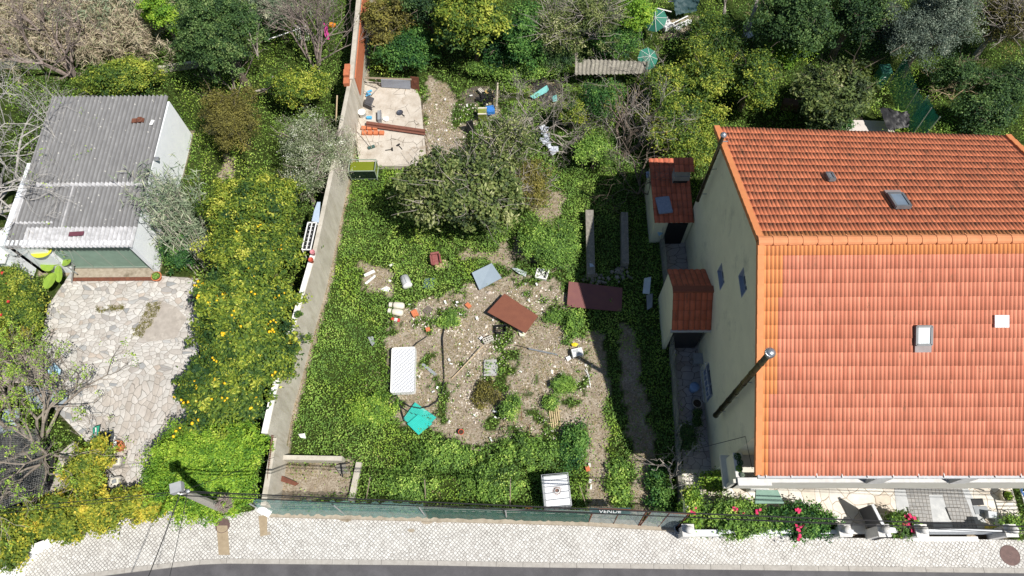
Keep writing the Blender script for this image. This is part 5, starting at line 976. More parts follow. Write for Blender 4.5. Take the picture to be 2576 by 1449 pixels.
parasol(1634, 145, .55, 1.3, 'torn dark green parasol next to the grey lean-to roof', (.5, .3)); parasol(1647, 48, .6, 1.4, 'collapsed green parasol beside the white tarpaulin', (.4, -.5))
def cloth(pts, z, name, label, cat, mat, seed, nx=14, ny=10, amp=.12):
    a = [D(*q, zz) for q, zz in zip(pts, z)]; g = np.random.default_rng(seed); V = []; mb = MB()
    for j in range(ny + 1):
        for i in range(nx + 1): u, v = i / nx, j / ny; p = a[0].lerp(a[1], u).lerp(a[3].lerp(a[2], u), v); V.append(p + Vector((g.normal(0, .03), g.normal(0, .03), abs(g.normal(0, amp)))))
    mb.add(V, [(j * (nx + 1) + i, (j + 1) * (nx + 1) + i, (j + 1) * (nx + 1) + i + 1, j * (nx + 1) + i + 1) for j in range(ny) for i in range(nx)]); return tag(mb.build(name, mat, None, True), label, cat)
cloth(((1655, 40), (1668, 42), (1700, 68), (1672, 84)), (.5, .6, .4, .3), 'tarpaulin', 'crumpled white tarpaulin in the back garden', 'tarpaulin', WT, 3)
cloth(((1692, 70), (1735, 46), (1742, 56), (1702, 78)), (.3, .5, .4, .3), 'tarpaulin', 'folded white plastic strip right of the crumpled tarpaulin', 'tarpaulin', WT, 4, 8, 6, .05)
cloth(((1690, -8), (1760, -4), (1752, 30), (1700, 40)), (1.2, 1.2, .6, .6), 'tarpaulin', 'dark blue green tarpaulin hung at the top edge behind the white debris', 'tarpaulin', M('dark_teal_tarp', (.03, .07, .08), (.02, .05, .055), 6, .6), 5, amp=.05)
for k, (a, c) in enumerate((((1680, 4), (1758, 2)), ((1690, 60), (1730, 40)), ((1695, 66), (1738, 48)), ((1650, 20), (1690, 30)))): stick('pole', ['white pole above the dark tarpaulin at the top edge', 'upper white pole lying on the white debris', 'lower white pole lying on the white debris', 'thin grey pole beside the collapsed parasol'][k], 'pole', a, c, .8, .6, .03, WHP)
# white garden chair
p = D(1884, 86, .45); t = thing('garden_chair', 'white plastic garden chair under the leaning tree', 'chair', (p.x, p.y, 0), .4); MB().rbox((0, 0, .43), (.46, .44, .035), .06).build('seat', WHP, t)
mb = MB(); mb.tube([(-.2, .2, .43), (-.22, .3, .85), (0, .33, .93), (.22, .3, .85), (.2, .2, .43)], .022, 6); [mb.tube([(x, .21, .45), (x, .31, .86)], .016, 5) for x in (-.1, 0, .1)]; mb.build('backrest', WHP, t)
for x, y in ((-.2, -.18), (.2, -.18), (-.2, .18), (.2, .18)): MB().tube([(x, y, .43), (x * 1.15, y * 1.15, 0)], .02, 6).build('leg', WHP, t)
# wheelie bin and green shade fence
p = D(2219, 190, .55); t = thing('wheelie_bin', 'green wheeled rubbish bin with a white emblem beside the green shade fence', 'bin', (p.x, p.y, 0), .05); BG = M('bin_green', (.07, .25, .17), (.05, .2, .14), 4, .5)
MB().box((0, 0, .5), (.46, .50, .9)).build('body', BG, t); MB().rbox((0, .02, 1.0), (.56, .60, .08), .05).build('lid', BG, t); e = MB()
for a0, a1 in ((20, 140), (200, 330)):
    q = [(.09 * math.cos(math.radians(a)), -.255, .62 + .09 * math.sin(math.radians(a))) for a in np.linspace(a0, a1, 8)]; e.tube(q, .012, 5)
e.build('emblem', WHP, t)
for x in (-.2, .2): MB().lathe((x, .24, .1), [(.1, -.03), (.1, .03)], 16, Matrix.Rotation(math.pi / 2, 3, 'Y')).build('wheel', BLK, t)
def stripfence(name, label, A_, z1, mat, lean=(0, 0, 0), seed=1):
    P = [D(*q) for q in A_]; t = thing(name, label, 'fence', (P[0].x, P[0].y, 0)); o_ = Vector(t.location)
    for a, c in zip(P, P[1:]): sheet(a - o_, c - o_, 0, z1, lean, 24, 4, .05, seed).build('netting', mat, t, True)
    for a in P: MB().tube([a - o_, a - o_ + Vector(lean) + Vector((0, 0, z1 + .1))], .025, 6).build('post', GALV, t)
stripfence('shade_fence', 'dark green shade cloth fence beside the back garden path', ((2233, 215), (2262, 300), (2292, 345)), 1.7, NETB, (.15, .3, 0))
stripfence('shade_fence', 'bright green shade cloth wall touching the rear eave of the house', ((2290, 300), (2318, 352)), 1.5, NETB, (.1, .1, 0), 5)
cloth(((2210, 270), (2290, 285), (2285, 320), (2235, 330)), (.9, 1.0, .8, .7), 'tarpaulin', 'black plastic tarpaulin between the shade cloth and the house', 'tarpaulin', BLK, 8, amp=.05)
PL('planter', 'old brown planter box in the dark corner left of the rear garden shrubs', 'planter', ((1972, 246), (2018, 250), (2012, 266), (1970, 262)), .5, .45, M('brown_planter', (.16, .09, .06), None, 6, .8))
# pole behind the house
t = thing('utility_pole', 'pale concrete pole rising behind the rear right corner of the house', 'utility pole', (19.35, 15.2, 0)); MB().tube([(0, 0, 0), (0, 0, 7.2)], [.16, .1], 10).build('pole', M('pole_concrete', (.45, .43, .38), (.36, .34, .3), 6, .9), t)
# ------------ street pole and cables
tp = Vector((-10.45, 3.75, 6.6)); bs = Vector((-11.55, 4.1, 0)); t = thing('utility_pole', 'leaning concrete utility pole rising from the green hedge by the street', 'utility pole', tuple(bs)); MB().tube([(0, 0, 0), tp - bs], [.17, .11], 8).build('pole', bpy.data.materials['pole_concrete'], t)
mb = MB(); mb.box(tp - bs + Vector((-.12, .08, .05)), (.34, .3, .25), .3); mb.build('junction_box', M('box_grey', (.36, .37, .38), (.28, .29, .3), 4, .7), t)
mb = MB(); c = D(564, 1268, 3.6) - bs
for k in range(90): a = random.uniform(0, 6.28); r_ = random.uniform(.08, .22); p = c + Vector((r_ * math.cos(a), r_ * math.sin(a), random.uniform(-.12, .12))); mb.bar(p, p + Vector((-math.sin(a), math.cos(a), random.uniform(-.4, .4))) * .24, .014)
c = bs.lerp(tp, .5) - bs; mb2 = MB(); [mb2.add([v_ for v_ in []], []) for _ in ()]
mb.build('dry_climber', BARKP, t)
mb = MB()
for k in range(5): a = random.uniform(0, 6); mb.tube([tp - bs + Vector((.1 * math.cos(a + j * .8), .1 * math.sin(a + j * .8), .05 - .05 * j)) for j in range(7)], .012, 4)
mb.lathe(tp - bs + Vector((.25, -.02, .1)), [(.02, -.06), (.06, -.03), (.06, .03), (.02, .06)], 10); mb.build('insulator', GALV, t)
def cable(a, c, sag, r, label, n=24):
    a, c = Vector(a), Vector(c); mb = MB(); mb.tube([a.lerp(c, i / n) - Vector((0, 0, sag * 4 * (i / n) * (1 - i / n))) for i in range(n + 1)], r, 5); tag(mb.build('overhead_cable', WIRE), label, 'cable')
e = D(2576, 1322, 6.5); d = (e - tp); e2 = tp + d * 1.35
cable(tp, e2, .25, .022, 'thick black overhead cable along the street, upper strand of the pair to the right'); cable(tp + Vector((0, -.12, -.05)), e2 + Vector((0, -.1, -.05)), .25, .018, 'thinner overhead cable just below the thick one along the street'); cable(tp + Vector((0, -.05, .1)), e2 + Vector((0, -.22, -.3)), .12, .010, 'finest overhead wire running right beside the two thick cables')
w = D(0, 1278, 6.6); cable(tp, tp + (w - tp) * 1.5, .1, .012, 'thin overhead cable running left from the pole over the yellow hedge'); cable(tp + Vector((0, -.05, -.1)), tp + Vector((0, -.05, -.1)) + (D(0, 1284, 6.4) - tp) * 1.5, .1, .009, 'finer wire just under the cable running left over the yellow hedge')
cable(tp, tp + (D(372, 1449, 6.6) - tp) * 1.8, .05, .016, 'cable crossing the pavement and road, left of its pair'); cable(tp + Vector((.2, 0, 0)), tp + Vector((.2, 0, 0)) + (D(408, 1449, 6.6) - tp) * 1.7, .05, .010, 'thin cable crossing the pavement and road, right of its pair'); cable(tp, D(690, 1150, 2.6), .05, .008, 'thin wire from the pole top to the end of the boundary wall')
for px, py, r, l in ((560, 1322, .28, 'round rusty manhole cover under the edge of the green hedge'), (2541, 1397, .36, 'large round brown manhole cover in the pavement near the car gate')):
    p = D(px, py); t = thing('manhole_cover', l, 'manhole cover', (p.x, p.y, 0)); MB().lathe((0, 0, -.02), [(r, 0), (r, .022), (r * .92, .024), (r * .92, .02), (.01, .02)], 32, cap=False).build('cover', M('manhole_iron', (.17, .11, .10), (.11, .075, .07), 7, .7, .3) if 'manhole_iron' not in bpy.data.materials else bpy.data.materials['manhole_iron'], t)
# ------------ house front wall, gate posts
t = thing('front_wall', 'low white front wall with blue grey railing bordering the flower bed', 'wall', (5.8, 3.3, 0)); mb = MB(); mb.box((3.05, -.02, .2), (6.3, .2, .5)); mb.build('wall', white, t); mb = MB()
n_ = 60
for k in range(n_): mb.lathe((.2 + 5.8 * k / n_, -.02, .45), [(.03, 0), (.045, .12), (.025, .25), (.03, .3)], 6)
mb.box((3.05, -.02, .78), (6.1, .14, .06)); mb.build('railing', M('white_balusters', (.66, .68, .72), (.5, .53, .58), 8, .6), t)
for px, l in ((1732, 'stone gate post with ball finial at the left end of the flower bed wall'), (2127, 'stone gate post with ball finial left of the opened footpath gate'), (2225, 'stone gate post with ball finial right of the opened footpath gate'), (2320, 'stone gate post with ball finial at the left end of the car gate'), (2545, 'stone gate post with ball finial at the right end of the car gate')):
    p = D(px, 1341, 1.15); t = thing('gate_post', l, 'gate post', (p.x, 3.28, 0), 0, 'gate posts along the house front'); MB().box((0, 0, .5), (.34, .34, 1.2)).build('shaft', MARB, t); MB().box((0, 0, 1.13), (.44, .44, .07)).build('capstone', MARB, t); MB().lathe((0, 0, 1.165), [(.13, 0), (.13, .03), (.06, .05), (.06, .08), (.12, .12), (.145, .19), (.12, .27), (.05, .31), (.01, .32)], 18, cap=False).build('finial', MARB, t, True)
p = D(1707, 1333, .2); t = thing('flower_pot', 'dark empty urn at the pavement corner left of the first gate post', 'urn', (p.x, 3.45, 0)); MB().lathe((0, 0, 0), [(.12, 0), (.17, .3), (.2, .33), (.15, .34), (.11, .1)], 16, cap=False).build('urn', GREYP, t)
a, c = D(2200, 1360, 0), D(2160, 1281, 0); t = thing('gate', 'solid dark grey footpath gate swung open into the marble patio', 'gate', (a.x, a.y, 0)); d = c - a; DGATE = M('dark_gate', (.10, .10, .105), (.07, .07, .075), 3, .5); ang = math.atan2(d.y, d.x); R_ = Matrix.Rotation(ang, 3, 'Z'); mb = MB(); mb.box(R_ @ Vector((d.length / 2, 0, .62)), (d.length, .06, 1.15), ang); mb.build('panel', DGATE, t); mb = MB(); mb.box(R_ @ Vector((d.length / 2, 0, 1.2)), (d.length, .1, .05), ang); mb.build('top_rail', ALU, t)
t = thing('car_gate', 'closed grey metal sliding car gate between two stone posts', 'gate', (14.35, 3.3, 0)); x1_ = D(2540, 1341, 1).x - 14.35; mb = MB(); mb.box((x1_ / 2, 0, .55), (x1_ - .3, .06, .95)); mb.build('panel', M('gate_grey', (.40, .43, .47), (.33, .36, .4), 3, .5), t); MB().box((x1_ / 2, 0, 1.05), (x1_ - .3, .09, .05)).build('top_rail', ALU, t); MB().box((x1_ / 2 - .3, -.18, .0), (x1_ - .6, .16, .05)).build('track', white, t)
t = thing('fence_panel', 'low blue grey panel between the footpath gate and the car gate', 'panel', (12.6, 3.3, 0)); mb = MB(); mb.box((.7, 0, .2), (1.2, .15, .5)); mb.build('base', white, t); mb = MB(); mb.box((.6, 0, .7), (.5, .1, .4)); mb.box((.55, .02, .93), (.42, .2, .1)); mb.build('letter_box', ALU, t)
for k, (q, l) in enumerate(((((2283, 1276), (2322, 1276), (2335, 1307), (2294, 1307)), 'left square raised grey plate in the driveway'), (((2381, 1277), (2420, 1277), (2434, 1308), (2394, 1308)), 'right square raised grey plate in the driveway'))): PL('floor_plate', l, 'floor plate', q, .06, .06, dm)
PL('door_mat', 'black door mat on the marble near the car port', 'door mat', ((2443, 1255), (2472, 1254), (2476, 1270), (2448, 1272)), .02, .02, BLK); PL('door_mat', 'grey striped mat below the black one', 'door mat', ((2448, 1274), (2482, 1273), (2490, 1291), (2455, 1294)), .02, .02, GREYP); PL('storage_box', 'pale grey low box right of the striped mat', 'box', ((2486, 1285), (2508, 1288), (2508, 1304), (2488, 1302)), .3, .3, ALU)
t = thing('rack', 'white slatted metal rack standing at the right end of the patio', 'rack', tuple(D(2565, 1290))); mb = MB()
for k in range(12): mb.bar((-.3, .9 - k * .14, .9), (1.0, .9 - k * .14, .9), .025)
mb.bar((-.3, -.7, .9), (-.3, 1.0, .9), .04); mb.build('slat', WHP, t); mb = MB(); [mb.bar((x, y, 0), (x, y, .9), .04) for x in (-.3, 1.0) for y in (-.65, .9)]; mb.build('leg', WHP, t)
t_ = MB(); t_.tube([D(2571, 1213, 3.5), D(2569, 1235, 2.4), D(2578, 1250, 1.2)], .03, 6); tag(t_.build('hose', BLUE), 'blue hose hanging at the right end of the balcony', 'hose')
pot(2530, 1248, .22, .34, 'cream pot with yellow green plant beside the white rack', M('cream_pot', (.55, .50, .38), (.4, .36, .27), 8, .8), ('lime', 300, .8, .07, .04), seed=3)
pot(2252, 1300, .15, .2, 'terracotta pot with clipped bush at the driveway edge', TERRA, ('lime', 500, 1.5, .05, .03), seed=4)
PL('yellow_tub', 'small yellow tub behind the car gate corner', 'tub', ((2488, 1320), (2508, 1320), (2505, 1332), (2485, 1330)), .3, .25, M('tub_yellow', (.6, .5, .08), None, 5, .6))
t = thing('air_unit', 'white air conditioning unit beneath the green canopy on the patio', 'air conditioner', tuple(D(1900, 1243))); MB().rbox((0, .2, .35), (.7, .3, .55), .03).build('body', WHP, t); MB().lathe((.1, .04, .35), [(.2, -.005), (.2, .005)], 16, Matrix.Rotation(math.pi / 2, 3, 'X')).build('fan', BLK, t)
for k, (px, py, r, l) in enumerate(((1862, 1163, .14, 'dark cactus pot, topmost on the balcony ledge'), (1858, 1173, .12, 'small grey pot in the middle of the balcony ledge'), (1872, 1182, .13, 'bushy green potted plant near the eave on the balcony ledge'), (1873, 1190, .11, 'round cactus in a white rimmed pot, lowest on the balcony ledge'))):
    x = 7.05 + .0 * k; y = 5.28 - k * .2; t = thing('flower_pot', l, 'flower pot', (x + (.06 if k % 2 else .0), y, 3.96)); MB().lathe((0, 0, 0), [(r * .7, 0), (r, .2), (r * .8, .2)], 14).build('pot', (BLK, GREYP, BLK, WHP)[k], t); n = 160; d = rng.normal(size=(n, 3)); d[:, 2] = abs(d[:, 2]); d /= np.linalg.norm(d, axis=1)[:, None]; leafcloud('plant', d * r * .9 + np.array([0, 0, .24]), d, .07, .03, rng.normal(.4, .2, n), LM[('dark', 'dark', 'weed', 'olive')[k]], t)
# side passage
t = thing('folding_table', 'small blue edged folding table in the shaded side passage', 'table', tuple(D(1748, 916))); MB().box((0, .0, .70), (.42, .44, .04)).build('tabletop', GREYP, t); MB().bar((.22, -.22, .7), (.22, .22, .7), .06, .1).build('edge', BLUE, t)
for x in (-.18, .18):
    for y in (-.18, .18): MB().bar((x, y, 0), (x, y, .7), .03).build('leg', GALV, t)
p = D(1746, 975, .3); t = thing('bucket', 'blue lidded bucket in the shaded side passage', 'bucket', (p.x, p.y, 0)); MB().lathe((0, 0, 0), [(.14, 0), (.19, .4), (.01, .4)], 20, cap=False).build('body', M('faded_blue', (.22, .34, .55), (.18, .28, .46), 4, .5), t, True); MB().lathe((0, 0, .4), [(.2, 0), (.2, .03), (.08, .05), (.01, .05)], 20, cap=False).build('lid', bpy.data.materials['faded_blue'], t, True)
for k, (px, py, l, pl) in enumerate(((1753, 1016, 'empty pale rimmed pot, upper of the passage pots', None), (1752, 1042, 'pot with spiky plant below the empty pale rimmed pot', 'dark'), (1753, 1064, 'third passage pot almost hidden in leaves', 'dark'))): pot(px, py, .19, .3, l, M('stone_pot', (.42, .38, .32), (.32, .29, .24), 6, .85) if k == 0 else bpy.data.materials['stone_pot'], (pl, 260, 1.3, .16, .03) if pl else None, seed=k)
PL('tarpaulin', 'pale blue plastic sheet hanging beside the annex doorway', 'plastic sheet', ((1646, 566), (1668, 562), (1676, 582), (1658, 594)), (1.1, 1.1, .9, .9), .04, M('pale_blue_plastic', (.32, .5, .66), (.26, .42, .56), 5, .5))
PL('board', 'white blotched board standing in the shaded strip left of the porch', 'board', ((1621, 700), (1638, 696), (1634, 740), (1617, 738)), (.8, .8, .5, .5), .04, M('blotched_white', (.55, .62, .68), (.45, .5, .55), 4, .7, dirt=(.1, .12, .12), dlo=.62)); PL('board', 'grey violet board lying below the white blotched board', 'board', ((1626, 742), (1642, 738), (1641, 772), (1628, 780)), .3, .03, GREYP)
PL('plastic_bag', 'small blue bag caught on the fence left of the annex', 'plastic bag', ((1625, 433), (1633, 432), (1638, 446), (1626, 448)), (1.5, 1.6, 1.4, 1.4), .08, M('bag_blue', (.35, .45, .62), (.2, .28, .5), 12, .5))
PL('glass_piece', 'small pale blue glass shard on top of the wall stub', 'glass shard', ((1483, 662), (1490, 663), (1495, 670), (1484, 672)), .53, .01, M('shard', (.5, .6, .72), None, 4, .3))
# ------------ courtyard
t = thing('ladder', 'aluminium ladder lying by the broad leaved plant at the garage', 'ladder', tuple(D(160, 670))); o_ = Vector(t.location); a0, a1, b0, b1 = D(92, 616, .55), D(182, 680, .5), D(102, 605, .55), D(187, 668, .5)
MB().bar(a0 - o_, a1 + (a1 - a0) * .12 - o_, .05).build('rail', GALV, t); MB().bar(b0 - o_, b1 - o_, .05).build('rail', GALV, t)
mb = MB(); [mb.bar(a0.lerp(a1, u) - o_, b0.lerp(b1, u) - o_, .035) for u in np.linspace(.05, .98, 9)]; mb.build('rung', GALV, t)
mb = MB(); mb.bar(D(184, 672, .5) - o_, D(180, 712, .05) - o_, .04); mb.build('stay', GALV, t)
def bigleaf(mb, c, L, W, yaw, tilt, n=10, cup=.12):
    R_ = Matrix.Rotation(yaw, 3, 'Z') @ Matrix.Rotation(tilt, 3, 'Y'); V = [Vector(c)]; k = 22
    for i in range(k + 1): a = -math.pi + 2 * math.pi * i / k; rr = 1 - .35 * max(0, math.cos(a + math.pi)) ** 3; V.append(Vector(c) + R_ @ Vector((L * (.5 + .5 * math.cos(a)) * rr, W / 2 * math.sin(a), cup * L * (.4 * abs(math.sin(a)) + .06 * (i % 2)))))
    mb.add(V, [(0, i, i + 1) for i in range(1, k + 1)])
BL = M('broad_leaf_yellow', (.66, .64, .05), (.52, .56, .04), 6, .4); BLG = M('broad_leaf_green', (.25, .36, .05), (.18, .30, .04), 6, .4)
t = thing('elephant_ear_plant', 'large leaved plant with one bright yellow leaf beside the garage ladder', 'plant', tuple(D(125, 690))); o_ = Vector(t.location)
for px, py, L, W, yaw, z, mt in ((108, 632, 1.05, .8, -.3, 1.7, BL), (128, 708, .75, .5, 1.2, .9, BLG), (150, 690, .8, .35, 1.8, .9, BLG), (168, 660, .45, .4, .3, .8, BLG), (120, 670, .6, .5, 2.6, .7, BLG)):
    mb = MB(); c = D(px, py, z) - o_ - Vector((math.cos(yaw), math.sin(yaw), 0)) * L / 2; bigleaf(mb, c, L, W, yaw, -.15); mb.build('leaf', mt, t); MB().tube([(0, 0, 0), c * .5 + Vector((0, 0, .3)), c], [.04, .03, .015], 6).build('stalk', BLG, t)
PL('doormat', 'dark mat on the paving near the lemon hedge top', 'mat', ((572, 745 - 0), (600, 742), (600, 765), (572, 768)), .02, .02, BLK) if False else PL('board', 'dark square panel on the paving at the edge of the lemon trees', 'panel', ((473, 745), (502, 744), (500, 768), (472, 768)), .02, .02, DG)
PL('tarpaulin', 'dark grey mat lying under the green swing frame', 'mat', ((252, 1085), (285, 1080), (290, 1110), (272, 1145), (265, 1200), (248, 1195)), .04, .02, M('dark_mat', (.07, .08, .085), None, 4, .8))
t = thing('swing_frame', 'green metal frame with pale rail over the dark mat', 'frame', tuple(D(245, 1100))); o_ = Vector(t.location); mb = MB(); plate(mb, [D(*q, z) - o_ for q, z in (((234, 1075), .6), ((250, 1070), .6), ((244, 1115), .5), ((228, 1128), .5))], .03); mb.build('panel', M('frame_green', (.03, .28, .18), (.02, .22, .14), 4, .5), t); mb = MB(); mb.bar(D(241, 1076, .7) - o_, D(240, 1112, .7) - o_, .05); mb.bar(D(290, 1098, .3) - o_, D(275, 1140, .2) - o_, .04); mb.build('rail', WHP, t)
p = D(297, 1122, .2); t = thing('foot_stool', 'orange plastic stool with a white pad on the paving', 'stool', (p.x, p.y, 0), .1); MB().lathe((0, 0, 0), [(.20, 0), (.24, .28), (.22, .32), (.01, .33)], 8, cap=False).build('body', M('stool_orange', (.62, .20, .07), None, 5, .5), t); MB().rbox((-.06, .04, .34), (.13, .26, .03), .03).build('pad', WHP, t)
for px, py, l in ((295, 1163, 'upper square concrete planter block on the paving'), (292, 1215 - 2, 'lower square concrete planter block near the yellow hedge')):
    p = D(px, py, .2); t = thing('planter_block', l, 'planter', (p.x, p.y, 0), .1); MB().box((0, 0, .15), (.42, .38, .3)).build('base', conc, t); mb = MB(); mb.box((0, 0, .31), (.3, .26, .03)); mb.build('top', OFFW, t); MB().box((0, 0, .35), (.16, .14, .06), .2).build('knob', GREYP, t)
stick('metal_pole', 'grey pipe lying towards the lower planter block', 'pipe', (262, 1185 - 10), (292, 1208), .3, .3, .025, GALV)
PL('tabletop', 'pale blue board lying under the leafing bare tree', 'board', ((112, 922), (135, 912), (153, 930), (150, 942), (118, 940)), .4, .04, M('sky_board', (.36, .55, .68), (.3, .46, .58), 4, .6)); p = D(240, 1150); mb = MB(); plate(mb, [D(*q, .12) for q in ((190, 1138), (212, 1135), (212, 1155), (190, 1158))], .05); tag(mb.build('stone_slab', MARB), 'white speckled marble block between the hedge and the leafing tree', 'marble block')
t = thing('chicken_run', 'dark wire mesh covered pen under the bare tree in the lower left corner', 'pen', tuple(D(80, 1190))); o_ = Vector(t.location); mb = MB(); P_ = [D(*q, .9) - o_ for q in ((-30, 1075), (95, 1080), (120, 1240), (-60, 1300))]; plate(mb, [p - Vector((0, 0, .75)) for p in P_], .05); mb.build('base', DARK, t); mb = MB()
for k in range(40): u = k / 39; mb.bar(P_[0].lerp(P_[1], u), P_[3].lerp(P_[2], u), .008); mb.bar(P_[0].lerp(P_[3], u), P_[1].lerp(P_[2], u), .008)
mb.build('mesh', STEELW, t)
for q, l, c_ in ((((-5, 870), (105, 868), (108, 960), (-5, 965)), 'rusty flat roof sheet below the yellow green shrubs at the left edge', M('mixed_sheet', (.40, .36, .32), (.25, .2, .17), 2, .8)), (((10, 1030), (50, 1026), (45, 1085), (-5, 1090)), 'pale blue tarpaulin strip at the left edge under branches', M('tarp_blue', (.30, .40, .48), (.42, .47, .5), 4, .6, dirt=(.2, .18, .15), dlo=.52)), (((60, 970), (170, 985), (165, 1020), (80, 1030)), 'faded grey blue tarpaulin under the leafing tree', M('tarp_grey', (.20, .25, .30), (.30, .33, .36), 3, .6, dirt=(.15, .13, .10), dlo=.5))): PL('tarpaulin', l, 'sheet', q, .5, .04, c_)
PL('low_wall', 'curved pale concrete path edge beside the wire pen', 'path edge', ((150, 1140), (185, 1110), (190, 1180), (150, 1230), (125, 1290), (105, 1280), (135, 1210)), .25, .3, worn)
# top left: gate frame, garden wall
stick('pole', 'long white pole above the grassy gap in the top left garden', 'pole', (672, 100), (765, 68), .9, 1.0, .03, WHP); t_ = MB()
for k in range(7): t_.tube([D(742 + k * 5, 66, 1.1), D(748 + k * 5, 102, .4)], .02, 5)
t_.tube([D(738, 66, 1.1), D(775, 66, 1.1)], .02, 5); tag(t_.build('bed_frame', WHP), 'white tubular bed frame standing in the top left garden', 'bed frame')
t_ = MB(); wallseg(t_, [tuple(D(-40, 168)[:2]), tuple(D(110, 172)[:2])], .2, -.1, .6); tag(t_.build('garden_wall', wm), 'low pale wall below the dry reeds at the left edge', 'wall')
t_ = MB(); wallseg(t_, [tuple(D(350, 190)[:2]), tuple(D(500, 168)[:2])], .15, -.1, .4); tag(t_.build('garden_wall', wm), 'short grey garden wall behind the round citrus shrub', 'wall')
PL('table', 'small white table with dark edge in the grass left of the boundary wall', 'table', ((738, 205 + 30), (776, 236), (772, 252), (745, 250)), .4, .04, WHP); stick('metal_pole', 'angled grey pipe above the small white table', 'pipe', (758, 210), (785, 240), .6, .5, .03, GALV)
stick('lamp_post', 'slim pale post with round cap against the dark side of the boundary wall', 'post', (895 - 0, 300), (903, 238), .3, 2.4, .035, PALEW) if False else stick('post', 'slim pale post with round cap left of the boundary wall', 'post', (845, 316), (848, 240), 1.0, 2.2, .035, PALEW)
cloth(((815, 60), (825, 62), (830, 100), (818, 102)), (1.2, 1.2, .8, .8), 'magenta_cloth', 'magenta cloth caught in the bare tree behind the brick wall', 'cloth', M('magenta', (.45, .05, .22), None, 5, .7), 9, 4, 8, .05)
p = D(835, 65, 1.2); mb = MB(); rocky(mb, p, .14); rocky(mb, p + Vector((.12, 0, 0)), .1); tag(mb.build('orange_net', bpy.data.materials['orange_bag']), 'small orange net bag hanging by the bare tree', 'net bag')
# ================================================================== VEGETATION
G1 = 'citrus trees in a row along the boundary wall'
hed = [('topmost yellow green citrus of the row, beside the reeds', 645, 520, 122, 100, 3.3, 1), ('second citrus of the row, overlapping the wall rack', 655, 640, 125, 90, 3.2, 2), ('third citrus of the row, heavy with yellow lemons', 620, 770, 140, 100, 3.2, 3), ('fourth citrus of the row, spreading onto the white wall top', 615, 895, 135, 95, 3.2, 4), ('lowest lemon tree of the row, above the smooth green hedge', 580, 1010, 118, 78, 3.0, 5)]
fruit_me = None
for l, px, py, rx, ry, h, s in hed:
    t = tree('lemon_tree', l, 'lemon tree', px - (4, 6, 12, 14, 10)[s - 1], py, rx * .97, ry, h + .5, 'orange', 1.2, ((.13, .065) if s < 3 else (.15, .075)), G1, cz=.6, rz=.36, seed=s, nl=15, cr=.18, tint=(.10, .06, .0, -.03, .0)[s - 1])
    T, c, r, P = TREES[-1]
    if s >= 2:
        nf = (0, 0, 16, 90, 70, 60)[s]; ok = P[(P[:, 2] > .4 * h)]
        d = (ok / np.array([r[0], r[1], 1])); w = np.hypot(d[:, 0], d[:, 1]) * .3 + ok[:, 2] / h; ok = ok[w > np.quantile(w, .6)]
        for k in range(nf):
            if k % 3 == 0 or k < 2: q0 = ok[rng.integers(len(ok))]
            q = q0 + rng.normal(size=3) * (.09, .09, .04) + np.array([0, 0, .05])
            if fruit_me is None:
                f = MB().lathe((0, 0, 0), [(.01, -.05), (.035, -.035), (.048, 0), (.035, .038), (.01, .05)], 8).build('fruit', M('lemon_skin', (.85, .56, .02), (.80, .46, .01), 9, .5), t, True); fruit_me = f.data
            else: f = bpy.data.objects.new('fruit', fruit_me); COL.objects.link(f); f.parent = t
            f.location = q; f.rotation_euler = (rng.uniform(0, 3), rng.uniform(0, 3), 0); f.scale = (rng.uniform(.85, 1.25),) * 3
g_top = 'trees of the back gardens'
tree('clipped_hedge', 'smooth bright green clipped hedge around the foot of the street pole', 'hedge', 528, 1178, 136, 118, 2.9, 'bright', 1.9, (.10, .05), cz=.5, rz=.48, seed=8, nl=16, cr=.16, bottom=-.2)
tree('round_shrub', 'round light citrus shrub behind the garage roof', 'shrub', 318, 202, 118, 62, 2.6, 'citrus', 1.1, (.12, .06), seed=9, cz=.55, tint=.12)
tree('evergreen_tree', 'large dense dark evergreen tree at the top left', 'tree', 555, 90, 118, 98, 5.6, 'dark', 1.5, (.10, .055), g_top, seed=10, nl=12, cr=.2, tint=.08)
tree('leafy_shrub', 'rusty brown green shrub between the garage reeds and the citrus', 'shrub', 590, 300, 92, 100, 3.0, 'brown', .9, (.08, .045), seed=11, cr=.2, twigs=14)
tree('citrus_tree', 'yellow green citrus shrub above the blossoming shrub', 'shrub', 752, 225, 88, 55, 2.6, 'orange', 1.3, (.11, .05), seed=12, tint=.03)
tree('blossom_tree', 'whitish flowering shrub with thin twigs leaning over the boundary wall', 'shrub', 790, 385, 92, 100, 3.2, 'blossom', .8, (.06, .035), seed=13, cr=.22, twigs=60, bark=BARKP, tint=.03)
tree('blossom_tree', 'lower dense lobe of pale olive foliage by the wall top', 'shrub', 770, 470, 62, 50, 2.6, 'blossom', .7, (.07, .04), seed=14, cr=.2, twigs=24, bark=BARKP, tint=-.12)
tree('leafy_shrub', 'bright green young tree at the top between reeds and evergreen', 'tree', 410, 40, 60, 60, 3.6, 'bright', .8, (.11, .06), g_top, seed=15)
tree('leafy_shrub', 'mixed grey green shrub right of the evergreen at the top', 'shrub', 690, 30, 62, 55, 3.2, 'cane', .8, (.14, .04), g_top, seed=16)
tree('leafy_shrub', 'low leafy bush at the right corner of the garage door', 'shrub', 452, 630, 40, 52, 1.6, 'deep', 1.0, (.12, .05), seed=17, cz=.5)
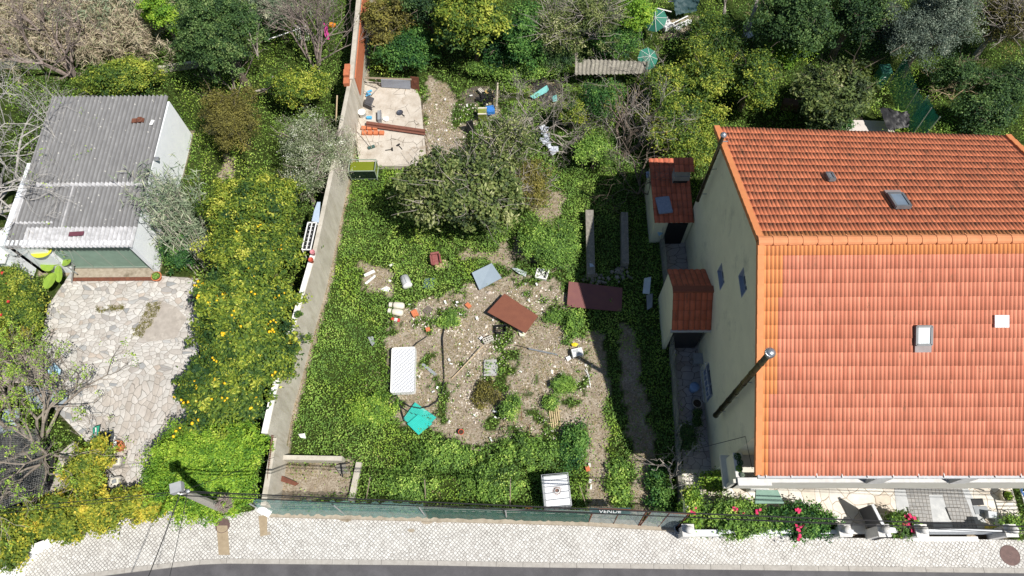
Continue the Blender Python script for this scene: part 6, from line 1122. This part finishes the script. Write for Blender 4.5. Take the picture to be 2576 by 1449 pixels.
# big central tree
tree('fig_tree', 'dark leafy tree in the middle of the plot with pale twigs', 'tree', 1165, 480, 165, 125, 4.0, 'figl', .6, (.18, .10), None, seed=20, nl=20, cr=.24, twigs=150, bark=BARKG, tint=.05, cz=.6)
tree('twiggy_shrub', 'olive brown twiggy shrub upper right of the central tree', 'shrub', 1275, 375, 95, 75, 3.0, 'figl', .45, (.12, .06), None, seed=21, nl=14, cr=.28, twigs=150, bark=BARKG, tint=-.02)
tree('twiggy_shrub', 'mossy twiggy shrub right of the central tree', 'shrub', 1330, 470, 60, 80, 2.2, 'brown', .5, (.10, .05), None, seed=22, cr=.24, twigs=60, bark=BARKG, tint=.05)
tree('leafy_shrub', 'bright green shrub beside the house shadow, upper plot', 'shrub', 1500, 385, 62, 55, 1.5, 'weed', 1.2, (.10, .05), None, seed=23, tint=.05)
tree('leafy_shrub', 'lush green shrub along the left edge of the house shadow', 'shrub', 1385, 610, 72, 62, 1.2, 'weed', 1.2, (.09, .05), None, seed=24, tint=-.02)
tree('leafy_shrub', 'fine leaved green shrub by the overgrown back wire fence', 'shrub', 1515, 240, 62, 62, 2.4, 'deep', .9, (.09, .04), None, seed=25, tint=.15)
tree('citrus_tree', 'small citrus bush right of the aqua boards', 'shrub', 1440, 285, 48, 38, 1.8, 'citrus', .9, (.10, .05), None, seed=26, tint=.05)
for k, (px, py, rx, ry, h, l) in enumerate(((1287, 1030, 30, 38, .8, 'rounded dark green bush in the bare ground of the lower plot'), (1412, 968, 26, 18, .5, 'spiky green tuft above the bamboo slats'), (1385, 1012, 17, 14, .45, 'small green tuft at the top of the bamboo slats'), (1215, 1000, 45, 40, .35, 'sparse low green patch in the middle of the bare ground'), (1140, 805, 40, 34, .35, 'low green patch left of the black hose top'))):
    c = D(px, py); t = thing('weed_tuft', l, 'plant', (c.x, c.y, 0)); P, Nn, T, lc = crown_points((0, 0, h * .4), (rx / 62, ry / 62, h * .6), 5, 40, 60, .1, seed=k + 60); leafcloud('foliage', P, Nn, (.22 if k == 1 else .09), (.03 if k == 1 else .05), T - (.05 if k == 3 else 0), LM['weed' if k != 3 else 'brown'], t)
    MB().tube([(0, 0, 0), (.02, .02, h * .5)], .015, 5).build('stem', BARK, t)
# top band
for l, nm, px, py, rx, ry, h, mt, dn, lf, tw, ti in (
 ('light green loquat crown at the top above the ruined slab', 'citrus_tree', 968, 60, 62, 60, 3.4, 'brown', .7, (.14, .07), 10, .1),
 ('deep green ivy bush behind the ruined slab', 'leafy_shrub', 1010, 130, 85, 62, 2.0, 'deep', 1.1, (.11, .07), 0, .1),
 ('broad yellow green citrus tree at the top centre', 'citrus_tree', 1195, 62, 108, 82, 4.4, 'citrus', .85, (.15, .085), 12, .1),
 ('darker citrus tree right of the top centre one', 'citrus_tree', 1335, 95, 62, 75, 3.4, 'deep', .9, (.12, .07), 10, .2),
 ('grey twiggy tree with thin foliage at the top', 'twiggy_tree', 1450, 65, 115, 85, 4.4, 'figl', .4, (.10, .05), 230, -.02),
 ('fresh green tree at the top beside the parasols', 'leafy_tree', 1590, 40, 58, 52, 3.4, 'bright', .8, (.11, .06), 10, -.1),
 ('sparse green bush below the twiggy top tree', 'leafy_shrub', 1300, 175, 120, 24, 1.0, 'weed', .9, (.10, .05), 0, 0),
 ('citrus tree left of the house rear with scattered yellow fruit', 'citrus_tree', 1710, 318, 92, 88, 3.2, 'citrus', 1.0, (.12, .06), 10, .08),
 ('upright citrus tree above the fruiting one', 'citrus_tree', 1790, 205, 58, 62, 3.0, 'citrus', .9, (.12, .06), 8, .12),
 ('rounded citrus tree right of the upright one', 'citrus_tree', 1885, 215, 68, 75, 3.0, 'citrus', .9, (.12, .06), 8, .05),
 ('leafy dark bush above the upright citrus tree', 'leafy_shrub', 1800, 95, 75, 62, 2.4, 'citrus', .8, (.11, .05), 8, -.08),
 ('glossy dark leaved magnolia behind the house', 'magnolia_tree', 2105, 245, 92, 88, 3.4, 'figl', .6, (.20, .075), 30, -.2),
 ('dark tree in the upper right left of the olive', 'evergreen_tree', 2010, 55, 115, 75, 5.0, 'dark', .8, (.13, .06), 20, -.02),
 ('shaded dark tree at the top right of the leaning trunk', 'evergreen_tree', 2150, 40, 70, 60, 5.0, 'dark', .7, (.12, .06), 14, -.08),
 ('large silvery olive tree at the upper right', 'olive_tree', 2345, 75, 125, 88, 5.2, 'olive', 1.2, (.085, .035), 14, .02),
 ('smaller silvery olive crown left of the large one', 'olive_tree', 2240, 80, 60, 60, 4.2, 'olive', .8, (.085, .035), 10, -.1),
 ('dry brown brush thicket in the top right corner', 'dry_thicket', 2510, 70, 85, 82, 3.4, 'brown', .45, (.10, .05), 260, -.15),
 ('low dark shrub below the brush at the right edge', 'leafy_shrub', 2530, 210, 70, 60, 1.6, 'dark', .8, (.10, .05), 8, -.05),
 ('dark ivy covered tree in the top gap right of the citrus', 'evergreen_tree', 1075, 25, 55, 45, 3.6, 'dark', .8, (.11, .06), 10, -.12),
 ('dark green bush filling the gap between the top citrus trees', 'leafy_shrub', 1265, 130, 60, 40, 2.0, 'deep', .8, (.11, .06), 6, -.05),
 ('dark bush in the shade left of the grey lean-to roof', 'leafy_shrub', 1400, 150, 50, 32, 1.6, 'dark', .8, (.10, .05), 6, -.1),
 ('light green bush directly above the grey lean-to roof', 'leafy_shrub', 1545, 115, 60, 40, 2.4, 'deep', .8, (.10, .05), 8, .1),
 ('bushy citrus growing over the fence line above the annex', 'citrus_tree', 1690, 215, 60, 45, 2.4, 'citrus', .8, (.12, .06), 8, .0),
 ('yellow green bush just below the white plastic strips', 'citrus_tree', 1745, 140, 42, 28, 2.2, 'citrus', .8, (.12, .06), 6, .1),
 ('dark crown in the shade right of the garden chair', 'evergreen_tree', 1975, 25, 55, 42, 4.2, 'dark', .8, (.12, .06), 10, -.12),
 ('dark shaded mass between olive and magnolia', 'evergreen_tree', 2175, 105, 50, 42, 2.6, 'dark', .9, (.12, .06), 10, -.12),
 ('very dark bush at the right edge above the rear roof corner', 'evergreen_tree', 2480, 290, 80, 40, 2.0, 'dark', .8, (.11, .06), 6, -.12),
 ('dark bush right of the shade cloth fence', 'leafy_shrub', 2420, 190, 60, 40, 1.8, 'dark', .8, (.11, .06), 6, -.05),
 ('leafy vine clump left of the shade cloth fence', 'leafy_shrub', 2225, 105, 55, 38, 2.6, 'dark', .8, (.10, .055), 8, -.1),
 ('dark bush over the old planter behind the house', 'leafy_shrub', 1985, 130, 60, 40, 1.5, 'bright', .8, (.10, .05), 4, -.15),
 ('big leaved shrub at the back patio edge behind the house', 'leafy_shrub', 2080, 315, 50, 32, 1.6, 'deep', .7, (.16, .07), 6, .2)):
    rx, ry = rx * 1.22, ry * 1.18
    tree(nm, l, 'shrub' if 'shrub' in nm or 'thicket' in nm else 'tree', px, py, rx, ry, h, mt, dn, lf, g_top, seed=px, cr=.22, twigs=tw, tint=ti, bark=BARKG if 'twiggy' in nm or 'thicket' in nm else BARK, cz=.58)
T, c, r, P = [q for q in TREES if 'scattered yellow' in q[0]['label']][0]
for k in range(14):
    q = P[rng.integers(len(P))]; f = bpy.data.objects.new('fruit', fruit_me); COL.objects.link(f); f.parent = T; f.location = q + np.array([0, 0, .06]); f.scale = (1.3,) * 3
# yellow hedge along the street (left)
for k, (px, py, rx, ry, h, l, ti) in enumerate(((40, 1345, 75, 52, 1.5, 'leftmost green and yellow hedge bush at the street corner', -.1), (140, 1310, 75, 48, 1.6, 'second yellow hedge bush from the left above the white corner wall', .0), (245, 1285, 72, 42, 1.6, 'golden yellow hedge bush in the middle of the street hedge', .12), (345, 1275, 70, 36, 1.5, 'golden hedge bush next to the green clipped hedge', .1), (228, 1175, 45, 62, 1.9, 'upright yellow green bush between the pen and the dark mat', .02))):
    tree('hedge_bush', l, 'hedge', px, py, rx, ry, h, 'yellow', 1.3, (.12, .07), 'yellow hedge bushes along the street', seed=30 + k, cz=.5, rz=.5, cr=.15, tint=ti - .1, bottom=-.3)
for k, (px, py, rx, ry, h, l, mt, ti) in enumerate(((12, 705, 82, 58, 1.9, 'green shrub with red hibiscus flowers below the garage corner', 'citrus', .02), (50, 790, 90, 68, 1.9, 'yellow green shrub above the leafing bare tree', 'orange', .12), (20, 850, 60, 45, 1.6, 'yellow shrub at the left edge above the rusty sheet', 'yellow', .0))):
    tree('flowering_shrub', l, 'shrub', px, py, rx, ry, h, mt, 1.1, (.10, .05), 'shrubs at the left of the courtyard', seed=40 + k, cz=.5, tint=ti)
    T, c, r, P = TREES[-1]
    if k < 2: mb = MB(); [rocky(mb, P[rng.integers(len(P))] * np.array([.9, .9, 1]) + np.array([0, 0, .2]), .07) for _ in range(6)]; mb.build('blossom', RED, T)
for k, (px, py, rx, ry, l) in enumerate(((1850, 1308, 92, 34, 'left leafy half of the rose bed behind the front railing'), (1995, 1306, 88, 36, 'right leafy half of the rose bed behind the front railing'), (1738, 1285, 26, 50, 'climbing bushy plant at the corner post of the patio'), (2260, 1320, 34, 22, 'small geranium bush between the two gates'))):
    tree('rose_bush', l, 'shrub', px, py, rx, ry, 1.2, ('weed', 'deep', 'lime', 'weed')[k], 1.5, (.11, .06), None, seed=50 + k, cz=.5, rz=.5, cr=.14, tint=(-.1, .1, -.15, -.1)[k], nl=7)
    T, c, r, P = TREES[-1]; mb = MB()
    for _ in range((3, 4, 1, 5)[k]): q = P[rng.integers(len(P))]; q = [q[0] * .8, q[1] * .8, max(q[2], .9) + .1]; [rocky(mb, Vector(q) + Vector((random.gauss(0, .05), random.gauss(0, .05), 0)), .06) for _ in range(4)]
    mb.build('blossom', bpy.data.materials.get('rose_petal') or M('rose_petal', (.62, .03, .10), (.5, .02, .12), 9, .6), T)
tree('leafy_shrub', 'low flowering succulents on the patio below the house corner', 'shrub', 1805, 1208, 40, 18, .7, 'lime', 1.0, (.14, .05), None, seed=56, cz=.5, nl=5, tint=-.15)
tree('leafy_shrub', 'dark round shrub in the shaded side passage', 'shrub', 1728, 1095, 24, 28, 1.1, 'dark', 1.2, (.08, .04), None, seed=57, cz=.5)
tree('leafy_shrub', 'small green shrubs at the right end behind the car gate', 'shrub', 2560, 1318, 40, 14, .7, 'weed', 1.0, (.09, .05), None, seed=58, cz=.5, nl=4)
# mounds of tall weeds
for k, (px, py, rx, ry, h, mt, l, ti) in enumerate(((1110, 1150, 95, 42, .75, 'weed', 'mound of tall dark weeds left of the middle near the street', -.05), (1235, 1215, 92, 50, .85, 'weed', 'tall weed mound left of the caged tank', -.04), (1330, 1140, 90, 45, .8, 'weed', 'leafy weed mound above the caged tank', -.08), (1020, 1225, 80, 45, .7, 'weed', 'grassy weed mound behind the green netting', .0), (1440, 1120, 40, 62, .8, 'deep', 'deep green weeds left of the soil path', .15), (1555, 1215, 26, 70, .4, 'weed', 'grass strip between the two soil paths', .1), (1650, 1225, 30, 60, .7, 'deep', 'ivy weeds against the mesh fence near the gate', .15), (940, 1040, 70, 60, .45, 'lime', 'bright lime weed patch left of the turquoise sheets', -.05), (1440, 830, 26, 62, .5, 'weed', 'lush weeds along the shadow edge above the microwave', 0), (1400, 800, 45, 16, .35, 'weed', 'small weed ridge right of the brown sheet', 0))):
    c = D(px, py); s = 1 / 60; P, Nn, T, lc = crown_points((0, 0, h * .25), (rx * s, ry * s, h * .75), 12, int(rx * ry / 40), 62, .13, seed=70 + k, bottom=0.0)
    t = thing('weed_mound', l, 'weeds', (c.x, c.y, 0), 0, 'mounds of tall weeds on the plot'); leafcloud('foliage', P, Nn, .095, .055, T + ti, LM[mt], t)
# bare trees
bare_tree('bare_tree', 'silvery bare tree overhanging the left side of the garage roof', 'tree', tuple(D(-60, 560))[:2] + (0,), [(.5, .05, 1), (.1, .5, .9), (-.2, .2, 1), (.8, .45, .6), (.9, .1, .45), (.7, .7, .5), (1, .5, .9), (1, -.2, .8)], 2.6, .10, 6, M('silver_bark', (.50, .48, .45), (.32, .30, .28), 9, .9), 3, .6, .0, leaf=.08, per=6, ltype='lime')
bare_tree('fig_tree', 'spreading bare tree breaking into small lime leaves over the courtyard', 'tree', tuple(D(100, 1130))[:2] + (.0,), [(.7, .5, .7), (-.5, .5, .6), (.3, -.6, .6), (.1, .9, .7), (-.8, -.3, .5), (.9, -.1, .6), (.5, 1.0, .5), (.2, .7, 1)], 1.7, .085, 5, M('fig_bark', (.30, .26, .22), (.18, .15, .12), 9, .9), 5, .65, .02, leaf=.35, per=14, lr=.08, ltype='lime')
bare_tree('fig_tree', 'smaller bare fig with lime shoots above the wire pen at the left edge', 'tree', tuple(D(15, 1010))[:2] + (.0,), [(.5, .5, .7), (-.5, .5, .6), (.3, -.6, .6), (.6, .0, .8), (.1, 1, .6)], 1.3, .06, 5, bpy.data.materials['fig_bark'], 15, .65, .02, leaf=.3, per=14, lr=.08, ltype='lime')
bare_tree('bare_tree', 'purplish bare tree beside the brick wall at the top', 'tree', tuple(D(800, 185))[:2] + (0,), [(.1, .2, 1), (-.3, .1, 1), (.3, .0, .9), (-.1, .5, .9), (-.4, .5, .8), (.25, .6, .8)], 1.6, .08, 5, BARKP, 8, .45, .14)
bare_tree('bare_tree', 'thick pale trunk with bare limbs in front of the dry reeds', 'tree', tuple(D(185, 190))[:2] + (0,), [(-.6, .9, 1.3), (.5, .3, .8), (-.5, -.1, .7), (-.4, .8, 1.2), (.3, .9, 1.2)], 1.5, .13, 5, BARKP, 12, .55, .1)
bare_tree('bare_shrub', 'small leafless reddish shrub below the evergreen', 'shrub', tuple(D(595, 245))[:2] + (0,), [(-.6, .5, .7), (.1, .6, .8), (-.3, .9, .6), (.4, .6, .6)], 1.1, .05, 4, BARKP, 14, .5, .1)
bare_tree('dead_stump', 'pale pollarded stump in the top left grass', 'stump', tuple(D(703, 245))[:2] + (0,), [(.05, .05, 1), (.5, -.1, .7), (-.5, -.1, .8)], .9, .13, 1, BARKG, 16, .8, .1)
bare_tree('bare_shrub', 'grey leafless bramble right of the central tree', 'shrub', tuple(D(1345, 330))[:2] + (0,), [(.5, .2, .6), (-.4, .4, .6), (.2, -.5, .5), (-.2, .0, .9), (.7, -.3, .4)], 1.2, .04, 5, BARKG, 18, .7, .05)
bare_tree('bare_shrub', 'grey leafless bramble below the plastic sheeting', 'shrub', tuple(D(1420, 370))[:2] + (0,), [(.5, .2, .5), (-.4, .4, .5), (.2, -.5, .5), (-.7, .0, .5)], 1.0, .035, 5, BARKG, 19, .7, .05)
bare_tree('bare_tree', 'crooked dark trunk beside the overgrown back fence', 'tree', tuple(D(1565, 400))[:2] + (0,), [(-.3, .9, .6), (-.2, .4, 1), (.5, .3, .5)], 1.5, .12, 3, BARK, 21, .6, .1, leaf=.4, per=20, lr=.2, ltype='brown')
bare_tree('bare_vine', 'tangled leafless vine hanging on the back wire fence', 'vine', tuple(D(1600, 330))[:2] + (0,), [(.1, .9, .5), (.1, -.9, .5), (-.2, .5, .6), (.2, -.4, .8), (-.4, -.7, .5)], 1.6, .05, 5, BARKG, 23, .7, .02)
bare_tree('bare_vine', 'tangled leafless vine beside the annex corner', 'vine', tuple(D(1610, 470))[:2] + (0,), [(.0, .9, .5), (.1, -.9, .4), (-.3, .5, .5), (-.2, -.6, .4)], 1.3, .045, 5, BARK, 24, .7, .02)
bare_tree('bare_shrub', 'leafless pruned shrub at the fence corner by the entrance gate', 'shrub', tuple(D(1690, 1200))[:2] + (0,), [(-.5, .3, .9), (.1, .2, 1), (-.2, -.3, .8)], .9, .04, 3, BARKG, 26, .6, .15)
bare_tree('leaning_tree', 'leaning grey trunk over the white garden chair', 'tree', tuple(D(1862, 110))[:2] + (0,), [(.45, .85, 1.0)], 2.6, .13, 3, BARKG, 28, .6, .15, leaf=.5, per=30, lr=.3, ltype='dark')
bare_tree('leaning_tree', 'thin bare sapling behind the white plastic strips', 'tree', tuple(D(1815, 78))[:2] + (0,), [(.3, .9, .9), (-.1, .6, 1)], 1.5, .06, 3, BARKG, 29, .5, .15)
bare_tree('bare_shrub', 'pale leafless sapling right of the evergreen at the top left', 'shrub', tuple(D(650, 150))[:2] + (0,), [(.0, .6, .9), (-.2, .5, 1)], 1.3, .05, 4, BARKG, 31, .4, .15)
bare_tree('dry_bush', 'bleached dry bush in the green right of the shade cloth', 'shrub', tuple(D(2395, 250))[:2] + (0,), [(.5, .3, .6), (-.4, .4, .5), (.1, .5, .7), (-.6, -.2, .4)], .7, .03, 5, PALEW, 33, .6, .05)
# canes
def canes(name, label, base, n, lean, L, spread, mt, seed, kind=None, cat='reeds', leaf=(.42, .035), nl=26):
    g = np.random.default_rng(seed); mb = MB(); C_, A_, N_ = [], [], []; t = thing(name, label, cat, (0, 0, 0)) if kind is None else None
    for k in range(n):
        b0 = np.array(base[k % len(base)]) + g.normal(size=3) * np.array([*spread, 0]); b0[2] = 0; d = np.array(lean) + g.normal(size=3) * .22; d /= np.linalg.norm(d); ln = L * g.uniform(.65, 1.1); pts = []
        for i in range(6): u = i / 5; p = b0 + d * ln * u + np.array([lean[0], lean[1], -1]) * .18 * ln * u * u * .5; pts.append(Vector(p))
        mb.tube(pts, [.017, .015, .013, .011, .008, .004], 3, False)
        for j in range(nl):
            u = g.uniform(.3, 1.02); i = min(4, int(u * 5)); p = np.array(pts[i].lerp(pts[i + 1], u * 5 - i)); a = g.normal(size=3) * .8 + d * .8 + np.array([0, 0, -.45]); a /= np.linalg.norm(a); C_.append(p + a * leaf[0] * .45); A_.append(a); N_.append(g.normal(size=3) * .5 + np.array([0, 0, 1]))
    C_, A_, N_ = map(np.array, (C_, A_, N_))
    if t is None:
        o = leafcloud(name, C_, N_, leaf[0], leaf[1], rng.normal(.5, .22, len(C_)), LM[mt], None, A_); tag(o, label, cat, kind='stuff'); return
    off = Vector(base[0]); t.location = (off.x, off.y, 0); C_ = C_ - np.array([off.x, off.y, 0]); mb.v = [(p[0] - off.x, p[1] - off.y, p[2]) for p in mb.v]
    mb.build('stem', BARKG, t); leafcloud('foliage', C_, N_, leaf[0], leaf[1], rng.normal(.45, .22, len(C_)), LM[mt], t, A_)
canes('giant_cane', 'clump of giant cane leaning against the white garage side wall', [tuple(D(520, 660))], 85, (-.42, .62, 1.0), 4.6, (.30, .38), 'cane', 3, leaf=(.48, .042), nl=30)
canes('giant_cane', 'short cane sprouts low on the garage side wall', [tuple(D(480, 620))], 8, (-.8, .1, .8), 2.2, (.15, .2), 'cane', 4)
bs_ = [tuple(D(x, y)) for x in range(-60, 400, 26) for y in (60, 100, 140, 165)]
canes('reed_bed', 'dry tawny reed bed filling the top left corner', bs_, 560, (.1, .25, 1.0), 2.8, (.5, .6), 'drycane', 6, kind='stuff', leaf=(.42, .036), nl=55)
bs_ = [tuple(D(x, y)) for x in range(160, 400, 30) for y in (20, 60, 100)]
canes('reed_bed', 'greener reeds mixed into the right part of the dry reed bed', bs_, 110, (.1, .1, 1.0), 3.0, (.5, .6), 'cane', 7, kind='stuff', leaf=(.45, .04), nl=50)
bs_ = [tuple(D(x, y)) for x in range(690, 800, 20) for y in (10, 40)]
canes('reed_bed', 'small stand of grey green reeds left of the brick wall at the top', bs_, 60, (.0, .1, 1.0), 2.4, (.4, .5), 'cane', 9, kind='stuff', leaf=(.42, .035), nl=46)
# agave like plant behind the house
c = D(2255, 300, .4); n = 60; a = rng.normal(size=(n, 3)); a[:, 2] = np.abs(a[:, 2]) * .6; a /= np.linalg.norm(a, axis=1)[:, None]; t = thing('spiky_plant', 'spiky green rosette plant on the pale back patio', 'plant', (c.x, c.y, 0)); leafcloud('foliage', a * .35 + np.array([0, 0, .5]), rng.normal(size=(n, 3)) * .3 + np.array([0, 0, 1]), .8, .07, rng.normal(.6, .2, n), LM['weed'], t, a); MB().tube([(0, 0, 0), (0, 0, .5)], .05, 6).build('stem', BARK, t)
# ---------------------------------------------------------------- ground plants
def scatter(n, x0, x1, y0, y1): return rng.uniform(x0, x1, n), rng.uniform(y0, y1, n)
def groundz(X, Y): return (vnoise(X, Y, 1.6, 5) - .5) * .10 + (vnoise(X, Y, .35, 6) - .5) * .04 - .03
X, Y = scatter(1500000, -32, 30, 2.5, 40)
vis = (np.abs(X) < 18 + Y * .33); X, Y = X[vis], Y[vis]
g0, inlot, ns, db = cover(X, Y); g = cover(X + rng.normal(0, .13, len(X)), Y + rng.normal(0, .13, len(X)))[0]; g = np.where(g0 == 0, 0, g); shade = (X > 2.3) & (X < 6) & (Y > 6) & (Y < 20)
keep = rng.random(len(X)) < g * np.where(inlot & (Y < 25), .66, .30); X, Y, inl, nn = X[keep], Y[keep], inlot[keep], ns[keep]
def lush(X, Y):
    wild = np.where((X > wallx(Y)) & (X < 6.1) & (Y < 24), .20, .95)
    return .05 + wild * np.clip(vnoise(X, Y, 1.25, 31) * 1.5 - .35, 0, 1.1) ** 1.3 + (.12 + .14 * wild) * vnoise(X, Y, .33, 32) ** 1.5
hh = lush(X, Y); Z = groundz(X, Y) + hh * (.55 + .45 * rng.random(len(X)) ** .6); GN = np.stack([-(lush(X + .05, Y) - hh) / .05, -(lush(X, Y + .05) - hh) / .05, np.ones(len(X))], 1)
kind_ = vnoise(X, Y, 2.4, 41) * .55 + vnoise(X, Y, .6, 42) * .3 + rng.normal(0, .07, len(X))
# bright patches where the photo shows lime clover
limeP = [PG((880, 900), (1000, 900), (1010, 1080), (1090, 1130), (1010, 1180), (880, 1160), (800, 1100), (830, 990)), PG((860, 690), (960, 760), (960, 860), (900, 830), (850, 760)), PG((1480, 950), (1600, 1290), (1540, 1290))]
for P_ in limeP: kind_ = np.where(inpoly(X, Y, P_), kind_ + .16, kind_)
lo, hi = .40, .56; L_ = .075
NG = lambda msk: GN[msk] / np.linalg.norm(GN[msk], axis=1)[:, None] * .9 + rng.normal(size=(int(msk.sum()), 3)) * .42
N3 = lambda n: rng.normal(size=(n, 3)) * .5 + np.array([0, 0, .85])
kind_ = np.where((X > 6.1) | (Y > 25), kind_ - .05, kind_)
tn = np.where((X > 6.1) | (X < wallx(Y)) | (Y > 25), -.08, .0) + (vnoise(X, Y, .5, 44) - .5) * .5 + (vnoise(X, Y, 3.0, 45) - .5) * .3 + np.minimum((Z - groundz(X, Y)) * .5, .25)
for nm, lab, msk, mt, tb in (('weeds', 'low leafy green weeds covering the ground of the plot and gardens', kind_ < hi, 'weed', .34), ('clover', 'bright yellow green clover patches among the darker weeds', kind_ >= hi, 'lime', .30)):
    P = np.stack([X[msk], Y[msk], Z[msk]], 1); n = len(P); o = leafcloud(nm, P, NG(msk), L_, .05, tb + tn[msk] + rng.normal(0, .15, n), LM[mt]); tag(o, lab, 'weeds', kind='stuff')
# dry grass blades and litter on the bare parts
X, Y = scatter(420000, -31, 20, 2.5, 38); g, inlot, ns, db = cover(X, Y); blk = inpoly(X, Y, court) | inpoly(X, Y, slabP) | inpoly(X, Y, ypatio) | (Y < np.interp(X, bx, by) + .2) | ((X > 7) & (Y < 17.3)) | ((X > -22.2) & (X < -16.5) & (Y > 14.4) & (Y < 22.4)) | inpoly(X, Y, backp)
dn = vnoise(X, Y, .7, 51) * .6 + vnoise(X, Y, .2, 52) * .4; keep = (~blk) & (rng.random(len(X)) < np.where(g < .35, np.clip((dn - .28) * 3.2, 0, 1) * .9, np.clip((dn - .5) * 2, 0, 1) * .35)); X, Y = X[keep], Y[keep]; n = len(X)
a = rng.normal(size=(n, 3)); a[:, 2] = np.abs(a[:, 2]) * .4; o = leafcloud('dry_grass', np.stack([X, Y, groundz(X, Y) + rng.uniform(.01, .07, n)], 1), N3(n), .15, .018, rng.normal(.45, .25, n), LM['dry'], None, a); tag(o, 'dry straw coloured grass lying on the bare soil', 'grass', kind='stuff')
# grass growing in the courtyard joint
X, Y = scatter(26000, -22, -13, 3, 16); gp = [PG((372, 758), (408, 760), (395, 785), (362, 850), (335, 855), (345, 820)), PG((240, 770), (312, 768), (312, 780), (245, 782)), PG((470, 700), (520, 690), (520, 760), (500, 720))]; kk = np.zeros(len(X), bool)
for P_ in gp: kk |= soft(X, Y, P_, .12) > 0
X, Y = np.repeat(X[kk], 8) + rng.normal(0, .04, kk.sum() * 8), np.repeat(Y[kk], 8) + rng.normal(0, .04, kk.sum() * 8); n = len(X); a = rng.normal(size=(n, 3)); o = leafcloud('grass', np.stack([X, Y, rng.uniform(-.01, .06, n)], 1), N3(n), .09, .02, rng.normal(.4, .2, n), LM['brown'], None, a); tag(o, 'olive grass growing in the joints of the courtyard paving', 'grass', kind='stuff')
# rubble stones
STN = leafmat('rubble_stone', [(0, (.24, .20, .16)), (.4, (.42, .37, .31)), (.75, (.60, .56, .49)), (1, (.82, .80, .76))], 0.0, .9, .1)
X, Y = scatter(30000, -9, 6, 3, 24); m1 = soft(X, Y, debris, .45) > 0; m2 = soft(X, Y, bare2, .4) > 0; m3 = soft(X, Y, bare1, .3) > 0; dn = vnoise(X, Y, 1.2, 61); keep = (m1 & (rng.random(len(X)) < np.clip((dn - .42) * 2.0, .03, .8))) | (m2 & (rng.random(len(X)) < .4)) | (m3 & (rng.random(len(X)) < .1)); X, Y = X[keep], Y[keep]; n = len(X)
sz = rng.gamma(2.0, .008, n) + .010; V = []; base = np.array([(-1, -1, 0), (1, -1, 0), (1, 1, 0), (-1, 1, 0), (-.7, -.7, 1), (.7, -.7, 1), (.7, .7, 1), (-.7, .7, 1)], float)
V = base[None] * rng.uniform(.6, 1.2, (n, 8, 3)) * sz[:, None, None]; an = rng.uniform(0, 6.28, n); ca, sa = np.cos(an)[:, None], np.sin(an)[:, None]; V = np.stack([V[..., 0] * ca - V[..., 1] * sa * .7, V[..., 0] * sa + V[..., 1] * ca * .7, V[..., 2]], -1) + np.stack([X, Y, groundz(X, Y)], 1)[:, None]
F = (np.array([(4, 5, 6, 7), (0, 1, 5, 4), (1, 2, 6, 5), (2, 3, 7, 6), (3, 0, 4, 7)])[None] + 8 * np.arange(n)[:, None, None]).reshape(-1, 4)
o = npmesh('rubble', V.reshape(-1, 3), F, STN, tint=np.repeat(np.clip(rng.normal(.5, .25, n), 0, 1), 5)); tag(o, 'pale stone chips and rubble strewn over the bare ground', 'rubble', kind='stuff')
# small litter: white scraps
for k in range(26):
    px, py = random.uniform(990, 1460), random.uniform(760, 1100)
    if not inpoly(np.array([D(px, py).x]), np.array([D(px, py).y]), debris)[0]: continue
mb = MB()
for px, py in ((1148, 768), (1030, 765), (1040, 880), (1120, 760), (1200, 800), (1240, 805), (1130, 905), (1135, 915), (1185, 860), (1210, 850), (1195, 1045), (1245, 1035), (1248, 1050), (1235, 1105), (1090, 985), (1100, 975), (1330, 755), (1328, 640), (1300, 605), (1185, 240), (1175, 265), (1120, 250), (1150, 760), (1160, 790), (1310, 935), (1395, 800), (1410, 790), (1350, 715), (1322, 714), (1290, 780), (760, 1098), (1462, 1140), (1466, 1145), (1485, 1210), (1487, 1225), (1483, 1170)):
    p = D(px, py, .08); R_ = Matrix.Rotation(random.uniform(0, 6), 3, 'Z') @ Matrix.Rotation(random.uniform(-.4, .4), 3, 'X'); mb.box(p, (random.uniform(.06, .18), random.uniform(.04, .12), .015), M=R_)
tag(mb.build('litter', WHP), 'scattered white scraps of plastic and paper on the plot', 'litter', kind='stuff')
bpy.context.view_layer.update()
